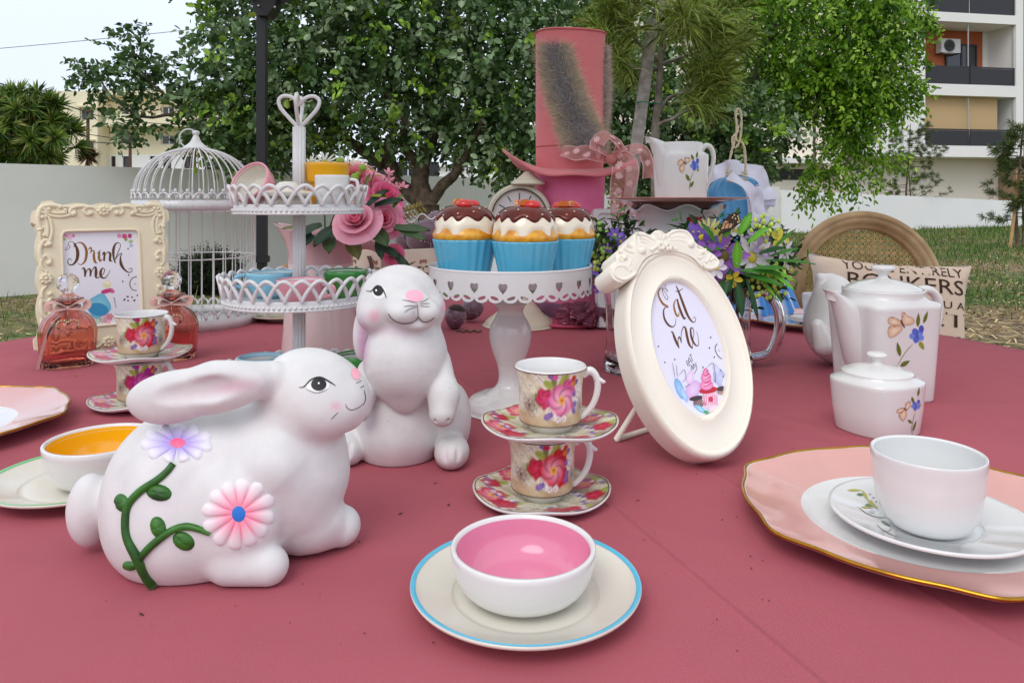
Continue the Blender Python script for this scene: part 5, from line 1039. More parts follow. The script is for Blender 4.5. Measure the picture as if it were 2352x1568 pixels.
dc = Decal(body); butterfly(dc, zt1, 0.85, [(812, 1332), (795, 1322), (768, 1335), (764, 1352), (790, 1350)], [(815, 1325), (820, 1298), (840, 1282), (851, 1290), (842, 1320), (828, 1335)], [(815, 1340), (790, 1350), (776, 1372), (800, 1404), (822, 1380), (825, 1350)], [(806, 1322), (816, 1331), (828, 1338)], (882, 1310, 30), [(880, 1345), (866, 1400), (858, 1450), (862, 1496)], [((868, 1290), (858, 1252), 8, 0), ((896, 1250), (905, 1192), 6, 0), ((858, 1418), (832, 1396), 8, 0), ((864, 1470), (886, 1402), 6, 0), ((898, 1320), (915, 1295), 6, 1)]); dc.obj('printed_butterfly_flower', M_print, root)

# round white figurine behind the teapot
d = 1.57; c0 = px(1925, 838, d); c0[2] = TZ; s = d / F; root = thing('ceramic_figurine', 'round glossy white ceramic figurine half hidden behind the teapot spout', 'figurine', c0)
cb = px(1926, 748, d)
def f(P):
    v = sd_ell(P, cb, (78 * s, 70 * s, 88 * s)); v = smin(v, sd_ell(P, px(1916, 690, d), (46 * s, 46 * s, 60 * s)), 0.02); v = smin(v, sd_cap(P, px(1878, 748, d - 0.055), px(1893, 792, d - 0.06), 0.014, 0.022), 0.008)
    v = smin(v, sd_cap(P, px(1882, 672, d), px(1884, 638, d), 0.013, 0.009), 0.006); v = smin(v, sd_cap(P, px(1884, 638, d), px(1908, 636, d), 0.009, 0.008), 0.006); return smax(v, TZ - P[..., 2], 0.004)
V, Fc = nets(f, cb - A([0.11, 0.10, 0.10]), cb + A([0.09, 0.09, 0.13]), 0.0026); MB().add(V, Fc).obj('body', M_china, root)

# ------------------------------------------------------------------ wavy pot, pink plate and milk jug
d = 1.75; cP = px(1553, 460, d); X0 = cP[0]; root = thing('planter_pot', 'white wavy-rimmed pot with a red rose print under the pink plate', 'pot', (X0, d, TZ)); s = d / F
a = np.linspace(0, 2 * math.pi, 120, endpoint=False); prof = spline([(0.0005, TZ + 0.004), (0.07, TZ), (0.066, TZ + 0.03), (0.046, TZ + 0.07), (0.050, TZ + 0.13), (0.085, TZ + 0.20), (0.094, TZ + 0.245), (0.088, TZ + 0.285), (0.098, TZ + 0.315), (0.114, TZ + 0.333)], 40); rows = []
for k, (r_, z_) in enumerate(prof): w = max(0, (k - 30) / 9.0); rows.append(np.stack([X0 + (r_ + 0.004 * w * np.cos(8 * a)) * np.cos(a), d + (r_ + 0.004 * w * np.cos(8 * a)) * np.sin(a), z_ + 0.007 * w * np.cos(8 * a)], 1))
for k, (r_, z_) in enumerate(prof[::-1][2:30]): w = max(0, (7 - k) / 7.0); rows.append(np.stack([X0 + (r_ - 0.004 + 0.004 * w * np.cos(8 * a)) * np.cos(a), d + (r_ - 0.004 + 0.004 * w * np.cos(8 * a)) * np.sin(a), z_ + 0.007 * w * np.cos(8 * a)], 1))
pot = MB().grid(A(rows).transpose(1, 0, 2), wu=True); pot.obj('body', mat('grey_white_glaze', rgb(206, 206, 204), 0.15, coat=0.6, var=0.12, vs=14), root)
z8b = lambda x, y: (1327.7 + x * 0.34645, 271.6 + y * 0.34645); dc = Decal(pot)
dc.blob(z8b(768, 690), 19, 14, rgb(168, 36, 48), 10, fn=lambda t: 1 + 0.12 * math.cos(5 * t)); dc.blob(z8b(775, 672), 11, 7, rgb(206, 74, 84), 0, off=0.0007); dc.blob(z8b(745, 700), 8, 6, rgb(220, 150, 150), 30, off=0.0008); dc.stroke([z8b(755, 668), z8b(775, 660), z8b(792, 672), z8b(780, 690)], 2, rgb(120, 20, 30), off=0.001); dc.leaf(z8b(800, 668), z8b(828, 650), 5, rgb(150, 40, 50)); dc.leaf(z8b(790, 715), z8b(828, 700), 4, rgb(140, 140, 90)); dc.obj('printed_rose', M_print, root)
zp = CZ - (454 - HY) * s; cQ = A([X0, d, zp - 0.016])
root = thing('dinner_plate', 'flat rose-brown plate carrying the milk jug on top of the wavy pot', 'plate', cQ); M_rb = glaze('rose_brown_glaze', rgb(206, 156, 146))
MB().lathe([(0.0005, -0.004), (0.058, -0.004), (0.068, -0.012), (0.075, -0.012), (0.082, -0.004), (0.105, 0.004), (0.162, 0.0135), (0.1635, 0.015), (0.162, 0.0165), (0.12, 0.0105), (0.09, 0.004), (0.085, 0.002), (0.0005, 0.002)], cQ, 96).obj('body', M_rb, root)
MB().tube([(cQ[0] + 0.1632 * math.cos(t), cQ[1] + 0.1632 * math.sin(t), cQ[2] + 0.0153) for t in np.linspace(0, 2 * math.pi, 96, endpoint=False)], 0.0012, 6, closed=True).obj('rim_line', mat('rose_gold_line', rgb(190, 130, 110), 0.25, metal=0.6), root)
cJ = A([px(1563, 450, d)[0], d, cQ[2] + 0.0022]); frJ = poly_fr([x * D2R for x in (-72, 18, 108, 198, -117, -27, 63, 153)], [0.056] * 4 + [0.0675] * 4, 26); root = thing('milk_jug', 'white faceted milk jug with butterfly print standing on the rose-brown plate', 'jug', cJ); root.scale = (0.97, 0.97, 1.1); body = MB()
faceted(body, cJ, [(0.02, 0.002, 1), (0.90, 0.0, 0), (0.92, 0.003, 0), (0.96, 0.05, 0), (0.99, 0.098, 0), (0.99, 0.103, 0), (0.93, 0.107, 0.2), (0.86, 0.111, 0.9), (0.865, 0.128, 1), (0.84, 0.130, 1), (0.80, 0.125, 1), (0.80, 0.07, 1), (0.02, 0.06, 1)], frJ); body.obj('body', M_china, root)
sp = []
for zc, out, wd, dp in ((0.028, 0.050, 0.003, 0.005), (0.045, 0.058, 0.014, 0.012), (0.075, 0.064, 0.020, 0.018), (0.105, 0.070, 0.0225, 0.024), (0.125, 0.079, 0.020, 0.026), (0.136, 0.087, 0.0165, 0.024), (0.1425, 0.095, 0.011, 0.018)):
    n_ = A([math.cos(192 * D2R), math.sin(192 * D2R), 0]); s_ = A([-n_[1], n_[0], 0]); sp.append([cJ + n_ * (out - dp + dp * math.cos(t)) + s_ * wd * math.sin(t) + A([0, 0, zc - (0.006 * (1 - math.cos(t)) * 0.5 if zc > 0.1 else 0)]) for t in np.linspace(0, 2 * math.pi, 24, endpoint=False)])
MB().grid(A(sp), wv=True).obj('spout', M_china, root); e_ = A(sp[-1]); mid = e_.mean(0); MB().grid(A([e_, mid + (e_ - mid) * 0.82, mid + (e_ - mid) * 0.7 - A([0, 0, 0.012])]), wv=True).obj('spout_lip', M_china, root)
handle(root, [cJ + A([1, 0.1, 0]) * x + z * y for x, y in ((0.050, 0.112), (0.062, 0.124), (0.076, 0.120), (0.083, 0.100), (0.078, 0.072), (0.066, 0.045), (0.050, 0.030))], [0.006, 0.006, 0.0058, 0.0055, 0.0052, 0.0052, 0.006], M_china, sx=1.3)
dc = Decal(body); butterfly(dc, z8b, 0.9, [(705, 318), (685, 298), (665, 310), (660, 335), (690, 330)], [(712, 314), (708, 290), (738, 290), (744, 305), (725, 325)], [(705, 325), (675, 340), (672, 365), (688, 380), (705, 360)], [(696, 310), (708, 320), (718, 332)], (776, 336, 32), [(768, 372), (748, 420), (742, 460), (740, 492)], [((768, 305), (752, 268), 7, 0), ((788, 292), (796, 250), 6, 0), ((740, 430), (714, 386), 9, 0), ((743, 468), (770, 430), 8, 0), ((790, 360), (806, 370), 7, 1)]); dc.obj('printed_butterfly_flower', M_print, root)
# ------------------------------------------------------------------ the two white rabbit figures
M_rab = mat('white_painted_plaster', (0.87, 0.868, 0.865), 0.58, vcol=True, var=0.14, vs=30, bump=0.55, bs=32, spec=0.4, wear=0.12)
M_rabprint = mat('hand_painted_line', rough=0.45, vcol=True)
def to_px(V):
    return HX + V[:, 0] / V[:, 1] * F, HY + (CZ - V[:, 2]) / V[:, 1] * F
def blush(col, V, Fc, spots):                 # soft sprayed paint on the side that faces the maker's brush
    n = np.zeros_like(V); q = A(Fc); fn_ = np.cross(V[q[:, 2]] - V[q[:, 0]], V[q[:, 3]] - V[q[:, 1]])
    for k in range(4): np.add.at(n, q[:, k], fn_)
    n /= np.linalg.norm(n, axis=1)[:, None] + 1e-12; X, Y = to_px(V); fc = np.clip(-(n[:, 1] * 1.0) * 3 + 0.2, 0, 1)
    for x, y, rx, ry, ang, c, st in spots:
        ca, sa_ = math.cos(rad(ang)), math.sin(rad(ang)); u, v = ((X - x) * ca + (Y - y) * sa_) / rx, (-(X - x) * sa_ + (Y - y) * ca) / ry; m = np.exp(-(u * u + v * v) ** 1.3) * st * fc
        col = col * (1 - m[:, None]) + A(c) * m[:, None]
    return col
def relief_flower(dc, par, c, rx, ry, n, ph, col_in, col_tip, col_line, core, core_r, h=0.0026, wfac=1.0):
    ctr = MB(); k = 20; hc = dc.hit(*c, off=0.0012); V = [dc.hit(*c, off=0.0020)[0]] + [dc.hit(c[0] + core_r[0] * math.cos(t), c[1] + core_r[1] * math.sin(t), off=0.0006)[0] for t in np.linspace(0, 2 * math.pi, k, endpoint=False)]
    ctr.add(V, [(0, 1 + i, 1 + (i + 1) % k) for i in range(k)], core); fl = ctr.obj('relief_flower', M_rabprint, par)
    for i in range(n):
        a = ph + 2 * math.pi * i / n; jit = 1 + 0.06 * math.sin(i * 5.3); e = A([math.cos(a) * rx, math.sin(a) * ry]) * jit; L = np.linalg.norm(e); t = e / L; nn = A([-t[1], t[0]]); w = math.pi / n * (0.5 * (rx + ry)) * 0.86 * wfac * (L / (0.5 * (rx + ry))) ** -0.25
        P = []; cl = []; ok = True
        for s in np.linspace(0, 1, 11):
            row = []; sp_ = s * s * (3 - 2 * s); hw = w * (math.sin(math.pi * min(1, 0.1 + 0.9 * s ** 0.75) ** 1.0) ** 0.55 if s < 0.999 else 0.05) * (0.35 + 0.65 * s); hw = w * max(0.04, (0.30 + 0.75 * s) * math.sqrt(max(0, 1 - max(0, (s - 0.72) / 0.28) ** 2)))
            for q in np.linspace(-1, 1, 7):
                p = A(c) + t * L * (0.16 + 0.84 * s) + nn * hw * q; off = h * (0.25 + 0.75 * min(1, s * 1.6)) * math.sqrt(max(0.0, 1 - q * q * 0.98)) * math.sqrt(max(0.0, 1 - max(0, (s - 0.8) / 0.2) ** 2)) - 0.0004
                hh = dc.hit(p[0], p[1], off)
                if hh is None or not -0.015 < hh[0][1] - hc[0][1] < 0.075: ok = False; break
                row.append(hh[0]); f = np.clip(1.25 - s * 1.7, 0, 1); cc = A(col_in) * f + A(col_tip) * (1 - f); ln = (abs(q) > 0.8) * np.clip(1.3 - s * 1.5, 0, 1); cl.append(cc * (1 - ln) + A(col_line) * ln)
            if not ok: break
            P.append(row)
        if ok: MB().grid(A(P), col=A(cl)).obj('petal', M_rabprint, fl)
    return fl

# --- lying rabbit
ra = lambda x, y: (120.7 + x * 0.40406, 754.4 + y * 0.40406)
X7 = lambda x, d: (x - HX) / F * d
def lying(P):
    E = lambda x, y, d, r, R=None: sd_ell(P, px(x, y, d), r, R)
    v = E(460, 1116, 0.742, (0.089, 0.084, 0.083))
    v = smin(v, E(420, 1165, 0.738, (0.064, 0.076, 0.062)), 0.02)
    v = smin(v, sd_ell(P, A([X7(455, 0.705), 0.705, 0.784]), (0.072, 0.046, 0.042)), 0.025)   # broad base
    v = smin(v, E(590, 1085, 0.742, (0.072, 0.062, 0.068)), 0.03)
    v = smin(v, E(672, 1085, 0.742, (0.044, 0.050, 0.066)), 0.03)                        # chest
    v = smin(v, sd_cap(P, px(678, 985, 0.742), px(685, 1080, 0.742), 0.043, 0.046), 0.025)  # throat
    hd = E(705, 893, 0.738, (0.0475, 0.043, 0.0405)); hd = smin(hd, E(770, 912, 0.738, (0.030, 0.030, 0.028)), 0.022)
    hd = smin(hd, E(806, 918, 0.736, (0.0165, 0.022, 0.0205)), 0.012); hd = smin(hd, E(735, 945, 0.715, (0.030, 0.024, 0.024)), 0.02); hd = smin(hd, E(800, 952, 0.736, (0.014, 0.018, 0.013)), 0.008)
    v = smin(v, hd, 0.012)
    th = rad(-9); R = A([[math.cos(th), 0, math.sin(th)], [0, 1, 0], [-math.sin(th), 0, math.cos(th)]]); Re = np.array([[math.cos(rad(8)), 0, -math.sin(rad(8))], [0, 1, 0], [math.sin(rad(8)), 0, math.cos(rad(8))]]).T
    for d_, yo in ((0.690, 0), (0.788, -4)):
        ear = E(450, 899 + yo, d_, (0.064, 0.0135, 0.0225), Re.T); ear = smin(ear, E(385, 918 + yo, d_, (0.034, 0.0135, 0.0220), Re.T), 0.01); ear = smin(ear, sd_cap(P, px(500, 884 + yo, d_), px(625, 870 + yo, d_ + (0.02 if d_ < 0.74 else -0.02)), 0.0215, 0.017, (1, 1.3, 1)), 0.012)
        if d_ < 0.74: ear = smax(ear, -sd_ell(P, px(475, 895, d_ - 0.0185), (0.052, 0.010, 0.0125), Re.T), 0.004)
        v = smin(v, ear, 0.0045)
    v = smin(v, E(516, 1192, 0.682, (0.051, 0.028, 0.052)), 0.005)                       # near thigh
    v = smin(v, E(512, 1130, 0.806, (0.050, 0.030, 0.050)), 0.012)
    for d_, k in ((0.676, 0.012), (0.812, 0.012)): v = smin(v, sd_cap(P, A([X7(530, d_), d_, 0.768]), A([X7(618, d_), d_, 0.766]), 0.019, 0.0175), k * 0.7)
    for d_ in (0.705, 0.780):                                                            # forelegs and paws
        dp = d_ + (0.028 if d_ < 0.74 else 0.0)
        xo = 0 if d_ < 0.74 else -45
        v = smin(v, sd_cap(P, A([X7(625 + xo, d_), d_, 0.845]), A([X7(720 + xo, dp), dp, 0.784]), 0.036, 0.029), 0.007); v = smin(v, sd_cap(P, A([X7(700 + xo, dp), dp, 0.780]), A([X7(782 + xo, dp + 0.014), dp + 0.014, 0.771]), 0.029, 0.020), 0.008)
    v = smin(v, E(207, 1170, 0.735, (0.0205, 0.022, 0.0355)), 0.004); v = smin(v, sd_cap(P, px(225, 1160, 0.74), px(290, 1150, 0.745), 0.024, 0.03), 0.006)
    v = smax(v, -sd_cap(P, px(806, 938, 0.71), px(832, 930, 0.735), 0.0022, 0.0022), 0.002)
    return smax(v, TZ - P[..., 2], 0.003)
c0 = A([X7(480, 0.745), 0.745, TZ]); root = thing('rabbit_figurine', 'lying white plaster rabbit painted with daisies and a green vine', 'rabbit figurine', c0)
V, Fc = nets(lying, (-0.47, 0.62, 0.742), (-0.13, 0.87, 0.965), 0.0019); col = np.ones((len(V), 3)) * A((0.87, 0.865, 0.86))
PK = rgb(250, 190, 206)
col = blush(col, V, Fc, [(*ra(1040, 330), 52, 15, -8, rgb(236, 190, 208), 0.75), (*ra(800, 380), 80, 14, -10, rgb(240, 214, 222), 0.5), (*ra(1610, 440), 13, 11, 0, PK, 0.7), (*ra(560, 1000), 60, 40, 0, rgb(226, 220, 232), 0.25)])
rab = MB().add(V, Fc, col); rab.obj('body', M_rab, root); dc = Decal(rab, 0.0004)
K = rgb(26, 24, 26)
dc.blob(ra(1508, 322), 27, 17, rgb(236, 236, 236), -6); dc.blob(ra(1513, 318), 17.5, 14.5, K, off=0.0007, n=24); dc.blob(ra(1513, 312), 2.2, 2.2, (0.9, 0.9, 0.9), off=0.001)
dc.stroke([ra(1400, 335), ra(1430, 330), ra(1470, 292), ra(1520, 279), ra(1570, 302), ra(1608, 326)], [1, 2.2, 3.2, 4, 3.4, 1], K, off=0.0009); dc.stroke([ra(1440, 342), ra(1500, 364), ra(1565, 345)], 1.6, rgb(150, 148, 150), off=0.0008)
dc.obj('eye', M_rabprint, root); dc.blob(ra(1722, 258), 9.5, 14, rgb(255, 178, 196), -20, off=0.0006); dc.obj('nose', M_rabprint, root)
for p in ([ra(1722, 312), ra(1758, 295)], [ra(1748, 338), ra(1772, 322)], [ra(1580, 517), ra(1606, 492), ra(1624, 474)], [ra(1770, 345), ra(1778, 400), ra(1762, 440)], [ra(1665, 425), ra(1672, 448), ra(1700, 462), ra(1740, 448), ra(1764, 425)]): dc.stroke(p, 1.5, rgb(60, 50, 50))
stuff(dc.obj('whisker_and_mouth_lines', M_rabprint, root))
relief_flower(dc, root, ra(712, 650), 84, 48, 11, 0.2, rgb(176, 156, 226), rgb(232, 230, 238), rgb(146, 120, 206), rgb(252, 106, 148), (17.5, 11))
relief_flower(dc, root, ra(1058, 1052), 85, 86, 12, 0.12, rgb(252, 150, 176), rgb(238, 230, 234), rgb(240, 90, 140), rgb(44, 122, 214), (15.5, 18))
M_vine = mat('green_painted_relief', rgb(58, 120, 34), 0.42, col2=rgb(22, 62, 26), vs=45, bump=0.4, bs=60)
for nm, pts, w in (('vine', [(688, 768), (650, 815), (590, 865), (500, 925), (435, 1000), (418, 1090), (428, 1190), (485, 1300), (520, 1385), (560, 1440), (598, 1476)], [7.5, 8, 8.5, 9, 9, 9, 9, 11, 9.5, 11, 9]), ('vine', [(495, 1310), (545, 1250), (620, 1185), (690, 1140), (760, 1122), (830, 1135), (896, 1163)], [8, 8.5, 8.5, 8, 8, 7, 5])):
    P = spline([ra(*p) for p in pts], 40); Rr = spline([[x] for x in w], 40)[:, 0]; Q = []; R3 = []
    for (x, y), r_ in zip(P, Rr):
        h = dc.hit(x, y, 0.0008)
        if h is not None: Q.append(h[0]); R3.append(r_ * 0.7 / F)
    MB().tube(Q, R3, 10).obj(nm, M_vine, root)
for x, y, rx_, ry_, a in ((605, 932, 62, 40, 10), (395, 990, 34, 46, -20), (600, 1128, 38, 52, -15), (745, 1207, 56, 42, 30), (443, 1345, 38, 20, 10)):
    P = []
    for s in np.linspace(0.02, 1, 6):
        row = []
        for t in np.linspace(0, 2 * math.pi, 16, endpoint=False):
            u_, v_ = rx_ * s * math.cos(t) * 0.5, ry_ * s * math.sin(t) * 0.5; q = ra(x, y); h = dc.hit(q[0] + u_ * math.cos(rad(a)) - v_ * math.sin(rad(a)), q[1] + u_ * math.sin(rad(a)) + v_ * math.cos(rad(a)), 0.0040 * math.sqrt(max(0, 1 - s * s)) - 0.0003 - (0.0009 if abs(math.sin(t)) < 0.05 and s < 0.9 else 0)); row.append(h[0])
        P.append(row)
    MB().grid(A(P), wv=True).obj('vine_leaf', M_vine, root)

# --- sitting rabbit
rb = lambda x, y: (754.4 + x * 0.34654, 573.3 + y * 0.34654); DS = 1.01; ks = 0.34654 * DS / F
def sitting(P):
    E = lambda x, y, d, rx, ry, rz: sd_ell(P, px(*rb(x, y), d), (rx * ks, ry, rz * ks))
    K_ = lambda a, b, da, db, r0, r1, sq=None: sd_cap(P, px(*rb(*a), da), px(*rb(*b), db), r0 * ks, r1 * ks, sq)
    body = E(470, 1190, 1.02, 290, 0.062, 330); body = smin(body, E(500, 900, 1.03, 270, 0.056, 300), 0.03)
    hl = E(815, 1120, 1.04, 135, 0.050, 245); hl2 = E(175, 1150, 1.05, 110, 0.048, 200); body = smin(body, smin(hl, hl2, 0.01), 0.008)
    for x, y, d_, rx in ((818, 1375, 0.978, 112), (150, 1340, 0.992, 96)):
        ft = sd_ell(P, px(*rb(x, y), d_) * A([1, 1, 0]) + A([0, 0, TZ + 0.017]), (rx * ks, 0.036, 0.0205)); body = smin(body, ft, 0.006)
    for x, d_ in ((770, 0.944), (862, 0.946), (135, 0.960)):
        p = px(*rb(x, 1400), d_); body = smax(body, -sd_cap(P, A([p[0], p[1] - 0.01, TZ + 0.006]), A([p[0], p[1] + 0.006, TZ + 0.032]), 0.0036, 0.0036), 0.003)
    bib = E(512, 730, 0.985, 264, 0.058, 285); bib = smin(bib, K_((520, 480), (518, 640), 0.985, 0.985, 195, 215), 0.02); bib = smin(bib, K_((510, 860), (512, 1010), 0.985, 0.972, 195, 60, (1, 0.95, 1)), 0.025); body = smin(body, bib, 0.0035)
    arm = K_((735, 740), (765, 960), 0.985, 0.962, 75, 92); arm = smin(arm, K_((765, 960), (755, 1085), 0.962, 0.950, 90, 82), 0.012); body = smin(body, arm, 0.004)
    arm2 = K_((265, 800), (225, 960), 0.985, 0.965, 70, 75); arm2 = smin(arm2, K_((225, 960), (215, 1070), 0.965, 0.952, 74, 62), 0.012); body = smin(body, arm2, 0.004)
    for x in (715, 790): p = px(*rb(x, 1130), 0.938); body = smax(body, -sd_cap(P, p, p + A([0, 0.004, 0.010]), 0.0016, 0.0016), 0.0025)
    hd = E(470, 330, 0.990, 252, 0.054, 225); hd = smin(hd, E(310, 430, 0.972, 105, 0.032, 105), 0.02); hd = smin(hd, E(700, 400, 0.985, 72, 0.030, 95), 0.014)
    mz = smin(E(497, 412, 0.936, 100, 0.022, 78), E(655, 412, 0.942, 82, 0.020, 74), 0.006); mz = smin(mz, E(560, 335, 0.940, 95, 0.018, 60), 0.012); mz = smin(mz, E(585, 490, 0.944, 100, 0.016, 40), 0.006); hd = smin(hd, mz, 0.010)
    v = smin(body, hd, 0.010)
    e1 = sd_ell(P, px(*rb(222, 570), 1.022), (60 * ks, 0.011, 165 * ks)); e1 = smin(e1, K_((255, 440), (300, 250), 1.015, 1.01, 50, 60), 0.012); e2 = sd_ell(P, px(*rb(640, 600), 1.05), (60 * ks, 0.012, 160 * ks)); v = smin(v, smin(e1, e2, 0.004), 0.006)
    return smax(v, TZ - P[..., 2], 0.003)
c0 = A([px(*rb(500, 1400), 1.0)[0], 1.0, TZ]); root = thing('rabbit_figurine', 'upright white plaster rabbit with pink nose sitting behind the lying rabbit', 'rabbit figurine', c0)
V, Fc = nets(sitting, (-0.265, 0.905, 0.742), (-0.035, 1.115, 1.035), 0.0019); col = np.ones((len(V), 3)) * A((0.87, 0.865, 0.86))
col = blush(col, V, Fc, [(*rb(303, 440), 15, 15, 0, PK, 0.9), (*rb(765, 385), 8, 14, 0, PK, 0.9), (*rb(228, 610), 14, 52, 0, rgb(226, 178, 212), 0.9), (*rb(420, 540), 60, 14, 10, rgb(240, 214, 226), 0.5), (*rb(600, 1390), 110, 26, 0, rgb(238, 206, 214), 0.45), (*rb(940, 990), 6, 16, 20, rgb(250, 140, 170), 0.7)])
rab = MB().add(V, Fc, col); rab.obj('body', M_rab, root); dc = Decal(rab, 0.0004)
dc.blob(rb(338, 285), 16, 14.5, rgb(238, 238, 238), -10); dc.blob(rb(331, 272), 11.8, 12.2, K, off=0.0007, n=24); dc.blob(rb(319, 271), 2.1, 2.5, (0.95, 0.95, 0.95), off=0.001)
dc.stroke([rb(252, 274), rb(285, 276), rb(308, 253), rb(330, 241), rb(360, 262), rb(374, 290), rb(386, 322)], [1, 2, 2.6, 3, 3, 2.4, 1], K, off=0.0009)
dc.obj('eye', M_rabprint, root); dc.blob(rb(570, 302), 20.5, 13.5, rgb(255, 176, 198), 6, off=0.0006, n=20, fn=lambda t: 1 + 0.12 * math.sin(t)); dc.obj('nose', M_rabprint, root)
BL = rgb(52, 30, 26)
for p in ([(487, 333), (530, 340), (585, 352)], [(496, 377), (540, 373), (586, 371)], [(499, 418), (540, 392), (590, 378)], [(600, 352), (635, 340), (663, 321)], [(606, 362), (640, 358), (671, 358)], [(606, 372), (640, 377), (673, 379)], [(586, 352), (592, 400), (596, 444)]): dc.stroke([rb(*q) for q in p], 1.3, BL, off=0.0006)
dc.stroke([rb(*q) for q in ((596, 442), (580, 466), (545, 484), (490, 488), (440, 471), (412, 445), (399, 422))], [1.6] * 7, BL, off=0.0006, n=40); dc.stroke([rb(*q) for q in ((596, 442), (615, 468), (640, 478), (672, 470), (700, 450))], [1.6] * 5, BL, off=0.0006, n=30)
for x, y in ((565, 415), (465, 1033), (803, 915), (573, 1060), (398, 1135)): dc.blob(rb(x, y), 0.9, 0.9, rgb(90, 80, 76))
stuff(dc.obj('whisker_and_mouth_lines', M_rabprint, root))
# ------------------------------------------------------------------ three-tier stand with its crockery
M_wm = mat('white_lacquered_metal', (0.73, 0.73, 0.73), 0.28, coat=0.3, var=0.04, vs=20)
D3 = 1.28; X3 = (687 - HX) / F * D3; s3 = D3 / F; z3 = lambda y: CZ - (y - HY) * s3
root = thing('tiered_stand', 'white metal three-tier stand with lattice galleries and heart-shaped handle', 'cake stand', (X3, D3, TZ))
def tier(R, zt, n, gh, parent):
    c = (X3, D3, zt); t = MB().lathe([(0.0005, 0.004), (R - 0.012, 0.004), (R - 0.004, 0.0045), (R - 0.0035, 0.016), (R - 0.001, 0.017), (R + 0.001, 0.0155), (R, 0.011), (R + 0.0008, 0.009), (R + 0.0008, 0.0035), (R + 0.003, 0.002), (R + 0.002, 0.0), (0.0005, 0.0)], c, 96).obj('tray', M_wm, parent)
    nb = int(2 * math.pi * R / 0.0082); mb = MB()
    for k in range(nb): a = 2 * math.pi * k / nb; mb.ball((X3 + (R + 0.0010) * math.cos(a), D3 + (R + 0.0010) * math.sin(a), zt + 0.0066), 0.0030, 8, 6)
    stuff(mb.obj('bead_row', M_wm, t)); mb = MB()
    for k in range(n):
        a0 = 2 * math.pi * k / n; P = []
        for u in np.linspace(0, 1, 15):
            h = 1 - abs(2 * u - 1) ** 1.75; a = a0 + (u - 0.5) * 2 * (2 * math.pi / n) * 1.02; rr = R + 0.001 + 0.006 * h + (0.0012 if k % 2 else 0); P.append((X3 + rr * math.cos(a), D3 + rr * math.sin(a), zt + 0.0165 + gh * h))
        mb.tube(P, 0.0034, 6, cap=False)
    mb.obj('lattice_gallery', M_wm, t); return t
ZT, ZM, ZB = z3(491), z3(694), TZ + 0.012
tier(0.1068, ZT, 26, 0.0305, root); tier(0.1230, ZM, 30, 0.033, root); tier(0.1430, ZB, 36, 0.032, root)
for a in (0.8, 2.37, 3.94, 5.5): MB().ball((X3 + 0.13 * math.cos(a), D3 + 0.13 * math.sin(a), TZ + 0.0065), (0.011, 0.011, 0.0065), 12, 8).obj('foot', M_wm, root)
for za, zb in ((ZB + 0.004, ZM), (ZM + 0.0045, ZT), (ZT + 0.0045, z3(292))): MB().lathe([(0.0005, za), (0.0105, za), (0.0105, zb), (0.0005, zb)], (X3, D3, 0), 96, fr=lambda a: 1 + 0.07 * np.cos(12 * a)).obj('post', M_wm, root)
zh = z3(292)
for ax in (A([1.0, 0.12, 0]), A([-0.12, 1.0, 0])):
    P = [A([X3, D3, zh]) + ax * x * s3 + A([0, 0, y * s3]) for x, y in ((-3, 0), (-20, 18), (-40, 42), (-45, 60), (-36, 70), (-22, 70), (-8, 62), (-2, 52), (2, 52), (8, 62), (22, 70), (36, 70), (45, 60), (40, 42), (20, 18), (3, 0))]; MB().tube(spline(P, 70), 0.0034, 8).obj('heart_handle', M_wm, root)
def tri(x, y, zf, dd=0.0): d = D3 + dd; return A([(x - HX) / F * d, d, zf])
G_bl, G_pk, G_gr, G_ye = glaze('sky_blue_glaze', rgb(136, 198, 222)), glaze('rose_pink_glaze', rgb(226, 150, 164)), glaze('grass_green_glaze', rgb(52, 130, 54)), glaze('mustard_glaze', rgb(232, 168, 20))
zf = ZM + 0.0045
r = bowl('tea_bowl', 'sky blue cup with white inside on the middle tier', 'cup', tri(624, 0, zf, 0.035), 0.0435, 0.044, 0.025, G_bl, M_china, 0.004); c = tri(624, 0, zf, 0.035); handle(r, [c + A([-0.044, -0.01, 0.040]), c + A([-0.058, -0.016, 0.036]), c + A([-0.058, -0.016, 0.022]), c + A([-0.040, -0.01, 0.016])], 0.0035, G_bl)
r = bowl('tea_bowl', 'rose pink cup with white inside on the middle tier', 'cup', tri(691, 0, zf, -0.056), 0.0395, 0.041, 0.024, G_pk, M_china, 0.004); c = tri(691, 0, zf, -0.056); handle(r, [c + A([0.038, -0.01, 0.034]), c + A([0.056, -0.012, 0.030]), c + A([0.056, -0.014, 0.018]), c + A([0.036, -0.01, 0.012])], 0.0035, G_pk)
bowl('tea_bowl', 'grass green cup with white inside on the middle tier', 'cup', tri(794, 0, zf, 0.01), 0.0380, 0.050, 0.024, G_gr, M_china, 0.004)
zf = ZB + 0.0045
bowl('tea_bowl', 'sky blue bowl on the bottom tier above the rabbit ear', 'bowl', tri(597, 0, zf, -0.02), 0.0370, 0.066, 0.026, G_bl, M_china, 0.004)
bowl('tea_bowl', 'grass green bowl on the bottom tier beside the upright rabbit', 'bowl', tri(818, 0, zf, -0.02), 0.0355, 0.070, 0.024, G_gr, M_china, 0.004)
zf = ZT + 0.0045
th = rad(60); tl = A([[math.cos(th), 0, -math.sin(th)], [0, 1, 0], [math.sin(th), 0, math.cos(th)]]); tw = rad(66); t2 = A([[math.cos(tw), -math.sin(tw), 0], [math.sin(tw), math.cos(tw), 0], [0, 0, 1]])
bowl('tea_bowl', 'pink bowl with cream inside tipped on its side on the top tier', 'bowl', tri(604, 0, zf + 0.032, -0.02), 0.0375, 0.038, 0.022, G_pk, M_ivory, 0.004, tilt=t2 @ tl @ A([[1, 0, 0], [0, 1, 0], [0, 0, 1]]))
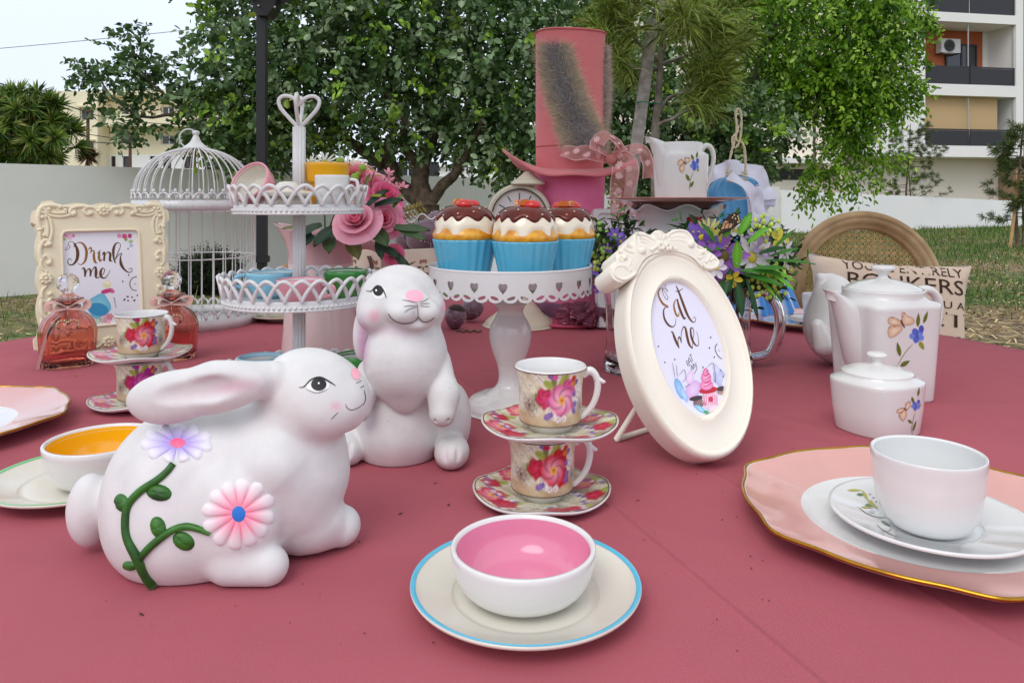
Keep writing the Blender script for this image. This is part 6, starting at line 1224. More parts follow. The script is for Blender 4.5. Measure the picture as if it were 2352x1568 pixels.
c = tri(660, 0, zf + 0.028, -0.062); r = thing('pot_lid', 'cream round lid with a knob leaning on the top tier rim', 'lid', c); MB().lathe([tuple(x) for x in spline([(0.0005, -0.003), (0.040, -0.003), (0.045, 0.0), (0.0455, 0.002), (0.044, 0.004), (0.032, 0.0075), (0.022, 0.0095), (0.020, 0.013), (0.016, 0.0185), (0.009, 0.0215), (0.0005, 0.0222)], 40)], c, 56).obj('dome', M_ivory, r); MB().lathe([(0.0005, 0.001 - 0.028), (0.034, 0.001 - 0.028), (0.036, -0.0028), (0.0005, -0.0028)], c, 48).obj('inner_rim', M_ivory, r)
c = tri(752, 0, zf, 0.02); r = thing('cup', 'mustard yellow cup behind the white beaker on the top tier', 'cup', c); MB().lathe([tuple(x) for x in spline([(0.0005, 0.001), (0.022, 0), (0.026, 0.003), (0.030, 0.03), (0.032, 0.046), (0.0365, 0.052), (0.0375, 0.068), (0.0385, 0.082), (0.0365, 0.083), (0.034, 0.07), (0.027, 0.03), (0.0005, 0.006)], 50)], c, 56).obj('body', G_ye, r); handle(r, [c + A([-0.030, -0.006, 0.060]), c + A([-0.046, -0.01, 0.056]), c + A([-0.046, -0.01, 0.036]), c + A([-0.028, -0.005, 0.030])], 0.0035, G_ye)
c = tri(763, 0, zf, -0.042); r = cup_plain('beaker', 'plain white beaker in front of the mustard cup on the top tier', c, 0.0285, 0.060, 0.0215, M_china); handle(r, [c + A([0.029, 0.0, 0.054]), c + A([0.041, 0.002, 0.050]), c + A([0.041, 0.002, 0.030]), c + A([0.027, 0.0, 0.022])], 0.003, M_china)

# ------------------------------------------------------------------ pedestal cake stands with cut-out aprons
def heart(u, v):                       # heart test, unit size, tip down
    v = v + 0.12; return (u * u + (v - 0.72 * np.sqrt(np.abs(u))) ** 2) < 0.42
def apron(c, R, z1, h, n_h, kind, m, parent, nv=56, nu=1080, ph=0.0):
    a = np.linspace(0, 2 * math.pi, nu, endpoint=False); t = np.linspace(0, 1, nv); spc = 2 * math.pi / n_h; loc = ((a + ph) / spc) % 1.0 - 0.5; arc = loc * spc * R
    zl = np.outer(np.ones(nu), t) * h; low = h - 0.0075 * (1 - np.sqrt(np.clip(1 - (2 * np.abs((((a + ph) / spc * 2) % 1.0) - 0.5)) ** 2, 0, 1)))
    hole = np.zeros((nu, nv), bool); U = arc[:, None] * np.ones((1, nv)); W = zl
    if kind == 'heart':
        hole |= heart(U / 0.0095, (h * 0.54 - W) / 0.0095)
        for sg in (-1, 1): cu_, cw = sg * 0.0125, h * 0.84; q = ((U - cu_) * 0.94 + sg * (W - cw) * -0.34) / 0.0062; p = ((W - cw) * 0.94 + sg * (U - cu_) * 0.34) / 0.0022; hole |= q * q + p * p < 1
    else:
        for cu_, cw, ru, rw_ in ((0, h * 0.80, 0.0028, 0.0028), (-0.011, h * 0.74, 0.006, 0.0022), (0.011, h * 0.74, 0.006, 0.0022), (-0.008, h * 0.52, 0.003, 0.005), (0.008, h * 0.52, 0.003, 0.005), (0, h * 0.50, 0.0045, 0.0035)): hole |= ((U - cu_) / ru) ** 2 + ((W - cw) / rw_) ** 2 < 1
    mb = MB(); idx = {}
    Z = np.minimum(zl, low[:, None]); keep = ~hole & (zl <= low[:, None] + h / nv)
    for rad_, fl in ((R, False), (R - 0.0012, True)):
        P = np.stack([c[0] + rad_ * np.cos(a)[:, None] * np.ones((1, nv)), c[1] + rad_ * np.sin(a)[:, None] * np.ones((1, nv)), z1 - Z], -1); f = []
        k2 = keep & np.roll(keep, -1, 0); ok = k2[:, :-1] & k2[:, 1:]
        I, J = np.nonzero(ok); I2 = (I + 1) % nu; q = np.stack([I * nv + J, I * nv + J + 1, I2 * nv + J + 1, I2 * nv + J], 1); mb.add(P.reshape(-1, 3), (q if not fl else q[:, ::-1]).tolist())
    return mb.obj('cut_out_apron', m, parent)
DK = 1.235; cK = A([(1172 - HX) / F * DK, DK, TZ]); zr = CZ - (606 - HY) / F * DK; root = thing('cake_stand', 'white pedestal cake stand with heart cut-outs carrying the cupcakes', 'cake stand', cK)
R = 0.1355; MB().lathe([(0.0005, zr - 0.026), (R - 0.006, zr - 0.026), (R - 0.0035, zr - 0.024), (R - 0.002, zr - 0.002), (R - 0.0008, zr), (R + 0.0006, zr - 0.0008), (R + 0.0002, zr - 0.004), (R - 0.0016, zr - 0.006), (R - 0.003, zr - 0.0285), (0.0005, zr - 0.0285)], (cK[0], cK[1], 0), 120).obj('plate', M_wm, root)
apron(cK, R, zr - 0.003, 0.044, 19, 'heart', M_wm, root, ph=rad(90 + 4.5 - 9.47))
zz_ = lambda y: CZ - (y - HY) / F * DK; MB().lathe([tuple(x) for x in spline([(0.0005, TZ + 0.002), (0.071, TZ), (0.0735, TZ + 0.004), (0.072, TZ + 0.012), (0.066, TZ + 0.020), (0.050, TZ + 0.027), (0.036, TZ + 0.031), (0.024, TZ + 0.040), (0.0195, TZ + 0.055), (0.022, TZ + 0.075), (0.031, TZ + 0.100), (0.0355, TZ + 0.122), (0.033, TZ + 0.140), (0.024, TZ + 0.156), (0.0215, TZ + 0.164), (0.024, TZ + 0.171), (0.027, TZ + 0.1755), (0.023, TZ + 0.181), (0.020, TZ + 0.190), (0.022, TZ + 0.202), (0.030, TZ + 0.214), (0.036, zr - 0.0287)], 90)], (cK[0], cK[1], 0), 64).obj('pedestal', mat('cream_gloss_enamel', (0.80, 0.785, 0.76), 0.14, coat=0.6, var=0.05, vs=12), root)
# cupcakes
M_cc = glaze('cupcake_blue', rgb(92, 186, 220)); M_cake = mat('sponge_yellow_glaze', rgb(236, 176, 40), 0.22, coat=0.5, col2=rgb(206, 130, 30), vs=90); M_ice = mat('cream_icing_glaze', rgb(240, 230, 208), 0.14, coat=0.6, var=0.05, vs=30); M_choc = mat('chocolate_glaze', rgb(78, 16, 8), 0.14, coat=0.3, spec=0.35, col2=rgb(112, 32, 12), vs=40); M_cher = mat('cherry_red_glaze', rgb(206, 20, 18), 0.1, coat=0.8); M_or = mat('orange_glaze', rgb(228, 140, 30), 0.15, coat=0.6, col2=rgb(196, 92, 14), vs=40)
def cupcake(label, c, k, ph):
    r = thing('ceramic_cupcake', label, 'cupcake', c, 'ceramic cupcakes on the cake stand'); c = A(c)
    L = lambda mb, prof, f=None, seg=120: mb.lathe([(a * k, b * k) for a, b in prof], c, seg, fr=f)
    L(MB(), [(0.0005, 0.001), (0.034, 0.0), (0.036, 0.003), (0.0485, 0.062), (0.0492, 0.0645), (0.046, 0.0650), (0.045, 0.058), (0.0005, 0.05)], lambda a: 1 + 0.024 * np.cos(22 * (a + ph)) ).obj('cup', M_cc, r)
    dome = lambda t: (0.0478 * math.cos(t * 1.45) ** 0.62 + 0.0022 * math.sin(min(1, t * 5) * math.pi), 0.0652 + 0.0475 * math.sin(t * 1.5) ** 1.1)
    mb = MB(); L(mb, [dome(t) for t in np.linspace(0, 0.55, 12)]); mb.obj('cake', M_cake, r)
    def cap(name, lo, amp, hi, nw, off, m, pw=1.0):
        a = np.linspace(0, 2 * math.pi, 160, endpoint=False); w = 0.5 + 0.5 * np.sin(nw * a + ph * 3 + 0.9 * np.sin(3 * a + ph)); P = []
        for i, t in enumerate(a):
            l = lo - amp * w[i] ** pw; row = []
            for q in np.linspace(0, 1, 16): tt = l + (hi - l) * q; rr, z_ = dome(tt); e = off * min(1, q * 8) ** 0.5; row.append((c[0] + (rr + e) * k * math.cos(t), c[1] + (rr + e) * k * math.sin(t), c[2] + (z_ + e * 0.7) * k))
            P.append(row)
        return MB().grid(A(P), wu=True).obj(name, m, r)
    cap('icing', 0.27, 0.14, 1.04, 7 + int(ph * 2) % 4, 0.0022, M_ice, 1.4); cap('chocolate_sauce', 0.50, 0.13, 1.045, 11, 0.0044, M_choc, 1.0)
    for i in range(14):
        a = i * 2.399 + ph; t = 0.52 + 0.055 * (i % 6); rr, z_ = dome(t); e = 0.0047; MB().ball(c + A([(rr + e) * math.cos(a), (rr + e) * math.sin(a), z_ + e * 0.8]) * k, (0.0016 * k, 0.0016 * k, 0.0010 * k), 8, 5).obj('sprinkle', M_ice, r)
    top = 0.0652 + 0.0475 + 0.003
    for dx, dy, m, sc in ((-0.004, -0.014, M_cher, 1.25), (0.012, 0.002, M_cher, 1.1)): MB().ball(c + A([dx * math.cos(ph) - dy * math.sin(ph), dx * math.sin(ph) + dy * math.cos(ph), top + 0.001]) * k, (0.0105 * k * sc, 0.0095 * k * sc, 0.0068 * k * sc), 16, 10).obj('cherry', m, r)
    for i in range(2):
        a = ph + 2.2 + i * 1.5; q = c + A([0.012 * math.cos(a), 0.012 * math.sin(a), top + 0.0015]) * k; P = [q + A([math.cos(t) * 0.011 * math.cos(a + 1.3), math.cos(t) * 0.011 * math.sin(a + 1.3), math.sin(t) * 0.009]) * k for t in np.linspace(0, math.pi, 14)]; n_ = A([-math.sin(a + 1.3), math.cos(a + 1.3), 0]) * 0.0024 * k; MB().prism([p - n_ for p in P], n_ * 2).obj('orange_slice', M_or, r, auto=40)
    return r
zf = zr - 0.0258
cupcake('ceramic cupcake with blue case at the end beside the purple eggs', ((1068 - HX) / F * 1.205, 1.205, zf), 1.07, 0.3)
cupcake('ceramic cupcake with blue case in the middle of the row of three', ((1206 - HX) / F * 1.165, 1.165, zf), 1.06, 1.1)
cupcake('ceramic cupcake with blue case at the end beside the oval frame', ((1298 - HX) / F * 1.268, 1.268, zf), 1.04, 2.3)

# --- cream stand with purple eggs
DE = 1.92; cE = A([(905 - HX) / F * DE, DE, TZ]); ze = CZ - (566 - HY) / F * DE; M_crm = mat('cream_enamel', rgb(240, 228, 206), 0.3, coat=0.3); root = thing('cake_stand', 'cream pedestal stand with scroll cut-outs carrying purple eggs behind the jug', 'cake stand', cE); RE = 0.122
MB().lathe([(0.0005, ze - 0.012), (RE - 0.004, ze - 0.012), (RE - 0.003, ze), (RE, ze), (RE - 0.0016, ze - 0.006), (RE - 0.004, ze - 0.0145), (0.0005, ze - 0.0145)], (cE[0], cE[1], 0), 80).obj('plate', M_crm, root); apron(cE, RE, ze - 0.002, 0.058, 12, 'scroll', M_crm, root, nv=44, nu=720)
MB().lathe([tuple(x) for x in spline([(0.0005, TZ + 0.001), (0.065, TZ), (0.066, TZ + 0.006), (0.045, TZ + 0.016), (0.016, TZ + 0.035), (0.014, TZ + 0.09), (0.022, TZ + 0.12), (0.014, TZ + 0.15), (0.03, ze - 0.03), (0.05, ze - 0.0147)], 50)], (cE[0], cE[1], 0), 40).obj('pedestal', M_crm, root)
M_egg = mat('dusky_purple_lacquer', rgb(126, 94, 110), 0.32, coat=0.4, col2=rgb(104, 74, 92), vs=18); M_sil = mat('silver_beads', (0.75, 0.72, 0.68), 0.2, metal=1.0)
def egg(label, c, r, tilt, brown=False, gl=True):
    r0 = thing('decorative_egg', label, 'egg', A(c) - A([0, 0, r]), 'purple decorative eggs'); R_ = A([[math.cos(tilt), 0, math.sin(tilt)], [0, 1, 0], [-math.sin(tilt), 0, math.cos(tilt)]]); t = np.linspace(0, math.pi, 22); pr = [(max(1e-4, r * math.sin(q) * (1 - 0.10 * math.cos(q))), -1.22 * r * math.cos(q)) for q in t]
    m = MB().lathe(pr, (0, 0, 0), 36); m.v = [v @ R_.T + A(c) for v in m.v]; m.obj('shell', M_egg, r0)
    if gl:
        mb = MB(); 
        for i in range(40): q = i / 40 * 2 * math.pi; w = 0.12 * math.sin(5 * q); p = A([r * 1.02 * math.cos(q), r * 1.02 * math.sin(q), r * w * 2]); mb.ball(p @ R_.T + A(c), r * 0.045, 6, 4)
        stuff(mb.obj('bead_string', M_sil, r0))
    if brown: m = MB().lathe([(r * 1.012 * math.sin(q) * (1 - 0.10 * math.cos(q)), -1.232 * r * math.cos(q)) for q in np.linspace(2.2, 3.1, 8)], (0, 0, 0), 36); m.v = [v @ R_.T + A(c) for v in m.v]; m.obj('dark_glitter_cap', mat('dark_glitter', rgb(46, 22, 22), 0.5, bump=1.0, bs=300), r0)
    return r0
zo = ze - 0.012
egg('big purple egg with bead string lying on the cream stand', px(975, 522, 1.88) * A([1, 1, 0]) + A([0, 0, zo + 0.040]), 0.040, 1.1); egg('purple egg with a dark glitter end propped on the cream stand', px(1003, 488, 1.95) * A([1, 1, 0]) + A([0, 0, zo + 0.073]), 0.030, 1.35, True); egg('purple egg half hidden behind the rose leaves on the cream stand', px(938, 520, 1.93) * A([1, 1, 0]) + A([0, 0, zo + 0.034]), 0.034, 0.5)
egg('dark-banded purple egg resting on the cloth under the cupcake stand', A([(1046 - HX) / F * 2.0, 2.0, TZ + 0.0325]), 0.028, 0.2, True); egg('plain purple egg resting on the cloth behind the dark-banded egg', A([(1083 - HX) / F * 2.12, 2.12, TZ + 0.036]), 0.030, 0.9)
mb = MB()
for x0, y0, x1, y1 in ((935, 505, 1000, 495), (925, 520, 960, 560), (915, 500, 950, 490)):
    for i in range(26): t = i / 25; mb.ball(px(x0 + (x1 - x0) * t, y0 + (y1 - y0) * t + 8 * math.sin(t * 9), 1.86), 0.0028, 6, 4)
for i in range(150): p = px(925 + rng.gauss(0, 12), 500 + rng.gauss(0, 12), 1.87 + rng.gauss(0, 0.01)); mb.ball(p, 0.0030, 6, 4)
o = mb.obj('bead_garland', M_sil); stuff(o); o['label'] = 'heap of silver bead garland beside the roses on the cream stand'; o['category'] = 'garland'
mb = MB()
for x in (845, 850): 
    for i in range(22): mb.ball(A([(x + 6 * math.sin(i * .3) - HX) / F * 1.80, 1.80, CZ - (590 + i * 4.6 - HY) / F * 1.80]), 0.003, 6, 4)
for i in range(40): mb.ball(A([(1050 + i * 1.4 - HX) / F * 1.96, 1.955 + 0.012 * math.sin(i * .5), TZ + 0.003]), 0.0028, 6, 4)
o = mb.obj('bead_string', mat('brown_beads', rgb(120, 90, 80), 0.35)); stuff(o); o['label'] = 'brown bead strings hanging from the cream stand and trailing on the cloth'; o['category'] = 'beads'

# ------------------------------------------------------------------ birdcage
DB = 2.10; cB = A([(450 - HX) / F * DB, DB, TZ]); sb = DB / F; RB = 0.162; zb = lambda y: CZ - (y - HY) * sb; root = thing('birdcage', 'white wire birdcage with domed top and frilled bands standing on the table', 'birdcage', cB); z1, z2 = zb(482), zb(443); z0 = TZ + 0.036
def frill(zl, h, name, up=True):
    b = MB().lathe([(RB - 0.001, zl), (RB + 0.002, zl), (RB + 0.002, zl + h), (RB - 0.001, zl + h)], (cB[0], cB[1], 0), 160, fr=lambda a: 1 + 0.006 * np.cos(90 * a), close=True).obj(name, M_wm, root); mb = MB(); n = 34
    for k in range(n):
        a0 = 2 * math.pi * k / n; P = [(cB[0] + (RB + 0.001) * math.cos(a0 + u * math.pi / n), cB[1] + (RB + 0.001) * math.sin(a0 + u * math.pi / n), zl + h + 0.002 + 0.017 * math.sqrt(max(0, 1 - u * u))) for u in np.linspace(-0.95, 0.95, 9)]; mb.tube(P, 0.0026, 6); mb.ball((cB[0] + RB * math.cos(a0), cB[1] + RB * math.sin(a0), zl + h + 0.024), (0.0045, 0.0045, 0.006), 8, 6)
        a1 = a0 + math.pi / n; mb.ball((cB[0] + RB * math.cos(a1), cB[1] + RB * math.sin(a1), zl + h + 0.006), (0.005, 0.005, 0.007), 8, 6)
    mb.obj('filigree', M_wm, b); return b
frill(TZ, 0.030, 'base_band'); frill(z1, 0.028, 'upper_band')
MB().lathe([(0.0005, TZ + 0.001), (RB - 0.002, TZ + 0.001), (RB - 0.002, TZ + 0.006), (0.0005, TZ + 0.006)], (cB[0], cB[1], 0), 64).obj('floor_tray', M_wm, root)
nw = 32
for k in range(nw):
    a = 2 * math.pi * (k + 0.5) / nw; q = A([cB[0] + (RB - 0.003) * math.cos(a), cB[1] + (RB - 0.003) * math.sin(a), 0]); MB().tube([q + A([0, 0, TZ + 0.02]), q + A([0, 0, z1 + 0.002])], 0.0015, 6).obj('wire', M_wm, root)
for y in (587,):
    for dz in (0.0,): MB().tube([(cB[0] + (RB - 0.0055) * math.cos(t), cB[1] + (RB - 0.0055) * math.sin(t), zb(588)) for t in np.linspace(0, 6.28319, 80, endpoint=False)], 0.0019, 6, closed=True).obj('ring_wire', M_wm, root)
MB().tube([(cB[0] + (RB - 0.0045) * math.cos(t), cB[1] + (RB - 0.0045) * math.sin(t), z1 - 0.004) for t in np.linspace(0, 6.28319, 80, endpoint=False)], 0.0022, 6, closed=True).obj('ring_wire', M_wm, root)
zt_ = zb(340); nd = 36
for k in range(nd):
    a = 2 * math.pi * k / nd; P = [A([cB[0] + (RB - 0.003) * math.cos(q) ** 0.95 * math.cos(a), cB[1] + (RB - 0.003) * math.cos(q) ** 0.95 * math.sin(a), z2 + (zt_ - z2) * math.sin(q)]) for q in np.linspace(-0.12, 1.42, 18)]; MB().tube(P, 0.0017, 6).obj('dome_wire', M_wm, root)
MB().lathe([tuple(x) for x in spline([(0.036, zt_ - 0.003), (0.037, zt_), (0.030, zt_ + 0.004), (0.016, zt_ + 0.016), (0.009, zt_ + 0.030), (0.007, zt_ + 0.036), (0.010, zt_ + 0.041), (0.009, zt_ + 0.047), (0.0005, zt_ + 0.050)], 30)], (cB[0], cB[1], 0), 40).obj('finial', M_wm, root)
q = A([cB[0], cB[1], zt_ + 0.043]); MB().tube([q + A([-0.02 + 0.020 * math.cos(t) - 0.012 * math.sin(t), -0.012 * math.sin(t), -0.016 + 0.022 * math.sin(t) * 0.9 + 0.016 * math.cos(t)]) for t in np.linspace(0, 6.28319, 30, endpoint=False)], 0.0022, 6, closed=True).obj('carrying_ring', M_wm, root)
# ------------------------------------------------------------------ picture frames
M_cframe = mat('cream_resin', rgb(240, 230, 200), 0.4, var=0.05, vs=14, spec=0.4); M_iframe = mat('ivory_resin', rgb(243, 238, 224), 0.36, var=0.03, vs=14, spec=0.45)
M_card = mat('white_card', rgb(238, 238, 246), 0.6)
def ring_prism(T, outer, inner, h0, h1, bev=0.0):           # flat ring between two outlines of equal count
    mb = MB(); n = len(outer); rows = [[T(*p, h0) for p in outer], [T(*p, h1 - bev) for p in outer], [T(*(A(p) * 0.994 + A(q) * 0.006), h1) for p, q in zip(outer, inner)], [T(*p, h1) for p in inner], [T(*p, h0) for p in inner]]
    return mb.grid(A(rows), wu=True, wv=True)
# --- "Drink me" frame
ph, be = rad(38), rad(12); u = A([math.cos(ph), math.sin(ph), 0]); v = A([-math.sin(ph) * math.sin(be), math.cos(ph) * math.sin(be), math.cos(be)]); n = A([math.sin(ph) * math.cos(be), -math.cos(ph) * math.cos(be), math.sin(be)])
W, H = 0.268, 0.338; B = A([(92 - HX) / F * 1.62, 1.62, TZ]) + n * 0.0; th = 0.026
B = B + A([0, 0, th * math.sin(be) + 0.0015])
T = lambda a, b, h=0.0: B + u * a + v * b + n * h
root = thing('picture_frame', 'cream ornate picture frame with a Drink me card behind the glass bottles', 'picture frame', A([B[0], B[1], TZ]) + u * W / 2)
N_ = 240
def outl(t):                                                   # scalloped outline around the rectangle
    t = t % 1.0; per = [W, H, W, H]; L = sum(per); s = t * L; c = [(0, 0), (W, 0), (W, H), (0, H), (0, 0)]
    for k in range(4):
        if s <= per[k]: f = s / per[k]; p = A(c[k], float) * (1 - f) + A(c[k + 1], float) * f; o_ = [(0, -1), (1, 0), (0, 1), (-1, 0)][k]; g = abs(2 * f - 1); bump = 0.0065 * abs(math.sin(f * math.pi * 5)) ** 0.7 + 0.006 * (g > 0.74) - 0.008 * (g > 0.93) - 0.002; return p + A(o_) * bump
        s -= per[k]
outer = [outl(i / N_) for i in range(N_)]; ow = 0.066
ins = [(ow, ow), (W - ow, ow), (W - ow, H - ow), (ow, H - ow)]
def rrect(x0, y0, x1, y1, r, n_):
    P = []
    for cx, cy, a0 in ((x0 + r, y0 + r, math.pi), (x1 - r, y0 + r, 1.5 * math.pi), (x1 - r, y1 - r, 0), (x0 + r, y1 - r, 0.5 * math.pi)): P += [(cx + r * math.cos(a0 + q), cy + r * math.sin(a0 + q)) for q in np.linspace(0, math.pi / 2, 12)]
    P = A(P); d_ = np.r_[0, np.cumsum(np.linalg.norm(np.diff(np.vstack([P, P[:1]]), axis=0), axis=1))]; t = np.linspace(0, d_[-1], n_, endpoint=False); Q = np.vstack([P, P[:1]]); return np.stack([np.interp(t, d_, Q[:, 0]), np.interp(t, d_, Q[:, 1])], 1)
inner = rrect(0.050, 0.056, W - 0.062, H - 0.064, 0.010, N_); k0 = int(np.argmin(np.linalg.norm(inner - A(outer[0]), axis=1))); inner = np.roll(inner, -k0, 0)
fm = ring_prism(T, outer, inner, -th, 0.0, 0.003); fm.obj('moulding', M_cframe, root, auto=35)
MB().tube([T(*p, 0.0) for p in rrect(0.0475, 0.0535, W - 0.0595, H - 0.0615, 0.011, 120)], 0.003, 8, closed=True).obj('inner_bead', M_cframe, root)
orn = MB()
def side(o_, ax, up_, L, w):
    P = lambda s, t, h=0.0: T(*(A(o_) + A(ax) * s * L + A(up_) * t * w), h)
    for sg in (1, -1):
        for pts, r0, r1 in (([(0.10, 0.0), (0.16, 0.45), (0.26, 0.5), (0.33, 0.1), (0.28, -0.4), (0.21, -0.3)], 0.0035, 0.0045), ([(0.26, 0.5), (0.40, 0.62), (0.52, 0.35), (0.55, -0.15), (0.48, -0.35)], 0.0045, 0.0055), ([(0.46, 0.1), (0.56, -0.45), (0.70, -0.65), (0.84, -0.5), (0.92, -0.1)], 0.005, 0.003), ([(0.52, 0.5), (0.64, 0.6), (0.74, 0.35), (0.70, 0.0), (0.62, 0.15)], 0.0042, 0.003), ([(0.70, 0.55), (0.82, 0.75), (0.95, 0.65), (1.02, 0.25), (0.96, -0.15), (0.86, 0.05), (0.88, 0.3)], 0.0062, 0.0034), ([(0.60, -0.1), (0.70, -0.2), (0.80, -0.15), (0.86, 0.05)], 0.005, 0.003)):
            Q = spline([P(s * sg, t, 0.0005) for s, t in pts], 22); orn.tube(Q, np.linspace(r0, r1, 22), 8)
        for s, t, r_ in ((0.22, -0.28, 0.006), (0.49, -0.33, 0.0065), (0.62, 0.15, 0.0045), (0.88, 0.28, 0.005)): orn.ball(P(s * sg, t, 0.002), r_, 10, 8)
    for i in range(8): a = i * math.pi / 4; q = T(*(A(o_) + A(up_) * 0.05 * w + A([math.cos(a), math.sin(a)]) * 0.0085), 0.002); orn.ball(q, 0.0052, 10, 8)
    orn.ball(T(*(A(o_) + A(up_) * 0.05 * w), 0.005), 0.0042, 10, 8)
bw = 0.019
side((W / 2, H - 0.016), (1, 0), (0, 1), W / 2 * 0.94, bw); side((W / 2, 0.016), (1, 0), (0, -1), W / 2 * 0.94, bw); side((0.016, H / 2), (0, 1), (-1, 0), H / 2 * 0.94, bw); side((W - 0.016, H / 2), (0, 1), (1, 0), H / 2 * 0.94, bw)
orn.obj('scroll_ornament', M_cframe, root)
card = MB().grid(A([[T(0.045 + (W - 0.102) * i / 20, 0.050 + (H - 0.108) * j / 20, -0.006) for j in range(21)] for i in range(21)])); card.obj('card', M_card, root)
MB().add([T(0.02, 0.02, -th), T(W - 0.02, 0.02, -th), T(W - 0.02, H - 0.02, -th), T(0.02, H - 0.02, -th)], [(3, 2, 1, 0)]).obj('back_board', mat('brown_board', rgb(120, 90, 64), 0.8), root, smooth=False)
q0 = T(W / 2, H * 0.62, -th); q1 = A([q0[0], q0[1], 0]) + A([-math.sin(ph), math.cos(ph), 0]) * 0.13 + A([0, 0, TZ + 0.003]); MB().prism([q0 + u * 0.03, q1 + u * 0.03, q1 - u * 0.03, q0 - u * 0.03], A([0, 0, 0.003])).obj('easel_leg', mat('brown_board'), root, smooth=False)
za = lambda x, y: (x * 0.3079, 422.45 + y * 0.3079); dc = Decal(card, 0.0003); GB, G2 = rgb(96, 58, 26), rgb(150, 100, 26)
def script(dc, tf, strokes, k):
    for pts, w, c_ in strokes: dc.stroke([tf(*p) for p in pts], [x * k for x in w], c_, n=max(24, len(pts) * 9))
script(dc, za, [
    ([(508, 462), (496, 478), (488, 492), (508, 488), (522, 468), (508, 450), (520, 432), (545, 434), (558, 470)], [3, 3, 3, 3, 4, 4, 4, 4, 5], GB), ([(556, 440), (578, 500), (574, 560), (545, 600), (515, 600), (505, 575), (520, 556), (536, 572)], [10, 24, 22, 12, 7, 6, 5, 3], GB), ([(545, 470), (580, 438), (620, 448), (645, 500), (636, 570), (605, 602), (580, 592)], [4, 5, 14, 20, 16, 6, 4], G2),
    ([(660, 490), (676, 474), (682, 500), (670, 520)], [6, 10, 8, 4], G2), ([(672, 500), (700, 500), (700, 540), (708, 580), (726, 590)], [6, 10, 18, 16, 5], G2), ([(726, 520), (740, 510), (738, 550), (748, 574), (764, 560)], [5, 12, 18, 12, 4], G2), ([(742, 498), (748, 500)], [12, 12], GB), ([(762, 530), (778, 512), (776, 575)], [5, 14, 14], GB), ([(776, 545), (800, 510), (822, 522), (820, 570), (838, 572)], [4, 6, 18, 16, 4], GB),
    ([(862, 590), (848, 550), (846, 490), (862, 448), (888, 440), (898, 465), (872, 530), (850, 585)], [6, 14, 20, 12, 5, 5, 6, 4], GB), ([(862, 560), (890, 525), (908, 520), (898, 548), (904, 600), (930, 640), (962, 660), (984, 648), (980, 628), (960, 636)], [4, 6, 6, 10, 22, 14, 7, 5, 4, 4], GB),
    ([(610, 634), (624, 628), (634, 650), (634, 692)], [5, 12, 18, 12], GB), ([(634, 690), (650, 645), (668, 634), (676, 660), (672, 690)], [4, 6, 12, 16, 10], GB), ([(672, 690), (690, 640), (712, 620), (716, 660), (716, 695), (738, 700)], [4, 6, 12, 22, 14, 4], GB), ([(734, 696), (766, 676), (780, 642), (764, 628), (750, 660), (756, 694), (784, 700), (808, 672), (822, 640)], [4, 5, 6, 8, 20, 16, 8, 4, 3], GB)], 0.3079)
for x, y in ((462, 489), (955, 483), (960, 680), (916, 727), (925, 866), (955, 840), (1005, 866)): dc.blob(za(x, y), 1.8, 1.8, rgb(50, 44, 50))
stuff(dc.obj('printed_lettering', M_printm, root))
for i, (x, y, r_, c_) in enumerate(((455, 395, 22, (206, 80, 140)), (490, 385, 16, (226, 150, 180)), (520, 392, 22, (240, 190, 206)), (548, 386, 14, (226, 130, 160)), (450, 425, 16, (150, 180, 90)), (478, 412, 12, (160, 190, 100)), (890, 388, 18, (226, 140, 170)), (930, 392, 22, (206, 70, 130)), (968, 388, 18, (190, 50, 120)), (940, 415, 14, (150, 180, 90)), (975, 430, 16, (160, 190, 110)), (978, 460, 14, (150, 190, 210)), (440, 455, 12, (150, 190, 220)), (800, 1005, 40, (240, 180, 196)), (770, 1010, 34, (244, 206, 214)), (820, 990, 26, (226, 140, 160)), (740, 1020, 26, (190, 220, 190)))): dc.blob(za(x, y), r_ * 0.30, r_ * 0.26, rgb(*c_), i * 33, fn=lambda t: 1 + 0.15 * math.cos(5 * t), col_in=rgb(*[min(255, q + 20) for q in c_]))
dc.blob(za(742, 905), 26, 30, rgb(110, 190, 220), 15, col_in=rgb(150, 214, 234), fn=lambda t: 1 - 0.12 * max(0, -math.sin(t)) + 0.08 * math.cos(4 * t)); dc.blob(za(732, 935), 24, 15, rgb(56, 150, 200), 10, off=0.0005); dc.blob(za(790, 800), 12, 5, rgb(206, 60, 130), -15, off=0.0005); dc.blob(za(830, 795), 8, 5, rgb(226, 100, 160), 30, off=0.0005); dc.blob(za(798, 748), 9, 10, rgb(234, 226, 176), 15); dc.blob(za(800, 735), 8, 4, rgb(244, 240, 214), 10, off=0.0005)
dc.stroke([za(1020, 690), za(985, 705), za(968, 745), za(985, 785), za(1020, 795)], 2.0, rgb(120, 80, 50), taper=False); dc.stroke([za(1000, 745), za(1018, 750)], 1.2, rgb(70, 60, 60))
for x, y, c_ in ((930, 860, 0), (955, 870, 0), (985, 845, 1), (1000, 870, 1), (950, 840, 0), (1025, 830, 1)): dc.blob(za(x, y), 2.4, 2.4, (rgb(50, 44, 50), rgb(130, 40, 60))[c_], 45, n=4)
stuff(dc.obj('printed_picture', M_printm, root))
for x, y, q in ((845, 850, 'Drink'),):
    for i in range(5): dc.stroke([za(842 + i * 4, 848 + i * 16), za(858 + i * 2, 852 + i * 16), za(846 + i * 4, 860 + i * 16)], 1.0, rgb(60, 50, 56))
stuff(dc.obj('printed_tag_word', M_printm, root))

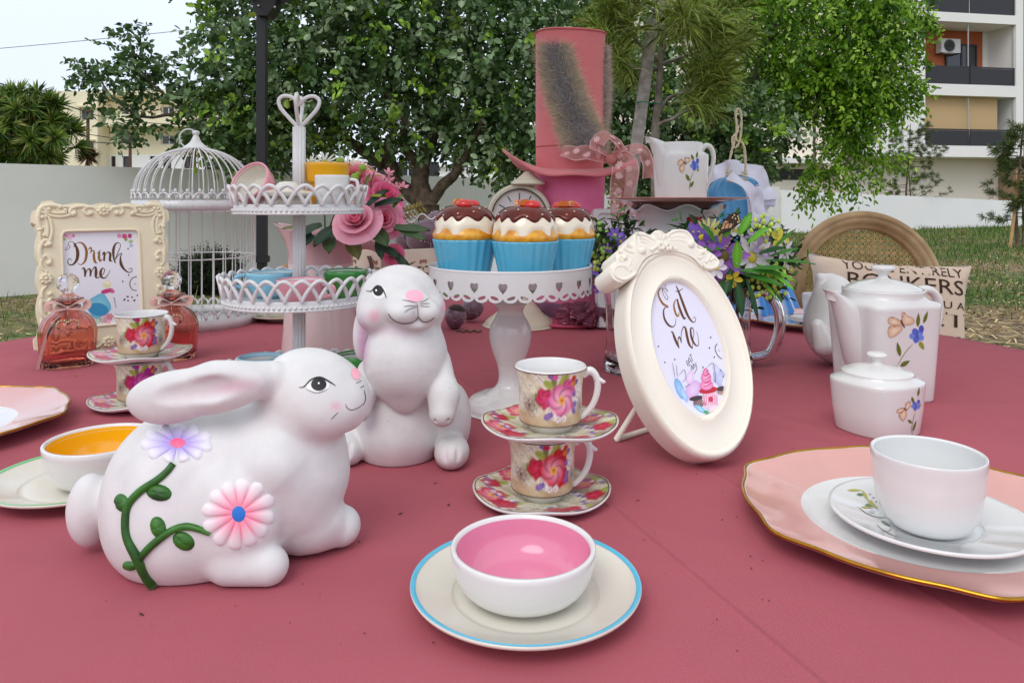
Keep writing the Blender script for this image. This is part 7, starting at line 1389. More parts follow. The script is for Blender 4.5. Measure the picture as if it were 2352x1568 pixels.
# --- "Eat me" oval frame
ph, be = rad(20), rad(25); u = A([math.cos(ph), math.sin(ph), 0]); v = A([-math.sin(ph) * math.sin(be), math.cos(ph) * math.sin(be), math.cos(be)]); n = A([math.sin(ph) * math.cos(be), -math.cos(ph) * math.cos(be), math.sin(be)])
ea, eb = 0.0925, 0.1455; th = 0.040; dB = 0.333 * F / (1055 - HY); Bp = px(1650, 1055, dB); Cn = Bp + v * eb; T = lambda a, b, h=0.0: Cn + u * a + v * b + n * h
to_ab = lambda x, y, h=0.0: (lambda p: (float(np.dot(p - Cn, u)), float(np.dot(p - Cn, v))))(pl(x, y, Cn + n * h, n))
root = thing('picture_frame', 'ivory oval picture frame with an Eat me card leaning back on its strut', 'picture frame', A([Cn[0], Cn[1], TZ])); ts = np.linspace(0, 2 * math.pi, 160, endpoint=False)
ab = [to_ab(x, y, -0.006) for x, y in ((1497, 730), (1672, 905), (1560, 652), (1625, 956))]; ic = A([(ab[0][0] + ab[1][0]) / 2, (ab[2][1] + ab[3][1]) / 2]); ic = A([0.0, 0.004]); ia, ib = ea * 0.585, eb * 0.635
rows = []
for k, h in ((1.0, -th), (1.0, -0.010), (0.995, -0.004), (0.975, 0.0005), (0.955, 0.0018), (0.935, 0.0006), (0.925, -0.0022), (0.905, -0.0018), (0.890, -0.0032)): rows.append([T(ea * k * math.cos(t), eb * k * math.sin(t), h) for t in ts])
for k, h in ((1.16, -0.0030), (1.10, -0.0005), (1.05, 0.0004), (1.01, -0.0025), (1.0, -0.0085), (1.0, -th)): rows.append([T(ic[0] + ia * k * math.cos(t), ic[1] + ib * k * math.sin(t), h) for t in ts])
fm = MB().grid(A(rows), wu=False, wv=True); fm.grid(A([rows[-1], rows[0]]), wv=True); fm.obj('oval_moulding', M_iframe, root, auto=50)
card = MB(); card.add([T(*ic, -0.0085)] + [T(ic[0] + ia * 1.02 * k * math.cos(t), ic[1] + ib * 1.02 * k * math.sin(t), -0.0085) for k in (0.5, 1.0) for t in ts[::4]], [(0, 1 + i, 1 + (i + 1) % 40) for i in range(40)] + [(1 + i, 41 + i, 41 + (i + 1) % 40, 1 + (i + 1) % 40) for i in range(40)]); card.obj('card', mat('pale_lilac_card', rgb(226, 226, 244), 0.5), root)
# crest of scrolls along the top, traced on the front plane
z7 = lambda x, y: (1357.9 + x * 0.17961, 513.0 + y * 0.17961)            # enlarged view -> photo pixel
crest = [(225, 560), (245, 540), (320, 480), (300, 420), (325, 355), (380, 320), (430, 265), (500, 250), (520, 160), (560, 125), (650, 125), (750, 170), (790, 110), (870, 105), (940, 150), (1010, 100), (1110, 88), (1210, 115), (1265, 190), (1330, 270), (1410, 330), (1500, 380), (1580, 440), (1612, 520), (1590, 590), (1520, 615), (1440, 600), (1370, 540), (1290, 460), (1180, 400), (1070, 370), (960, 375), (860, 385), (740, 420), (650, 490), (590, 590), (540, 680), (470, 740), (370, 765), (280, 735), (230, 670), (215, 610)]
co = spline([to_ab(*z7(*p)) for p in crest], 160, True); mb = MB(); ctr = co.mean(0)
nrm = []
mb.grid(A([[T(*p, -th * 1.12) for p in co], [T(*p, 0.001) for p in co], [T(*(p * 0.985 + np.roll(co, 80, 0)[i] * 0.015), 0.004) for i, p in enumerate(co)]]), wv=True)
# front face: strip between the upper and lower runs
up_, lo_ = spline([to_ab(*z7(*p)) for p in crest[:25]], 60), spline([to_ab(*z7(*p)) for p in crest[:24:-1] + crest[24:25]], 60)
mb.grid(A([[T(*(a_ * (1 - q) + b_ * q), 0.004 + 0.002 * math.sin(math.pi * q)) for a_, b_ in zip(up_, lo_)] for q in np.linspace(0, 1, 6)]), flip=True); mb.obj('crest', M_iframe, root)
orn = MB()
for pts, r0, r1 in (([(560, 640), (500, 690), (400, 735), (300, 690), (270, 610), (330, 560), (420, 570), (480, 620)], 3.2, 5.0), ([(420, 600), (470, 540), (490, 460), (430, 420), (350, 440), (340, 480), (390, 500)], 3.6, 4.5), ([(330, 380), (400, 400), (460, 480), (540, 580)], 4, 3), ([(400, 330), (450, 370), (520, 390)], 5.5, 4.5), ([(440, 285), (490, 320)], 6, 5), ([(545, 150), (535, 240), (560, 330), (600, 390), (650, 385), (655, 340), (610, 330)], 4.5, 5.0), ([(570, 150), (680, 170), (760, 220), (800, 240)], 4.5, 3.5), ([(600, 200), (690, 230), (740, 270)], 4, 3), ([(620, 250), (690, 270), (720, 300)], 4, 3),
                    ([(800, 140), (830, 200), (870, 230)], 5, 4), ([(860, 120), (870, 200)], 5.5, 4), ([(920, 170), (890, 230)], 5, 4), ([(1250, 330), (1280, 300), (1270, 220), (1200, 130), (1100, 110), (1000, 140), (930, 210)], 5.0, 3.2), ([(1240, 310), (1190, 260), (1100, 230), (1000, 240), (930, 250)], 4, 3), ([(1180, 200), (1090, 180), (990, 200)], 3.6, 3), ([(1330, 310), (1400, 340), (1420, 400), (1370, 430), (1330, 380)], 4.2, 3.2), ([(1350, 470), (1430, 420), (1440, 340)], 4, 3), ([(1440, 520), (1500, 430), (1490, 390)], 4.5, 3.5), ([(1400, 560), (1480, 590), (1570, 570), (1600, 510), (1550, 460), (1490, 500)], 4.0, 4.5), ([(740, 370), (790, 330), (860, 310)], 5, 4), ([(1060, 350), (1000, 310), (930, 290)], 5, 4)):
    Q = spline([T(*to_ab(*z7(*p)), 0.0045) for p in pts], 20); orn.tube(Q, np.linspace(r0, r1, 20) * 0.00062, 8)
for cx, cy in ((865, 310), (960, 315)):
    for i in range(6): a = i * 1.047; orn.ball(T(*(A(to_ab(*z7(cx, cy))) + A([math.cos(a), math.sin(a)]) * 0.0042), 0.006), 0.0035, 8, 6)
for x, y, r_ in ((630, 370, 0.0055), (1245, 290, 0.006), (400, 460, 0.0045), (1390, 390, 0.0045)): orn.ball(T(*to_ab(*z7(x, y)), 0.005), r_, 10, 8)
orn.obj('scroll_ornament', M_iframe, root)
# strut
zs = lambda x, y: (1327.7 + x * 0.36575, 513.0 + y * 0.36575)
f1, f2 = tb(*zs(240, 1372)), tb(*zs(470, 1300)); hinge = T(-0.02, -0.01, -th - 0.001); hinge2 = T(0.035, -0.01, -th - 0.001)
mb = MB(); lz = A([0, 0, 0.004])
for P, r_ in (([hinge, f1 + lz], 0.0042), ([f1 + lz, f2 + lz], 0.0042), ([f2 + lz, hinge2], 0.0042), ([f1 * 0.62 + hinge * 0.38 + (f2 - f1) * 0.18, f2 * 0.72 + hinge2 * 0.28 - (f2 - f1) * 0.1], 0.0035)): mb.tube(P, r_, 8)
mb.add([hinge, f1 + lz, f1 * 0.9 + f2 * 0.1 + lz + A([0, 0, 0.006]), hinge * 0.9 + hinge2 * 0.1], [(0, 1, 2, 3)]); mb.obj('easel_strut', M_iframe, root)
MB().add([T(ea * 0.96 * math.cos(t), eb * 0.96 * math.sin(t), -th + 0.002) for t in ts[::4]], [tuple(range(40))]).obj('back_board', mat('brown_board'), root, smooth=False)
ze_ = lambda x, y: (1478.6 + x * 0.23094, 633.7 + y * 0.23094); dc = Decal(card, 0.0003); k = 0.23094
script(dc, ze_, [
    ([(222, 88), (210, 112), (226, 130), (240, 150), (226, 152), (212, 128)], [4, 4, 4, 4, 4, 3], GB), ([(212, 128), (186, 132), (192, 180), (226, 234), (240, 214), (214, 168), (190, 140)], [4, 5, 5, 5, 5, 4, 4], GB), ([(200, 126), (165, 124), (145, 165), (158, 225), (195, 280), (238, 302), (236, 318)], [5, 8, 12, 18, 22, 12, 6], G2), ([(236, 312), (208, 316), (196, 360), (206, 425), (240, 482), (284, 506), (312, 480), (320, 420)], [6, 10, 14, 18, 20, 12, 6, 3], GB),
    ([(342, 248), (318, 240), (300, 280), (306, 340), (326, 390), (344, 398), (350, 360)], [5, 8, 14, 18, 18, 12, 5], G2), ([(332, 228), (346, 290), (372, 365), (402, 424), (416, 410)], [12, 20, 24, 18, 5], GB), ([(322, 98), (352, 170), (396, 290), (436, 390), (476, 450), (504, 458), (516, 430), (502, 406), (494, 420)], [8, 18, 24, 22, 14, 7, 5, 5, 4], GB), ([(314, 150), (330, 156), (352, 150), (390, 122)], [5, 8, 8, 4], GB),
    ([(268, 560), (284, 556), (304, 610), (330, 672), (352, 716)], [6, 12, 22, 22, 10], GB), ([(348, 700), (340, 640), (354, 606), (376, 666)], [5, 6, 12, 8], GB), ([(374, 664), (372, 580), (392, 510), (414, 520), (430, 600), (452, 680), (484, 722)], [5, 6, 10, 18, 24, 22, 8], GB), ([(484, 722), (486, 650), (498, 570), (486, 520), (466, 524), (470, 590), (490, 652), (522, 692), (545, 680), (540, 610), (524, 550)], [5, 5, 6, 8, 14, 20, 20, 12, 6, 4, 3], GB)], k)
for pts in ([(420, 848), (450, 838)], [(424, 850), (440, 892), (466, 880)], [(432, 870), (450, 864)], [(450, 880), (448, 812), (478, 862)], [(446, 858), (464, 850)], [(462, 782), (488, 850)], [(452, 790), (476, 776)], [(470, 946), (474, 890), (492, 930), (490, 870), (510, 915)], [(510, 880), (528, 914), (500, 976)], [(506, 876), (524, 862)], [(512, 892), (526, 886)]): dc.stroke([ze_(*p) for p in pts], 1.1, rgb(40, 36, 44), taper=False)
stuff(dc.obj('printed_lettering', M_printm, root))
for x, y in ((665, 610), (652, 715), (145, 700), (308, 830), (210, 858), (588, 908), (765, 938), (700, 806), (790, 1000)): dc.blob(ze_(x, y), 1.5, 2.0, rgb(40, 36, 44))
dc.stroke([ze_(730, 672), ze_(708, 720), ze_(735, 790), ze_(775, 825)], 1.8, rgb(90, 64, 44), taper=False); dc.stroke([ze_(738, 735), ze_(758, 748)], 1.0, rgb(60, 50, 50))
B_ = lambda x, y, a_, b_, c_, ang=0, ci=None, **kw: dc.blob(ze_(x, y), a_ * k, b_ * k, rgb(*c_), ang, col_in=rgb(*ci) if ci else None, **kw)
B_(755, 1010, 60, 100, (176, 180, 226), -20, (206, 210, 240)); B_(720, 930, 30, 60, (196, 200, 236), -25, (220, 222, 244), off=0.0004); B_(490, 1130, 70, 100, (214, 176, 226), 25, (232, 206, 240)); B_(460, 1010, 36, 70, (226, 196, 236), 10, (238, 222, 244), off=0.0004); B_(770, 1120, 50, 24, (70, 60, 70), -8, off=0.0005); B_(770, 1150, 44, 30, (176, 140, 140), -5, off=0.0004); B_(520, 1215, 70, 24, (70, 56, 66), -10, off=0.0005); B_(545, 1262, 56, 50, (150, 110, 116), -25, (196, 160, 160), off=0.0004)
B_(355, 1120, 40, 110, (120, 176, 226), -20, (170, 206, 240)); B_(400, 1180, 26, 80, (150, 190, 236), -25, (200, 220, 244), off=0.0004); B_(560, 1320, 70, 24, (120, 190, 226), 35, (180, 220, 240), off=0.0006); B_(620, 1355, 26, 18, (90, 160, 110), 20, off=0.0008)
B_(655, 1235, 78, 92, (240, 196, 216), -8, (250, 226, 236), off=0.0006); B_(640, 1135, 92, 34, (206, 44, 60), -8, (170, 40, 50), off=0.0008); B_(622, 1085, 66, 52, (236, 120, 180), -8, (250, 190, 220), off=0.0010); B_(618, 1010, 50, 60, (232, 110, 172), -5, (250, 200, 224), off=0.0011); B_(612, 960, 26, 44, (226, 96, 160), 0, (246, 180, 210), off=0.0012); B_(664, 1226, 24, 28, (206, 40, 70), 0, off=0.0010); B_(690, 1320, 50, 46, (226, 206, 236), 0, (244, 220, 210), off=0.0010)
for i in range(5): dc.stroke([ze_(590 + i * 4, 1100 - i * 34), ze_(630, 1090 - i * 36), ze_(672 - i * 7, 1060 - i * 30)], 1.6, rgb(196, 50, 120), off=0.0014)
for i in range(7): dc.stroke([ze_(590 + i * 22, 1170), ze_(604 + i * 20, 1290)], 1.2, rgb(226, 110, 160), off=0.0013); dc.stroke([ze_(490 + i * 18, 1230), ze_(520 + i * 16, 1290)], 1.2, rgb(60, 44, 50), off=0.0008)
for p in ([(282, 855), (310, 1020)], [(320, 880), (334, 1010)], [(345, 990), (400, 935), (415, 1020), (370, 1060)], [(620, 915), (690, 870), (710, 1050), (680, 1020)], [(400, 1110), (465, 1070)]): dc.stroke([ze_(*q) for q in p], 1.0, rgb(110, 106, 120), off=0.0009)
stuff(dc.obj('printed_picture', M_printm, root))

# --- small white frame behind the cupcakes
d = 1.98; yw = rad(14); u = A([math.cos(yw), math.sin(yw), 0]); v = unit(A([-0.03, 0.2, 1.0])); n = np.cross(u, v); B0 = A([(1378 - HX) / F * d, d, TZ + 0.006]); T = lambda a, b, h=0.0: B0 + u * a + v * b + n * h; W, H = 0.16, 0.325
root = thing('picture_frame', 'plain white photo frame standing behind the flowers beside the hat', 'picture frame', B0 + u * W / 2); R_ = lambda k: rrect(k, k, W - k, H - k, 0.002, 80); rows = [[T(*p, h) for p in R_(k)] for k, h in ((0, -0.026), (0, -0.003), (0.002, 0), (0.012, 0.0), (0.016, -0.006), (0.024, -0.008), (0.027, -0.006), (0.029, -0.012))]
MB().grid(A(rows), wv=True).obj('moulding', M_wm, root, auto=30); MB().add([T(0.028, 0.028, -0.011), T(W - 0.028, 0.028, -0.011), T(W - 0.028, H - 0.028, -0.011), T(0.028, H - 0.028, -0.011)], [(0, 1, 2, 3)]).obj('card', M_card, root, smooth=False)
mb = MB(); R3 = R_(0.0255); nbd = 80
for p in R3: mb.ball(T(*p, -0.0055), 0.0018, 6, 4)
stuff(mb.obj('bead_edge', M_wm, root)); mb = MB()
for a0 in (0.04, 0.08, 0.12): mb.tube(spline([T(a0, 0.22, -0.0105), T(a0 + 0.012, 0.245, -0.0105), T(a0 + 0.002, 0.26, -0.0105), T(a0 - 0.008, 0.25, -0.0105), T(a0, 0.24, -0.0105)], 20), 0.0009, 4)
stuff(mb.obj('printed_scroll', mat('pale_grey_print', rgb(190, 192, 206), 0.6), root)); MB().add([T(0.004, 0.004, -0.026), T(W - 0.004, 0.004, -0.026), T(W - 0.004, H - 0.004, -0.026), T(0.004, H - 0.004, -0.026)], [(3, 2, 1, 0)]).obj('back_board', mat('brown_board'), root, smooth=False)
# ------------------------------------------------------------------ glass bottles with ribbons
M_pglass = mat('rose_glass', rgb(246, 184, 174), 0.03, trans=1.0, ior=1.45, spec=0.5); M_cglass = mat('clear_glass', (0.98, 0.98, 0.98), 0.02, trans=1.0, ior=1.48)
M_satin = mat('blush_satin', rgb(206, 160, 150), 0.35, sheen=0.5, var=0.1, vs=40); M_rhine = mat('pale_gold_stones', rgb(220, 206, 170), 0.12, metal=0.8, var=0.4, vs=300)
def strip(pts, w, up_, m=None, wav=0.0, nseg=30, cols=5, ang=None):   # a ribbon of width w along pts
    P = spline(pts, nseg); T_ = np.gradient(P, axis=0); T_ /= np.linalg.norm(T_, axis=1)[:, None] + 1e-9; rows = []
    W_ = np.broadcast_to(A(w, float), (nseg,)) if np.ndim(w) == 0 else spline([[x] for x in w], nseg)[:, 0]
    for k in range(nseg): s = unit(np.cross(T_[k], up_)); nn = np.cross(s, T_[k]); rows.append([P[k] + s * W_[k] * (q - 0.5) + nn * wav * math.sin(q * 6 + k * 0.5) for q in np.linspace(0, 1, cols)])
    return A(rows)
def bottle(label, c, sgn):
    c = A(c); r = thing('glass_bottle', label, 'bottle', c, 'rose glass bottles with stoppers'); R = 0.0535
    out = spline([(0.046, 0.0), (0.050, 0.004), (0.052, 0.03), (0.0545, 0.064), (0.0535, 0.080), (0.045, 0.099), (0.031, 0.1105), (0.0225, 0.117), (0.0205, 0.128), (0.022, 0.136), (0.029, 0.1385), (0.029, 0.1415), (0.0215, 0.1425)], 60); inn = [(max(0.0006, a - 0.0035), b) for a, b in out[::-1]]
    inn = [p for p in inn if p[1] > 0.009]
    MB().lathe([(0.0005, 0.002), (0.042, 0.0005)] + [tuple(p) for p in out] + inn + [(0.035, 0.008), (0.0005, 0.008)], c, 144, fr=lambda a: 1 + 0.014 * np.cos(18 * a)).obj('body', M_pglass, r)
    s = MB().lathe([(0.0005, 0.130), (0.0165, 0.131), (0.0175, 0.1428), (0.019, 0.146), (0.012, 0.149), (0.011, 0.152), (0.0005, 0.152)], c, 40).obj('stopper', M_cglass, r); MB().ball(c + A([0, 0, 0.1725]), 0.0215, 20, 12).obj('glass_ball', M_cglass, s, smooth=False)
    z = A([0, 0, 1.0]); f = unit(A([0, 0, 0]) - c * A([1, 1, 0])); sd = A([-f[1], f[0], 0]); kn = c + f * 0.0215 + z * 0.124
    MB().tube([c + A([0.0222 * math.cos(t), 0.0222 * math.sin(t), 0.124]) for t in np.linspace(0, 6.2832, 36, endpoint=False)], 0.0028, 6, closed=True, sx=1.0).obj('neck_ribbon', M_satin, r)
    for q in (1, -1):
        MB().grid(strip([kn, kn + sd * q * 0.018 + f * 0.006 + z * 0.012, kn + sd * q * 0.034 + f * 0.004 + z * 0.012, kn + sd * q * 0.032 + f * 0.012 - z * 0.002, kn + sd * q * 0.014 + f * 0.012 - z * 0.001, kn + f * 0.003], 0.016, f * 0.3 + z)).obj('bow_loop', M_satin, r)
        if q < 0: MB().grid(strip([kn + f * 0.002, kn + sd * q * 0.014 + f * 0.012 - z * 0.014, kn + sd * q * 0.034 + f * 0.02 - z * 0.045, kn + sd * q * 0.046 + f * 0.016 - z * 0.085, kn + sd * q * 0.053 + f * 0.014 - z * 0.119], 0.006, f)).obj('ribbon_tail', M_satin, r)
    MB().ball(kn + f * 0.005, 0.0045, 10, 8).obj('bow_knot', M_satin, r)
    mb = MB(); hc = kn + f * 0.024 - z * 0.036; K_ = 26
    for i in range(K_):
        t = 2 * math.pi * i / K_; x = 16 * math.sin(t) ** 3; y = 13 * math.cos(t) - 5 * math.cos(2 * t) - 2 * math.cos(3 * t) - math.cos(4 * t); mb.ball(hc + sd * x * 0.00125 + z * y * 0.00105, 0.0024, 8, 6)
    stuff(mb.obj('heart_pendant', M_rhine, r)); MB().tube([kn + f * 0.004, hc + z * 0.012], 0.0008, 5).obj('pendant_link', M_rhine, r); return r
bottle('rose pink ribbed glass bottle with blush ribbon and heart pendant before the cream frame', tb(156, 838), 1)
bottle('rose pink ribbed glass bottle with blush ribbon partly behind the left tea cups', tb(394, 822), -1)

# ------------------------------------------------------------------ flowers
def petal_grid(base, ax, side, up_, L, W, cup=0.25, curl=0.2, nu=7, nv=5, tipw=0.5, point=0.0):
    P = []
    for i, s in enumerate(np.linspace(0, 1, nu)):
        w = W * (0.25 + 0.75 * math.sin(min(1, s * 1.25) * math.pi / 2)) * (math.sqrt(max(0, 1 - max(0, (s - tipw) / (1 - tipw)) ** 2)) * (1 - point) + point * (1 - s ** 2) if s < 0.999 else 0.04)
        P.append([base + ax * L * s + side * w * q * 0.5 + up_ * (L * cup * s * s + W * curl * q * q * (1 - s * 0.3)) for q in np.linspace(-1, 1, nv)])
    return A(P)
M_fpet = mat('silk_petal', rough=0.7, vcol=True, transl=0.25, sheen=0.2); M_flf = mat('silk_leaf', rough=0.45, vcol=True, transl=0.12)
def basis(f):
    f = unit(f); s, t = frame_of(f); return f, s, t
def daisy(par, c, R, face, n_, cp, cc, core=0.25, cup=0.15, wf=1.0, name='daisy', ph=0.0):
    f, s, t = basis(face); k = MB().ball(c, (R * core,) * 2 + (R * core * 0.55,), 12, 8, R=np.stack([s, t, f], 1), col=cc).obj(name, M_fpet, par)
    for i in range(n_):
        a = ph + 2 * math.pi * i / n_ + rng.uniform(-0.1, 0.1); ax = unit(s * math.cos(a) + t * math.sin(a) + f * rng.uniform(-0.15, 0.15)); sd = np.cross(f, ax); g = petal_grid(c + ax * R * core * 0.5, ax, sd, f, R * rng.uniform(0.72, 0.9), 2 * math.pi * R * 0.55 / n_ * wf, cup, 0.12, point=0.5)
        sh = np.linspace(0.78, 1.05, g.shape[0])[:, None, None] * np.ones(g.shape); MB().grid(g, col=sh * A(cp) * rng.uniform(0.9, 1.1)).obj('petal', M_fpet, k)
    return k
def rose3d(par, c, R, face, c_in, c_out, turn=0.0):
    f, s, t = basis(face); k = MB().ball(c - f * R * 0.15, (R * 0.2, R * 0.2, R * 0.35), 12, 8, R=np.stack([s, t, f], 1), col=c_in).obj('rose', M_fpet, par)
    for l, (nn, rad_, lift, op) in enumerate(((3, 0.14, 0.50, 0.06), (4, 0.27, 0.50, 0.15), (5, 0.43, 0.44, 0.32), (5, 0.64, 0.30, 0.65), (6, 0.90, 0.04, 1.2))):
        for i in range(nn):
            a = turn + l * 0.9 + 2 * math.pi * i / nn; half = math.pi / nn * 1.35; P = []; cl = []
            for q in np.linspace(-1, 1, 7):
                aa_ = a + q * half; d_ = s * math.cos(aa_) + t * math.sin(aa_); row = []
                for w in np.linspace(0, 1, 7):
                    rr = R * (0.10 + (rad_ - 0.10) * w ** 0.8 + 0.10 * op * w ** 4 * 1.6) * (1 - 0.03 * q * q); hh = R * (-0.30 + (lift + 0.30) * w ** 0.9 - 0.16 * op * w ** 5 - 0.10 * (abs(q) ** 3) * w)
                    row.append(c + d_ * rr + f * hh); cl.append(A(c_in) * (1 - w) * (0.75 if l > 1 else 0.9) + A(c_out) * w * (0.75 + 0.08 * l) + A(c_in) * (0.35 if l < 2 else 0.05) * w)
                P.append(row)
            MB().grid(A(P), col=A(cl)).obj('petal', M_fpet, k)
    return k
def leaf3d(par, p, ax, L, W, col, up_=(0, -0.5, 0.8), cup=-0.15, name='leaf', point=0.6, curl=0.18):
    ax = unit(ax); sd = unit(np.cross(ax, unit(up_))); nn = np.cross(sd, ax); g = petal_grid(A(p), ax, sd, nn, L, W, cup, curl, 8, 5, 0.4, point); c_ = np.ones(g.shape) * A(col); c_[:, 2] *= 1.25; c_[:, 1] *= 0.92; return MB().grid(g, col=c_).obj(name, M_flf, par)
def sprig(par, p0, p1, n_, L, W, col, stemc=(0.05, 0.06, 0.02)):
    p0, p1 = A(p0, float), A(p1, float); st_ = MB().tube(spline([p0, (p0 + p1) / 2 + A([0, 0, 0.004]), p1], 8), 0.0011, 5, col=stemc).obj('twig', M_flf, par); ax = unit(p1 - p0); sd = unit(np.cross(ax, A([0, -1.0, 0.2])))
    for i in range(n_): q = p0 + (p1 - p0) * (0.2 + 0.8 * i / max(1, n_ - 1)); leaf3d(st_, q, ax * 0.5 + sd * (1 if i % 2 else -1), L, W, A(col) * rng.uniform(0.8, 1.2))
    return st_
def berries(par, c, n_, rad_, r_, col, face=(0, -1, 0.3)):
    f, s, t = basis(face); st_ = MB(); k = None; out = MB()
    for i in range(n_): a = i * 2.399; q = math.sqrt((i + 0.5) / n_) * rad_; p = c + s * q * math.cos(a) + t * q * math.sin(a) + f * (rad_ * 0.6 - q * 0.5) * rng.uniform(0.6, 1.1); out.ball(p, (r_, r_, r_ * 1.25), 8, 6, col=A(col) * rng.uniform(0.75, 1.25)); st_.tube([c - f * rad_ * 0.3, p], 0.0007, 4, col=(0.08, 0.14, 0.03))
    k = st_.obj('berry_stem', M_flf, par); stuff(out.obj('berry_cluster', mat('waxy_berry', rough=0.4, vcol=True), k)); return k

# ------------------------------------------------------------------ pink jug with roses
dJ = 1.62; c = A([(737 - HX) / F * dJ, dJ, TZ]); sj = dJ / F; zj = lambda y: CZ - (y - HY) * sj - TZ; M_jug = mat('pale_pink_glaze', rgb(232, 208, 206), 0.15, coat=0.6, var=0.05, vs=10); M_jugt = mat('dusty_pink_glaze', rgb(216, 176, 178), 0.16, coat=0.6, var=0.05, vs=10)
root = thing('flower_jug', 'tall pale pink jug with dusty pink collar holding the roses', 'jug', c); a = np.linspace(0, 2 * math.pi, 96, endpoint=False)
def jug_rows(prof, inner=False):
    rows = []
    for r_, z_ in prof:
        w = np.clip((z_ - 0.215) / 0.06, 0, 1); lob = np.exp(-((np.abs(a - math.pi)) / 0.55) ** 2); rr = r_ * (1 + 0.22 * lob * w ** 1.5); zz = z_ + (0.018 * -np.cos(a) * 1.0 + 0.006 * lob) * w; rows.append(np.stack([c[0] + rr * np.cos(a), c[1] + rr * np.sin(a), c[2] + zz], 1))
    return A(rows).transpose(1, 0, 2)
lo = spline([(0.0005, 0.001), (0.078, 0.0), (0.084, 0.006), (0.083, 0.03), (0.078, 0.09), (0.073, 0.15), (0.0695, 0.20), (0.069, 0.212)], 26); hi = spline([(0.069, 0.212), (0.069, 0.225), (0.072, 0.245), (0.079, 0.266), (0.083, 0.276)], 14); inn = [(p[0] - 0.004, p[1] - 0.001) for p in hi[::-1]] + [(0.064, 0.20), (0.066, 0.12), (0.0005, 0.11)]
MB().grid(jug_rows(lo), wu=True).obj('body', M_jug, root); MB().grid(jug_rows(list(hi) + inn), wu=True).obj('collar', M_jugt, root)
handle(root, [c + A([x, 0, z_]) for x, z_ in ((0.066, 0.236), (0.092, 0.252), (0.124, 0.246), (0.142, 0.222), (0.140, 0.190), (0.124, 0.160), (0.100, 0.132), (0.074, 0.110))], [0.011, 0.012, 0.012, 0.0115, 0.011, 0.010, 0.010, 0.011], M_jugt, sx=1.3)
bq = thing('rose_bouquet', 'bunch of pink silk roses with dark leaves and white daisies in the pink jug', 'bouquet', c + A([0, 0, 0.115])); jp = lambda x, y, dd=0.0: px(x, y, dJ - 0.03 + dd)
for x, y, dd in ((812, 500, -0.06), (880, 505, -0.03), (885, 452, 0.0), (812, 425, 0.0), (855, 425, 0.01), (740, 380, 0.02), (815, 385, 0.02), (770, 470, 0.0), (920, 480, 0.02)):
    MB().tube(spline([c + A([rng.uniform(-0.02, 0.02), rng.uniform(-0.02, 0.02), 0.118]), c + A([0.01, 0, 0.25]), jp(x, y, dd) - A([0, -0.01, 0.01])], 10), 0.002, 6, col=rgb(84, 104, 50)).obj('stem', M_flf, bq)
P1, P2, P3 = rgb(232, 90, 140), rgb(250, 186, 204), rgb(236, 120, 160)
rose3d(bq, jp(819, 506, -0.07), 0.050, (-0.1, -0.8, 0.55), P1, P2, 0.3); rose3d(bq, jp(881, 503, -0.04), 0.043, (0.25, -0.95, 0.15), rgb(224, 50, 110), rgb(248, 170, 196), 1.2); rose3d(bq, jp(884, 451, 0.0), 0.046, (0.5, -0.6, 0.55), P1, P3, 2.0); rose3d(bq, jp(814, 412, 0.02), 0.050, (0.2, -0.8, 0.5), rgb(230, 80, 110), rgb(246, 160, 170), 0.9); rose3d(bq, jp(858, 425, 0.02), 0.040, (0.3, -0.7, 0.6), P3, P2, 1.7); rose3d(bq, jp(905, 585, -0.02), 0.022, (0.3, -0.9, 0.0), P1, P3, 0.4)
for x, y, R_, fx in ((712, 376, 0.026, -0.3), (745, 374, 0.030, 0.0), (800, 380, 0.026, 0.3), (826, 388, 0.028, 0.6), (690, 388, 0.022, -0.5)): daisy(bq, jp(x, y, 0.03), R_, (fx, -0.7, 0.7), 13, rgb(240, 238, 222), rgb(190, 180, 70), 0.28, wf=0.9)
DG1, DG2, OL = rgb(44, 70, 52), rgb(72, 96, 60), rgb(112, 122, 70)
for x, y, ax_, L, W, cl in ((845, 478, (0.7, -0.3, 0.7), 0.060, 0.042, DG1), (862, 476, (1, -0.2, 0.35), 0.062, 0.036, DG1), (832, 480, (-0.4, -0.3, 0.8), 0.05, 0.036, OL), (855, 525, (0.6, -0.6, -0.5), 0.062, 0.048, DG2), (905, 525, (1, -0.3, -0.25), 0.075, 0.046, DG2), (905, 530, (1, 0.1, 0.1), 0.075, 0.04, DG2), (800, 545, (0.5, -0.6, -0.7), 0.06, 0.044, OL), (770, 525, (-0.6, -0.6, -0.5), 0.06, 0.044, DG1), (740, 520, (-0.9, -0.4, -0.3), 0.055, 0.04, DG1), (870, 545, (0.2, -0.5, -0.8), 0.05, 0.03, DG1), (880, 570, (0.9, -0.5, -0.4), 0.045, 0.03, DG1), (905, 580, (0.7, -0.5, -0.7), 0.05, 0.026, DG1), (925, 595, (0.5, -0.4, -0.9), 0.045, 0.022, DG1), (840, 440, (0.2, -0.4, 0.9), 0.04, 0.018, OL), (848, 452, (0.9, -0.4, 0.1), 0.045, 0.016, rgb(150, 150, 50)), (905, 478, (0.5, -0.1, 0.9), 0.035, 0.022, rgb(110, 150, 60)), (700, 525, (-1, -0.2, 0.1), 0.045, 0.02, OL), (760, 545, (0.1, -0.8, -0.5), 0.05, 0.04, DG2), (720, 540, (-0.3, -0.8, -0.4), 0.05, 0.04, DG1)):
    leaf3d(bq, jp(x, y, -0.05), ax_, L, W, cl)
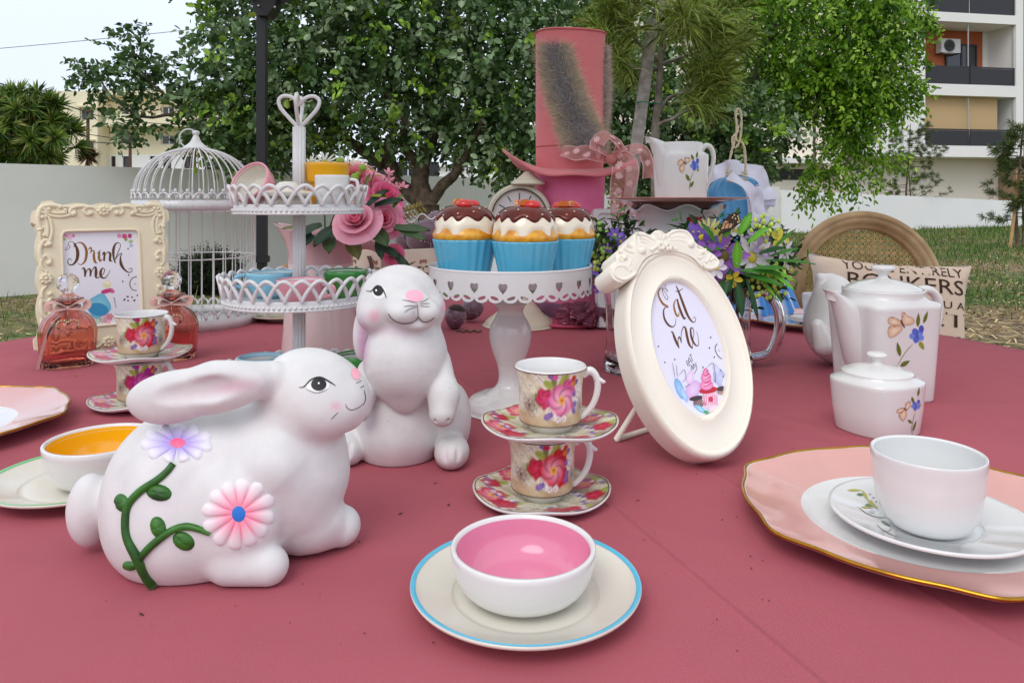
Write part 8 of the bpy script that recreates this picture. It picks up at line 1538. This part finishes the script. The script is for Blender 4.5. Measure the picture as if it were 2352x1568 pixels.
sprig(bq, jp(905, 500, -0.02), jp(968, 475, -0.02), 14, 0.016, 0.009, rgb(130, 112, 40), rgb(110, 84, 40)); sprig(bq, jp(845, 450, 0.0), jp(860, 395, 0.0), 5, 0.02, 0.008, rgb(140, 130, 50)); sprig(bq, jp(895, 590, -0.05), jp(950, 620, -0.05), 4, 0.02, 0.008, rgb(120, 104, 50))
for x, y in ((892, 398, ), (910, 430), (926, 428), (893, 412)):
    q = jp(x, y, 0.02); MB().tube([q, q - A([0.012, 0, 0.02])], 0.001, 5, col=rgb(120, 100, 60)).obj('twig', M_flf, bq); daisy(bq, q, 0.014, (0.4, -0.5, 0.8), 5, rgb(244, 168, 186), rgb(220, 150, 130), 0.2, 0.5)
for x, y, r_ in ((688, 372, 0.010), (781, 370, 0.009), (833, 386, 0.009), (815, 408, 0.010), (822, 400, 0.006)): MB().ball(jp(x, y, 0.0), r_, 10, 8, col=rgb(150, 180, 70)).obj('bud', M_flf, bq)

# ------------------------------------------------------------------ glass tankards with mixed flowers
def tankard(label, c, R, H, hs=0.0):
    r = thing('glass_tankard', label, 'tankard', c, 'glass tankards'); po = [(0.0005, 0.002), (R * 0.9, 0.0), (R * 0.98, 0.006), (R, 0.02), (R * 0.93, 0.06), (R * 0.95, H * 0.7), (R * 1.02, H - 0.001), (R * 1.0, H + 0.001), (R * 0.96, H - 0.002), (R * 0.89, H * 0.6), (R * 0.88, 0.05), (R * 0.86, 0.02), (0.0005, 0.018)]
    MB().lathe([tuple(x) for x in spline(po, 60)], c, 64, fr=lambda a: 1 + 0.006 * np.cos(14 * a)).obj('body', M_cglass, r)
    if hs: handle(r, [c + A([hs * x, y, z_]) for x, y, z_ in ((R * 0.93, -0.004, H * 0.86), (R * 1.3, -0.012, H * 0.92), (R * 1.62, -0.018, H * 0.74), (R * 1.66, -0.02, H * 0.46), (R * 1.42, -0.016, H * 0.18), (R * 0.98, -0.006, H * 0.10))], [0.010, 0.011, 0.0115, 0.0115, 0.011, 0.011], M_cglass, seg=14, n=40)
    return r
cM = A([(1640 - HX) / F * 1.55, 1.55, TZ]); tankard('big clear glass tankard with thick handle holding mixed flowers beside the oval frame', cM, 0.078, 0.172, 1.0)
cN = A([(1466 - HX) / F * 1.52, 1.52, TZ]); tankard('clear glass tankard mostly hidden behind the oval frame', cN, 0.070, 0.172, 0.0)
fp = lambda x, y, dd=0.0: px(x, y, 1.50 + dd)
fa = thing('flower_arrangement', 'mixed purple white and yellow silk flowers with bright leaves in the handled tankard', 'flower arrangement', cM + A([0, 0, 0.02]))
for k in range(9): a = k * 0.7; MB().tube(spline([cM + A([0.03 * math.cos(a), 0.03 * math.sin(a), 0.021]), cM + A([0.045 * math.cos(a + 0.5), 0.045 * math.sin(a + 0.5), 0.1]), cM + A([0.05 * math.cos(a), 0.05 * math.sin(a), 0.21])], 8), 0.0025, 6, col=rgb(70, 100, 44)).obj('stem', M_flf, fa)
mb = MB(); crown(mb, [(fp(1680, 595, 0.06), (0.095, 0.06, 0.062), 1), (fp(1620, 580, 0.06), (0.05, 0.05, 0.045), 0.6), (fp(1740, 590, 0.06), (0.06, 0.05, 0.05), 0.8)], 240, 5, 0.026, 0.38, [(*rgb(40, 84, 30), 4), (*rgb(72, 130, 36), 3), (*rgb(28, 56, 26), 3)], twig=0.05, droop=0.1, shell=0.5); stuff(mb.obj('filler_foliage', M_flf, fa))
PU, PV, LV, WH, YE = rgb(176, 116, 214), rgb(140, 104, 206), rgb(208, 182, 228), rgb(250, 248, 250), rgb(240, 222, 70)
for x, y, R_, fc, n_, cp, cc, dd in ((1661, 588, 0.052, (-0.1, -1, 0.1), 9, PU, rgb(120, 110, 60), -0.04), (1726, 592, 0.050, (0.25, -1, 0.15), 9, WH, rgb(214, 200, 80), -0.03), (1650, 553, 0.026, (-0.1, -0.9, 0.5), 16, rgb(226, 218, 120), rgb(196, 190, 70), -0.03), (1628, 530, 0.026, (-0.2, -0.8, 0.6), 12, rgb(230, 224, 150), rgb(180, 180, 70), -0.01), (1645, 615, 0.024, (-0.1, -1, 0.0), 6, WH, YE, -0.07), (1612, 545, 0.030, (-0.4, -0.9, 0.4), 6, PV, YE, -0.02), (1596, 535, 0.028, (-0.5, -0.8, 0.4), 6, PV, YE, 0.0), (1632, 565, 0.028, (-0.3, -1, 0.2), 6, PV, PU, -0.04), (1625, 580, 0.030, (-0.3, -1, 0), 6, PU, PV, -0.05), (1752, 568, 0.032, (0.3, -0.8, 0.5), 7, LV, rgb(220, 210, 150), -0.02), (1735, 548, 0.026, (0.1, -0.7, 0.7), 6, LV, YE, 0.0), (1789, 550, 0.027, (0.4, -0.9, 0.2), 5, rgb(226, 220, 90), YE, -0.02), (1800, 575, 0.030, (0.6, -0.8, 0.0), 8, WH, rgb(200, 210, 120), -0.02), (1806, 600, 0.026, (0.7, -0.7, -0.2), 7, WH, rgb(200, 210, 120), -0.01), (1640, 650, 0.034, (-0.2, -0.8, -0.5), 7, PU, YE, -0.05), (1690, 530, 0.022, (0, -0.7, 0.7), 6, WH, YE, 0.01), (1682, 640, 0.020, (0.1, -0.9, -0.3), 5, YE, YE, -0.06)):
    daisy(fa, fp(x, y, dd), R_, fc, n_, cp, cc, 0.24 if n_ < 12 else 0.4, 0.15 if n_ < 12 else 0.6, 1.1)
BG, MG, DGn = rgb(112, 184, 52), rgb(66, 130, 42), rgb(34, 82, 40)
for x, y, ax_, L, W, cl in ((1690, 615, (0.0, -0.3, 1.0), 0.055, 0.028, BG), (1680, 620, (-0.4, -0.5, -0.8), 0.06, 0.028, DGn), (1690, 640, (0.1, -0.4, -1.0), 0.075, 0.026, DGn), (1665, 640, (-0.3, -0.6, -0.8), 0.05, 0.026, BG), (1700, 625, (1, -0.3, 0.1), 0.075, 0.024, MG), (1705, 632, (1, -0.4, -0.15), 0.08, 0.026, MG), (1712, 640, (0.3, -0.3, -1), 0.085, 0.016, DGn), (1740, 610, (1, -0.2, -0.3), 0.08, 0.016, BG), (1760, 600, (1, 0.0, 0.05), 0.10, 0.014, MG), (1770, 590, (1, 0, 0.4), 0.06, 0.014, MG), (1640, 560, (-0.5, -0.3, 0.9), 0.05, 0.026, MG), (1668, 545, (0.2, -0.2, 1), 0.05, 0.02, BG), (1700, 540, (0.4, -0.2, 1), 0.05, 0.024, BG), (1600, 560, (-1, -0.1, 0.6), 0.06, 0.024, DGn), (1745, 585, (0.8, -0.5, 0.4), 0.05, 0.024, DGn), (1765, 625, (0.8, -0.4, -0.5), 0.06, 0.018, BG), (1720, 560, (0.7, -0.3, 0.8), 0.05, 0.022, BG), (1655, 575, (-0.9, -0.2, 0.1), 0.05, 0.024, MG), (1730, 620, (0.9, -0.5, 0.2), 0.06, 0.022, MG), (1745, 640, (0.6, -0.4, -0.7), 0.05, 0.012, BG), (1775, 575, (0.6, -0.3, 0.8), 0.06, 0.012, MG), (1610, 600, (-0.8, -0.4, -0.3), 0.05, 0.024, DGn)): leaf3d(fa, fp(x, y, -0.05), ax_, L, W, cl)
YG = rgb(200, 224, 96)
for x, y, n_, R_ in ((1742, 528, 12, 0.028), (1768, 645, 22, 0.040), (1745, 658, 14, 0.03), (1762, 518, 10, 0.026), (1790, 630, 10, 0.026)): berries(fa, fp(x, y, -0.03), n_, R_, 0.0040, YG)
fb = thing('flower_arrangement', 'clump of green berries with small purple flowers behind the oval frame', 'flower arrangement', cN + A([0, 0, 0.02]))
for k in range(5): a = k * 1.2; MB().tube(spline([cN + A([0.03 * math.cos(a), 0.03 * math.sin(a), 0.021]), cN + A([0.0, 0, 0.12]), px(1370 + 22 * k, 590, 1.5)], 8), 0.0022, 6, col=rgb(70, 100, 44)).obj('stem', M_flf, fb)
mb = MB(); crown(mb, [(px(1400, 575, 1.5), (0.05, 0.05, 0.045), 1), (px(1440, 560, 1.5), (0.04, 0.04, 0.04), 0.7)], 110, 5, 0.022, 0.36, [(*rgb(54, 92, 40), 4), (*rgb(90, 130, 60), 2), (*rgb(34, 56, 34), 3)], twig=0.045, droop=0.1, shell=0.5); stuff(mb.obj('filler_foliage', M_flf, fb))
for x, y, n_, R_, cl in ((1376, 585, 26, 0.040, rgb(176, 206, 96)), (1366, 545, 16, 0.034, rgb(150, 190, 80)), (1392, 600, 14, 0.028, rgb(190, 214, 110))): berries(fb, px(x, y, 1.47), n_, R_, 0.0042, cl)
for x, y in ((1352, 560), (1395, 570), (1425, 555), (1412, 540), (1385, 640), (1378, 660), (1365, 620)): daisy(fb, px(x, y, 1.46), 0.019, (-0.1, -0.8, 0.5), 6, PV, rgb(200, 190, 90), 0.22, 0.35)

# brown butterfly on the flowers
c = fp(1672, 520, -0.06); r = thing('paper_butterfly', 'brown and orange butterfly ornament perched on the mixed flowers', 'butterfly', c); bz = lambda x, y: fp(1539 + x * 0.2703, 362 + y * 0.2703, -0.06 + (x - 500) * 0.00004)
w1 = [(420, 620), (440, 555), (490, 500), (550, 462), (585, 480), (605, 545), (590, 560), (560, 585), (530, 610), (480, 625)]; mb = MB(); P = [bz(*p) for p in w1]; mb.prism(P, A([0, 0.001, 0]), col=rgb(58, 40, 30)); k = mb.obj('wing', M_printm, r, smooth=False)
for q in ([(430, 612), (450, 570), (470, 560), (455, 605)], [(462, 604), (478, 560), (500, 560), (490, 600)], [(497, 598), (508, 558), (530, 562), (520, 595)], [(440, 565), (470, 535), (500, 545), (455, 562)]): MB().prism([bz(*p) - A([0, 0.0012, 0]) for p in q], A([0, 0.0006, 0]), col=rgb(206, 160, 120)).obj('wing_panel', M_printm, k, smooth=False)
for x, y in ((575, 500), (582, 520), (588, 540), (545, 490), (530, 510), (555, 520), (575, 548)): MB().ball(bz(x, y) - A([0, 0.001, 0]), (0.0016, 0.0008, 0.0022), 6, 4, col=rgb(230, 206, 150)).obj('wing_spot', M_printm, k)
MB().tube([bz(410, 650), bz(470, 625), bz(520, 615)], [0.0015, 0.003, 0.001], 8, col=rgb(40, 30, 26)).obj('body', M_printm, r)

# ------------------------------------------------------------------ hats
dH = 2.15; cH = A([(1309 - HX) / F * dH, dH, 0]); sh_ = dH / F; zh = lambda y: CZ - (y - HY) * sh_
M_hat = mat('dusty_pink_felt', rgb(226, 128, 132), 0.8, var=0.14, vs=7, bump=0.4, bs=30, sheen=0.3); M_hat2 = mat('hot_pink_felt', rgb(238, 130, 170), 0.75, col2=rgb(216, 96, 140), vs=8, bump=0.4, bs=20, sheen=0.2)
r = thing('stacked_hat', 'hot pink tall hat standing on the table under the dusty pink top hat', 'hat', A([cH[0], cH[1], TZ])); a = np.linspace(0, 2 * math.pi, 96, endpoint=False)
low = spline([(0.094, TZ + 0.012), (0.095, 0.86), (0.096, 0.98), (0.099, 1.10), (0.102, 1.172), (0.098, 1.176), (0.0005, 1.176)], 40); MB().grid(A([np.stack([cH[0] + p[0] * (1 + 0.012 * np.sin(5 * a + p[1] * 9)) * np.cos(a), cH[1] + p[0] * np.sin(a), np.full(96, p[1])], 1) for p in low]).transpose(1, 0, 2), wu=True).obj('crown', M_hat2, r)
MB().lathe([(0.0005, TZ + 0.001), (0.150, TZ + 0.001), (0.157, TZ + 0.006), (0.150, TZ + 0.011), (0.0945, TZ + 0.0125)], (cH[0], cH[1], 0), 72, fr=lambda a: 1 + 0.02 * np.cos(3 * a)).obj('brim', mat('hot_pink_brim', rgb(196, 76, 104), 0.6), r)
MB().lathe([(0.0968, TZ + 0.02), (0.099, TZ + 0.03), (0.099, TZ + 0.055), (0.0968, TZ + 0.06)], (cH[0], cH[1], 0), 72).obj('hat_band', mat('mauve_band', rgb(120, 76, 104), 0.4), r)
r = thing('top_hat', 'dusty pink tall top hat with grey fur strips and flowered organza bow', 'hat', A([cH[0], cH[1], 1.177])); ztop, zbot = zh(84), zh(392)
hp = spline([(0.097, zbot), (0.098, zbot + 0.06), (0.099, zbot + 0.2), (0.1005, ztop - 0.01), (0.101, ztop), (0.098, ztop + 0.003), (0.0005, ztop + 0.004)], 40); hc = MB().grid(A([np.stack([cH[0] + p[0] * (1 + 0.012 * np.sin(3 * a + p[1] * 9)) * np.cos(a), cH[1] + p[0] * np.sin(a), p[1] + 0.004 * np.sin(2 * a + 1) * (p[1] > zbot + 0.05)], 1) for p in hp]).transpose(1, 0, 2), wu=True); hc.obj('crown', M_hat, r)
MB().tube(np.stack([cH[0] + 0.0995 * np.cos(a), cH[1] + 0.0995 * np.sin(a), np.full(96, zbot + 0.068)], 1), 0.0014, 5, closed=True).obj('band_seam', mat('seam_thread', rgb(196, 110, 90), 0.8), r)
rows = []
for h in (0.0035, -0.0035):
    for q in (np.linspace(0, 1, 10) if h > 0 else np.linspace(1, 0, 10)):
        rr = 0.094 + 0.098 * q; z_ = zbot + h + q ** 1.4 * (0.062 * np.abs(np.cos(a)) ** 3 * (np.cos(a) < 0) + 0.03 * np.abs(np.cos(a)) ** 3 * (np.cos(a) > 0) - 0.020 * np.sin(a) ** 2 + 0.004 * np.sin(7 * a)); rows.append(np.stack([cH[0] + rr * np.cos(a) * (1 + 0.02 * q), cH[1] + rr * np.sin(a) * 0.80, z_], 1))
MB().grid(A(rows).transpose(1, 0, 2), wu=True, wv=True, flip=True).obj('brim', M_hat, r)
# fur
def fur(mb, bv_dc, line, wid, n_, L, cores, edges):
    P = spline(line, 60); W_ = spline([[x] for x in wid], 60)[:, 0]; V = []; Cc = []
    for i in range(n_):
        k = rng.randrange(60); q = rng.uniform(-1, 1); x = P[k][0] + q * W_[k] / 2 + rng.gauss(0, 2); y = P[k][1] + rng.gauss(0, 3); h = bv_dc.hit(x, y, 0.0)
        if h is None: continue
        p, n_v = h; d_ = unit(n_v * 0.5 + A([q * 0.9 + rng.gauss(0, 0.45), -0.1, rng.gauss(0.25, 0.5)])); l = L * rng.uniform(0.5, 1.15); s = unit(np.cross(d_, n_v + A([rng.gauss(0, .3), rng.gauss(0, .3), 0]))) * 0.0006
        V += [p - s, p + s, p + d_ * l]; cl = A(cores) * rng.uniform(0.5, 1.6) if abs(q) + rng.gauss(0, 0.25) < 0.45 else A(edges) * rng.uniform(0.7, 1.3); Cc += [cl * 0.7, cl * 0.7, cl * 1.15]
    m = len(V) // 3; mb.add(V, [(3 * i, 3 * i + 1, 3 * i + 2) for i in range(m)], A(Cc))
M_fur = mat('grey_fur', rough=0.9, vcol=True, transl=0.2); dc = Decal(hc); mb = MB(); fur(mb, dc, [(1272, 108), (1290, 190), (1315, 260), (1340, 320), (1352, 355)], [60, 78, 84, 92, 90], 12000, 0.036, rgb(176, 176, 178), rgb(222, 208, 182)); stuff(mb.obj('fur_strip', M_fur, r))
mb = MB(); V = []; Cc = []
for i in range(3200):
    t = rng.random(); an = rad(-4 + rng.gauss(0, 9)); p = A([cH[0] + 0.099 * math.cos(an), cH[1] + 0.099 * math.sin(an), zh(112) + (zh(340) - zh(112)) * t]); d_ = unit(A([0.8, rng.gauss(0, 0.5), rng.gauss(0.1, 0.6)])); l = 0.034 * (0.55 + 0.45 * math.sin(math.pi * min(1, t * 1.1 + 0.1)) ** 0.5) * rng.uniform(0.6, 1.1); s = unit(np.cross(d_, A([0.1, 1, 0.2]))) * 0.0006; V += [p - s, p + s, p + d_ * l]; cl = A(rgb(206, 196, 184)) * rng.uniform(0.6, 1.3); Cc += [cl * 0.6, cl * 0.6, cl * 1.2]
m = len(V) // 3; mb.add(V, [(3 * i, 3 * i + 1, 3 * i + 2) for i in range(m)], A(Cc)); stuff(mb.obj('fur_strip', M_fur, r))
# organza bow
def organza():
    m = bpy.data.materials.new('pink_organza'); m.use_nodes = True; N, L = m.node_tree.nodes, m.node_tree.links; b = N['Principled BSDF']; b.inputs['Base Color'].default_value = (*rgb(226, 150, 146), 1); b.inputs['Roughness'].default_value = 0.4; tr = N.new('ShaderNodeBsdfTransparent'); tr.inputs['Color'].default_value = (1, 0.9, 0.88, 1); mx = N.new('ShaderNodeMixShader'); mx.inputs['Fac'].default_value = 0.45; L.new(tr.outputs[0], mx.inputs[1]); L.new(b.outputs[0], mx.inputs[2]); L.new(mx.outputs[0], N['Material Output'].inputs['Surface']); MATS['pink_organza'] = m; return m
M_org = organza(); M_orgf = mat('pale_pink_print', rgb(244, 206, 208), 0.6, transl=0.3); bw_ = thing('organza_bow', 'sheer pink organza bow with white flower print tied at the hat brim', 'bow', px(1400, 370, 2.03)); hpx = lambda x, y, d_=2.02: px(x, y, d_)
def oribbon(pts, w, up_, flowers, name):
    G = strip(pts, w, up_, wav=0.003, nseg=36, cols=9); o_ = MB().grid(G).obj(name, M_org, bw_)
    for e in (0, -1): MB().tube(G[:, e], 0.0014, 5).obj('ribbon_edge', M_orgf, o_)
    for i, q, R_ in flowers:
        c_ = G[i, q]; t1 = unit(G[min(i + 1, 35), q] - G[i - 1, q]); t2 = unit(G[i, min(q + 1, 8)] - G[i, q - 1]); nn = unit(np.cross(t1, t2)); nn = nn if nn[1] < 0 else -nn; mb = MB()
        for k in range(8): a_ = k * math.pi / 4; ax = t1 * math.cos(a_) + t2 * math.sin(a_); sd = np.cross(nn, ax); mb.add([c_ + nn * 0.001, c_ + ax * R_ * 0.6 + sd * R_ * 0.24 + nn * 0.001, c_ + ax * R_ + nn * 0.001, c_ + ax * R_ * 0.6 - sd * R_ * 0.24 + nn * 0.001], [(0, 1, 2, 3)])
        mb.obj('printed_flower', M_orgf, o_, smooth=False)
fl = lambda s: [(5, 2, s), (10, 6, s * 1.4), (14, 3, s), (19, 6, s), (22, 2, s), (26, 5, s), (30, 3, s), (31, 7, s * 0.8)]
oribbon([hpx(1402, 365), hpx(1432, 372, 1.98), hpx(1436, 400, 1.97), hpx(1428, 440, 1.98), hpx(1430, 500, 1.99)], [0.03, 0.062, 0.07, 0.062, 0.058], (0, -1, 0), fl(0.011), 'bow_tail')
oribbon([hpx(1402, 365), hpx(1370, 335, 1.98), hpx(1395, 312, 1.98), hpx(1425, 335, 2.0), hpx(1404, 362, 2.02)], [0.02, 0.045, 0.04, 0.045, 0.02], (0, -0.6, 0.8), [(6, 4, 0.011), (12, 3, 0.011), (20, 5, 0.011)], 'bow_loop'); oribbon([hpx(1404, 365), hpx(1440, 345, 2.0), hpx(1475, 345, 2.0), hpx(1488, 375, 1.99), hpx(1490, 410, 1.98)], [0.02, 0.038, 0.035, 0.03, 0.03], (0, -0.7, 0.7), [(8, 4, 0.010), (16, 4, 0.010), (26, 4, 0.010)], 'bow_loop')
oribbon([hpx(1400, 368), hpx(1360, 352, 2.0), hpx(1320, 352, 2.01), hpx(1290, 345, 2.02)], [0.025, 0.04, 0.04, 0.03], (0, -0.9, 0.4), [(8, 4, 0.012), (15, 3, 0.014), (22, 5, 0.012), (30, 3, 0.010)], 'bow_tail'); MB().ball(hpx(1402, 366, 2.0), (0.016, 0.012, 0.014), 12, 8).obj('bow_knot', M_org, bw_)

# ------------------------------------------------------------------ mantel clock behind the cupcakes
dC = 2.06; cC = A([(1193 - HX) / F * dC, dC, TZ]); zc = CZ - (497 - HY) / F * dC; M_clk = mat('antique_cream', rgb(224, 214, 190), 0.4, var=0.12, vs=12, coat=0.2); root = thing('mantel_clock', 'antique cream round table clock on a bell foot behind the cupcakes', 'clock', cC)
MB().lathe([tuple(x) for x in spline([(0.0005, TZ + 0.001), (0.095, TZ), (0.097, TZ + 0.006), (0.090, TZ + 0.016), (0.066, TZ + 0.034), (0.058, TZ + 0.044), (0.052, TZ + 0.050), (0.030, TZ + 0.075), (0.018, TZ + 0.10), (0.022, TZ + 0.12), (0.016, TZ + 0.15), (0.020, zc - 0.086)], 60)], (cC[0], cC[1], 0), 56).obj('foot', M_clk, root)
def disc_l(prof, seg=80): m = MB().lathe(prof, (0, 0, 0), seg); m.v = [np.stack([v[:, 0] + cC[0], cC[1] - v[:, 2], v[:, 1] + zc], 1) for v in m.v]; return m
disc_l([(0.070, -0.02), (0.088, -0.02), (0.091, -0.006), (0.088, 0.010), (0.083, 0.013), (0.078, 0.010), (0.077, 0.013), (0.073, 0.013), (0.071, 0.006), (0.070, 0.004)]).obj('case_ring', M_clk, root); disc_l([(0.0735, 0.0135), (0.0775, 0.0135), (0.0775, 0.0115)]).obj('dark_ring', mat('charcoal_paint', (0.04, 0.045, 0.045), 0.5), root); disc_l([(0.0005, 0.004), (0.0702, 0.004)]).obj('dial', mat('dial_white', (0.75, 0.75, 0.72), 0.5), root); disc_l([(0.086, -0.02), (0.05, -0.03), (0.0005, -0.032)]).obj('case_back', M_clk, root)
for k in range(12): t = k * math.pi / 6; p = A([cC[0] + 0.056 * math.sin(t), cC[1] - 0.0048, zc + 0.056 * math.cos(t)]); e = A([math.sin(t), 0, math.cos(t)]) * 0.009; MB().tube([p - e, p + e], 0.0013, 4).obj('numeral', mat('charcoal_paint'), root)
for t, L in ((0.9, 0.034), (3.6, 0.048)): MB().tube([A([cC[0], cC[1] - 0.006, zc]), A([cC[0] + L * math.sin(t), cC[1] - 0.006, zc + L * math.cos(t)])], 0.0013, 4).obj('clock_hand', mat('charcoal_paint'), root)
MB().lathe([tuple(x) for x in spline([(0.0005, zc + 0.085), (0.044, zc + 0.088), (0.046, zc + 0.094), (0.040, zc + 0.100), (0.030, zc + 0.106), (0.016, zc + 0.118), (0.009, zc + 0.124), (0.0005, zc + 0.126)], 30)], (cC[0] + 0.024, cC[1], 0), 40).obj('finial', M_clk, root)

# ------------------------------------------------------------------ blue and white doll dress on a rope hanger
dD = 2.30; cD = A([(1695 - HX) / F * dD, dD, TZ]); sd_ = dD / F; zd = lambda y: CZ - (y - HY) * sd_; M_bl = mat('sky_blue_satin', rgb(96, 176, 226), 0.34, sheen=0.5, var=0.12, vs=10); M_wsat = mat('white_satin', rgb(232, 234, 250), 0.3, sheen=0.6, var=0.05, vs=20)
root = thing('doll_dress', 'sky blue satin doll dress with white ruffles standing behind the flowers', 'doll dress', cD); a = np.linspace(0, 2 * math.pi, 120, endpoint=False); rows = []
for y, rx_, ry_, fo in ((405, 0.03, 0.02, 0), (415, 0.07, 0.04, 0.002), (440, 0.092, 0.055, 0.004), (480, 0.085, 0.06, 0.004), (520, 0.078, 0.06, 0.004), (560, 0.072, 0.06, 0.004), (600, 0.10, 0.085, 0.008), (650, 0.14, 0.115, 0.012), (700, 0.165, 0.14, 0.014), (714, 0.170, 0.145, 0.014)): f_ = 1 + fo / rx_ * np.sin(22 * a) + fo / rx_ * 0.5 * np.sin(9 * a + y); rows.append(np.stack([cD[0] + rx_ * f_ * np.cos(a), cD[1] + ry_ * f_ * np.sin(a), np.full(120, max(zd(y), TZ + 0.0015))], 1))
rows = A(rows); MB().grid(rows[:7].transpose(1, 0, 2), wu=True).obj('bodice', M_bl, root)
cols_ = np.where((np.sin(11 * a) > 0.35)[:, None], A(rgb(226, 232, 250))[None], A(rgb(70, 150, 226))[None]); MB().grid(rows[6:].transpose(1, 0, 2) * A([1, 1, 1]), wu=True, col=np.repeat(cols_, 4, 0)).obj('striped_skirt', mat('striped_satin', rough=0.35, vcol=True, sheen=0.4), root)
def ruffle(pts, w, amp, nm, m=M_wsat, up_=(0.3, -1, 0.3), k=26):
    P = spline(pts, 90); T_ = np.gradient(P, axis=0); T_ /= np.linalg.norm(T_, axis=1)[:, None]; rws = []
    for i in range(90): s = unit(np.cross(T_[i], unit(up_))); nn = np.cross(s, T_[i]); ph_ = i / 90 * k; rws.append([P[i] + s * w * q + nn * amp * q ** 1.2 * math.sin(ph_ + q) + T_[i] * amp * 0.5 * q * math.cos(ph_ * 1.7) for q in np.linspace(0, 1, 8)])
    return MB().grid(A(rws)).obj(nm, m, root)
dp = lambda x, y, dd=-0.07: px(x, y, dD + dd)
ruffle([dp(1620, 470), dp(1630, 425), dp(1660, 408), dp(1700, 402), dp(1740, 418), dp(1752, 460)], -0.045, 0.016, 'ruffle'); ruffle([dp(1735, 425, -0.05), dp(1752, 450, -0.05), dp(1748, 490, -0.05), dp(1752, 530, -0.05), dp(1745, 560, -0.04)], -0.034, 0.016, 'ruffle', k=22); ruffle([dp(1668, 412, -0.09), dp(1705, 430, -0.1), dp(1725, 470, -0.1), dp(1722, 520, -0.09), dp(1728, 550, -0.08)], -0.030, 0.010, 'ruffle', k=20)
MB().grid(strip([dp(1728, 430, -0.085), dp(1738, 480, -0.09), dp(1738, 540, -0.085), dp(1742, 590, -0.08)], 0.05, (0, -1, 0), wav=0.004)).obj('apron_panel', M_wsat, root); MB().grid(strip([dp(1725, 655, -0.12), dp(1755, 662, -0.13), dp(1795, 684, -0.13)], [0.02, 0.035, 0.02], (0, -1, 0.2))).obj('black_bow', mat('black_ribbon', (0.02, 0.02, 0.022), 0.5), root)
rp = thing('rope_hanger', 'cream twisted rope loops rising from the blue doll dress', 'rope', dp(1690, 405)); M_rope = mat('cream_rope', rgb(216, 206, 178), 0.8)
def rope(pts, r_=0.0032):
    P = spline(pts, 90); mb = MB(); T_ = np.gradient(P, axis=0); u_, w_ = frame_of(P[-1] - P[0])
    for k in range(2): mb.tube([P[i] + (u_ * math.cos(i * 0.8 + k * math.pi) + w_ * math.sin(i * 0.8 + k * math.pi)) * r_ * 0.6 for i in range(90)], r_ * 0.75, 6)
    return mb.obj('rope_loop', M_rope, rp)
rope([dp(1668, 404), dp(1680, 350), dp(1692, 300), dp(1690, 262), dp(1697, 250), dp(1703, 270), dp(1700, 320), dp(1688, 340), dp(1682, 320), dp(1696, 300)]); rope([dp(1712, 402), dp(1712, 360), dp(1706, 330), dp(1690, 320), dp(1696, 290)])
for x in (1676, 1710):
    P = [dp(x + 6 * math.cos(t), 402 - 10 + t * 1.1, -0.075) + A([0, 0.008 * math.sin(t), 0]) for t in np.linspace(0, 25, 70)]; MB().tube(P, 0.0018, 6).obj('rope_coil', M_rope, rp)

# ------------------------------------------------------------------ crumpled cellophane by the hats
mb = MB(); c = A([(1345 - HX) / F * 2.02, 2.02, TZ + 0.036]); t = np.linspace(0, math.pi, 19); an = np.linspace(0, 2 * math.pi, 30, endpoint=False); P = np.zeros((30, 19, 3))
for i in range(30):
    for j in range(19): d_ = A([math.sin(t[j]) * math.cos(an[i]), math.sin(t[j]) * math.sin(an[i]), -math.cos(t[j])]); k = 1 + 0.28 * math.sin(5 * an[i] + 3 * t[j]) * math.sin(t[j]) + 0.18 * math.sin(11 * an[i] - 7 * t[j]) * math.sin(t[j]); q = c + d_ * A([0.065, 0.045, 0.034]) * k; q[2] = max(q[2], TZ + 0.001); P[i, j] = q
mb.grid(P, wu=True); o_ = mb.obj('cellophane_wrap', mat('pink_cellophane', rgb(244, 150, 180), 0.12, trans=0.85, ior=1.2), smooth=False); tag(o_, 'crumpled pink cellophane bundle lying in front of the hot pink hat', 'wrapping')
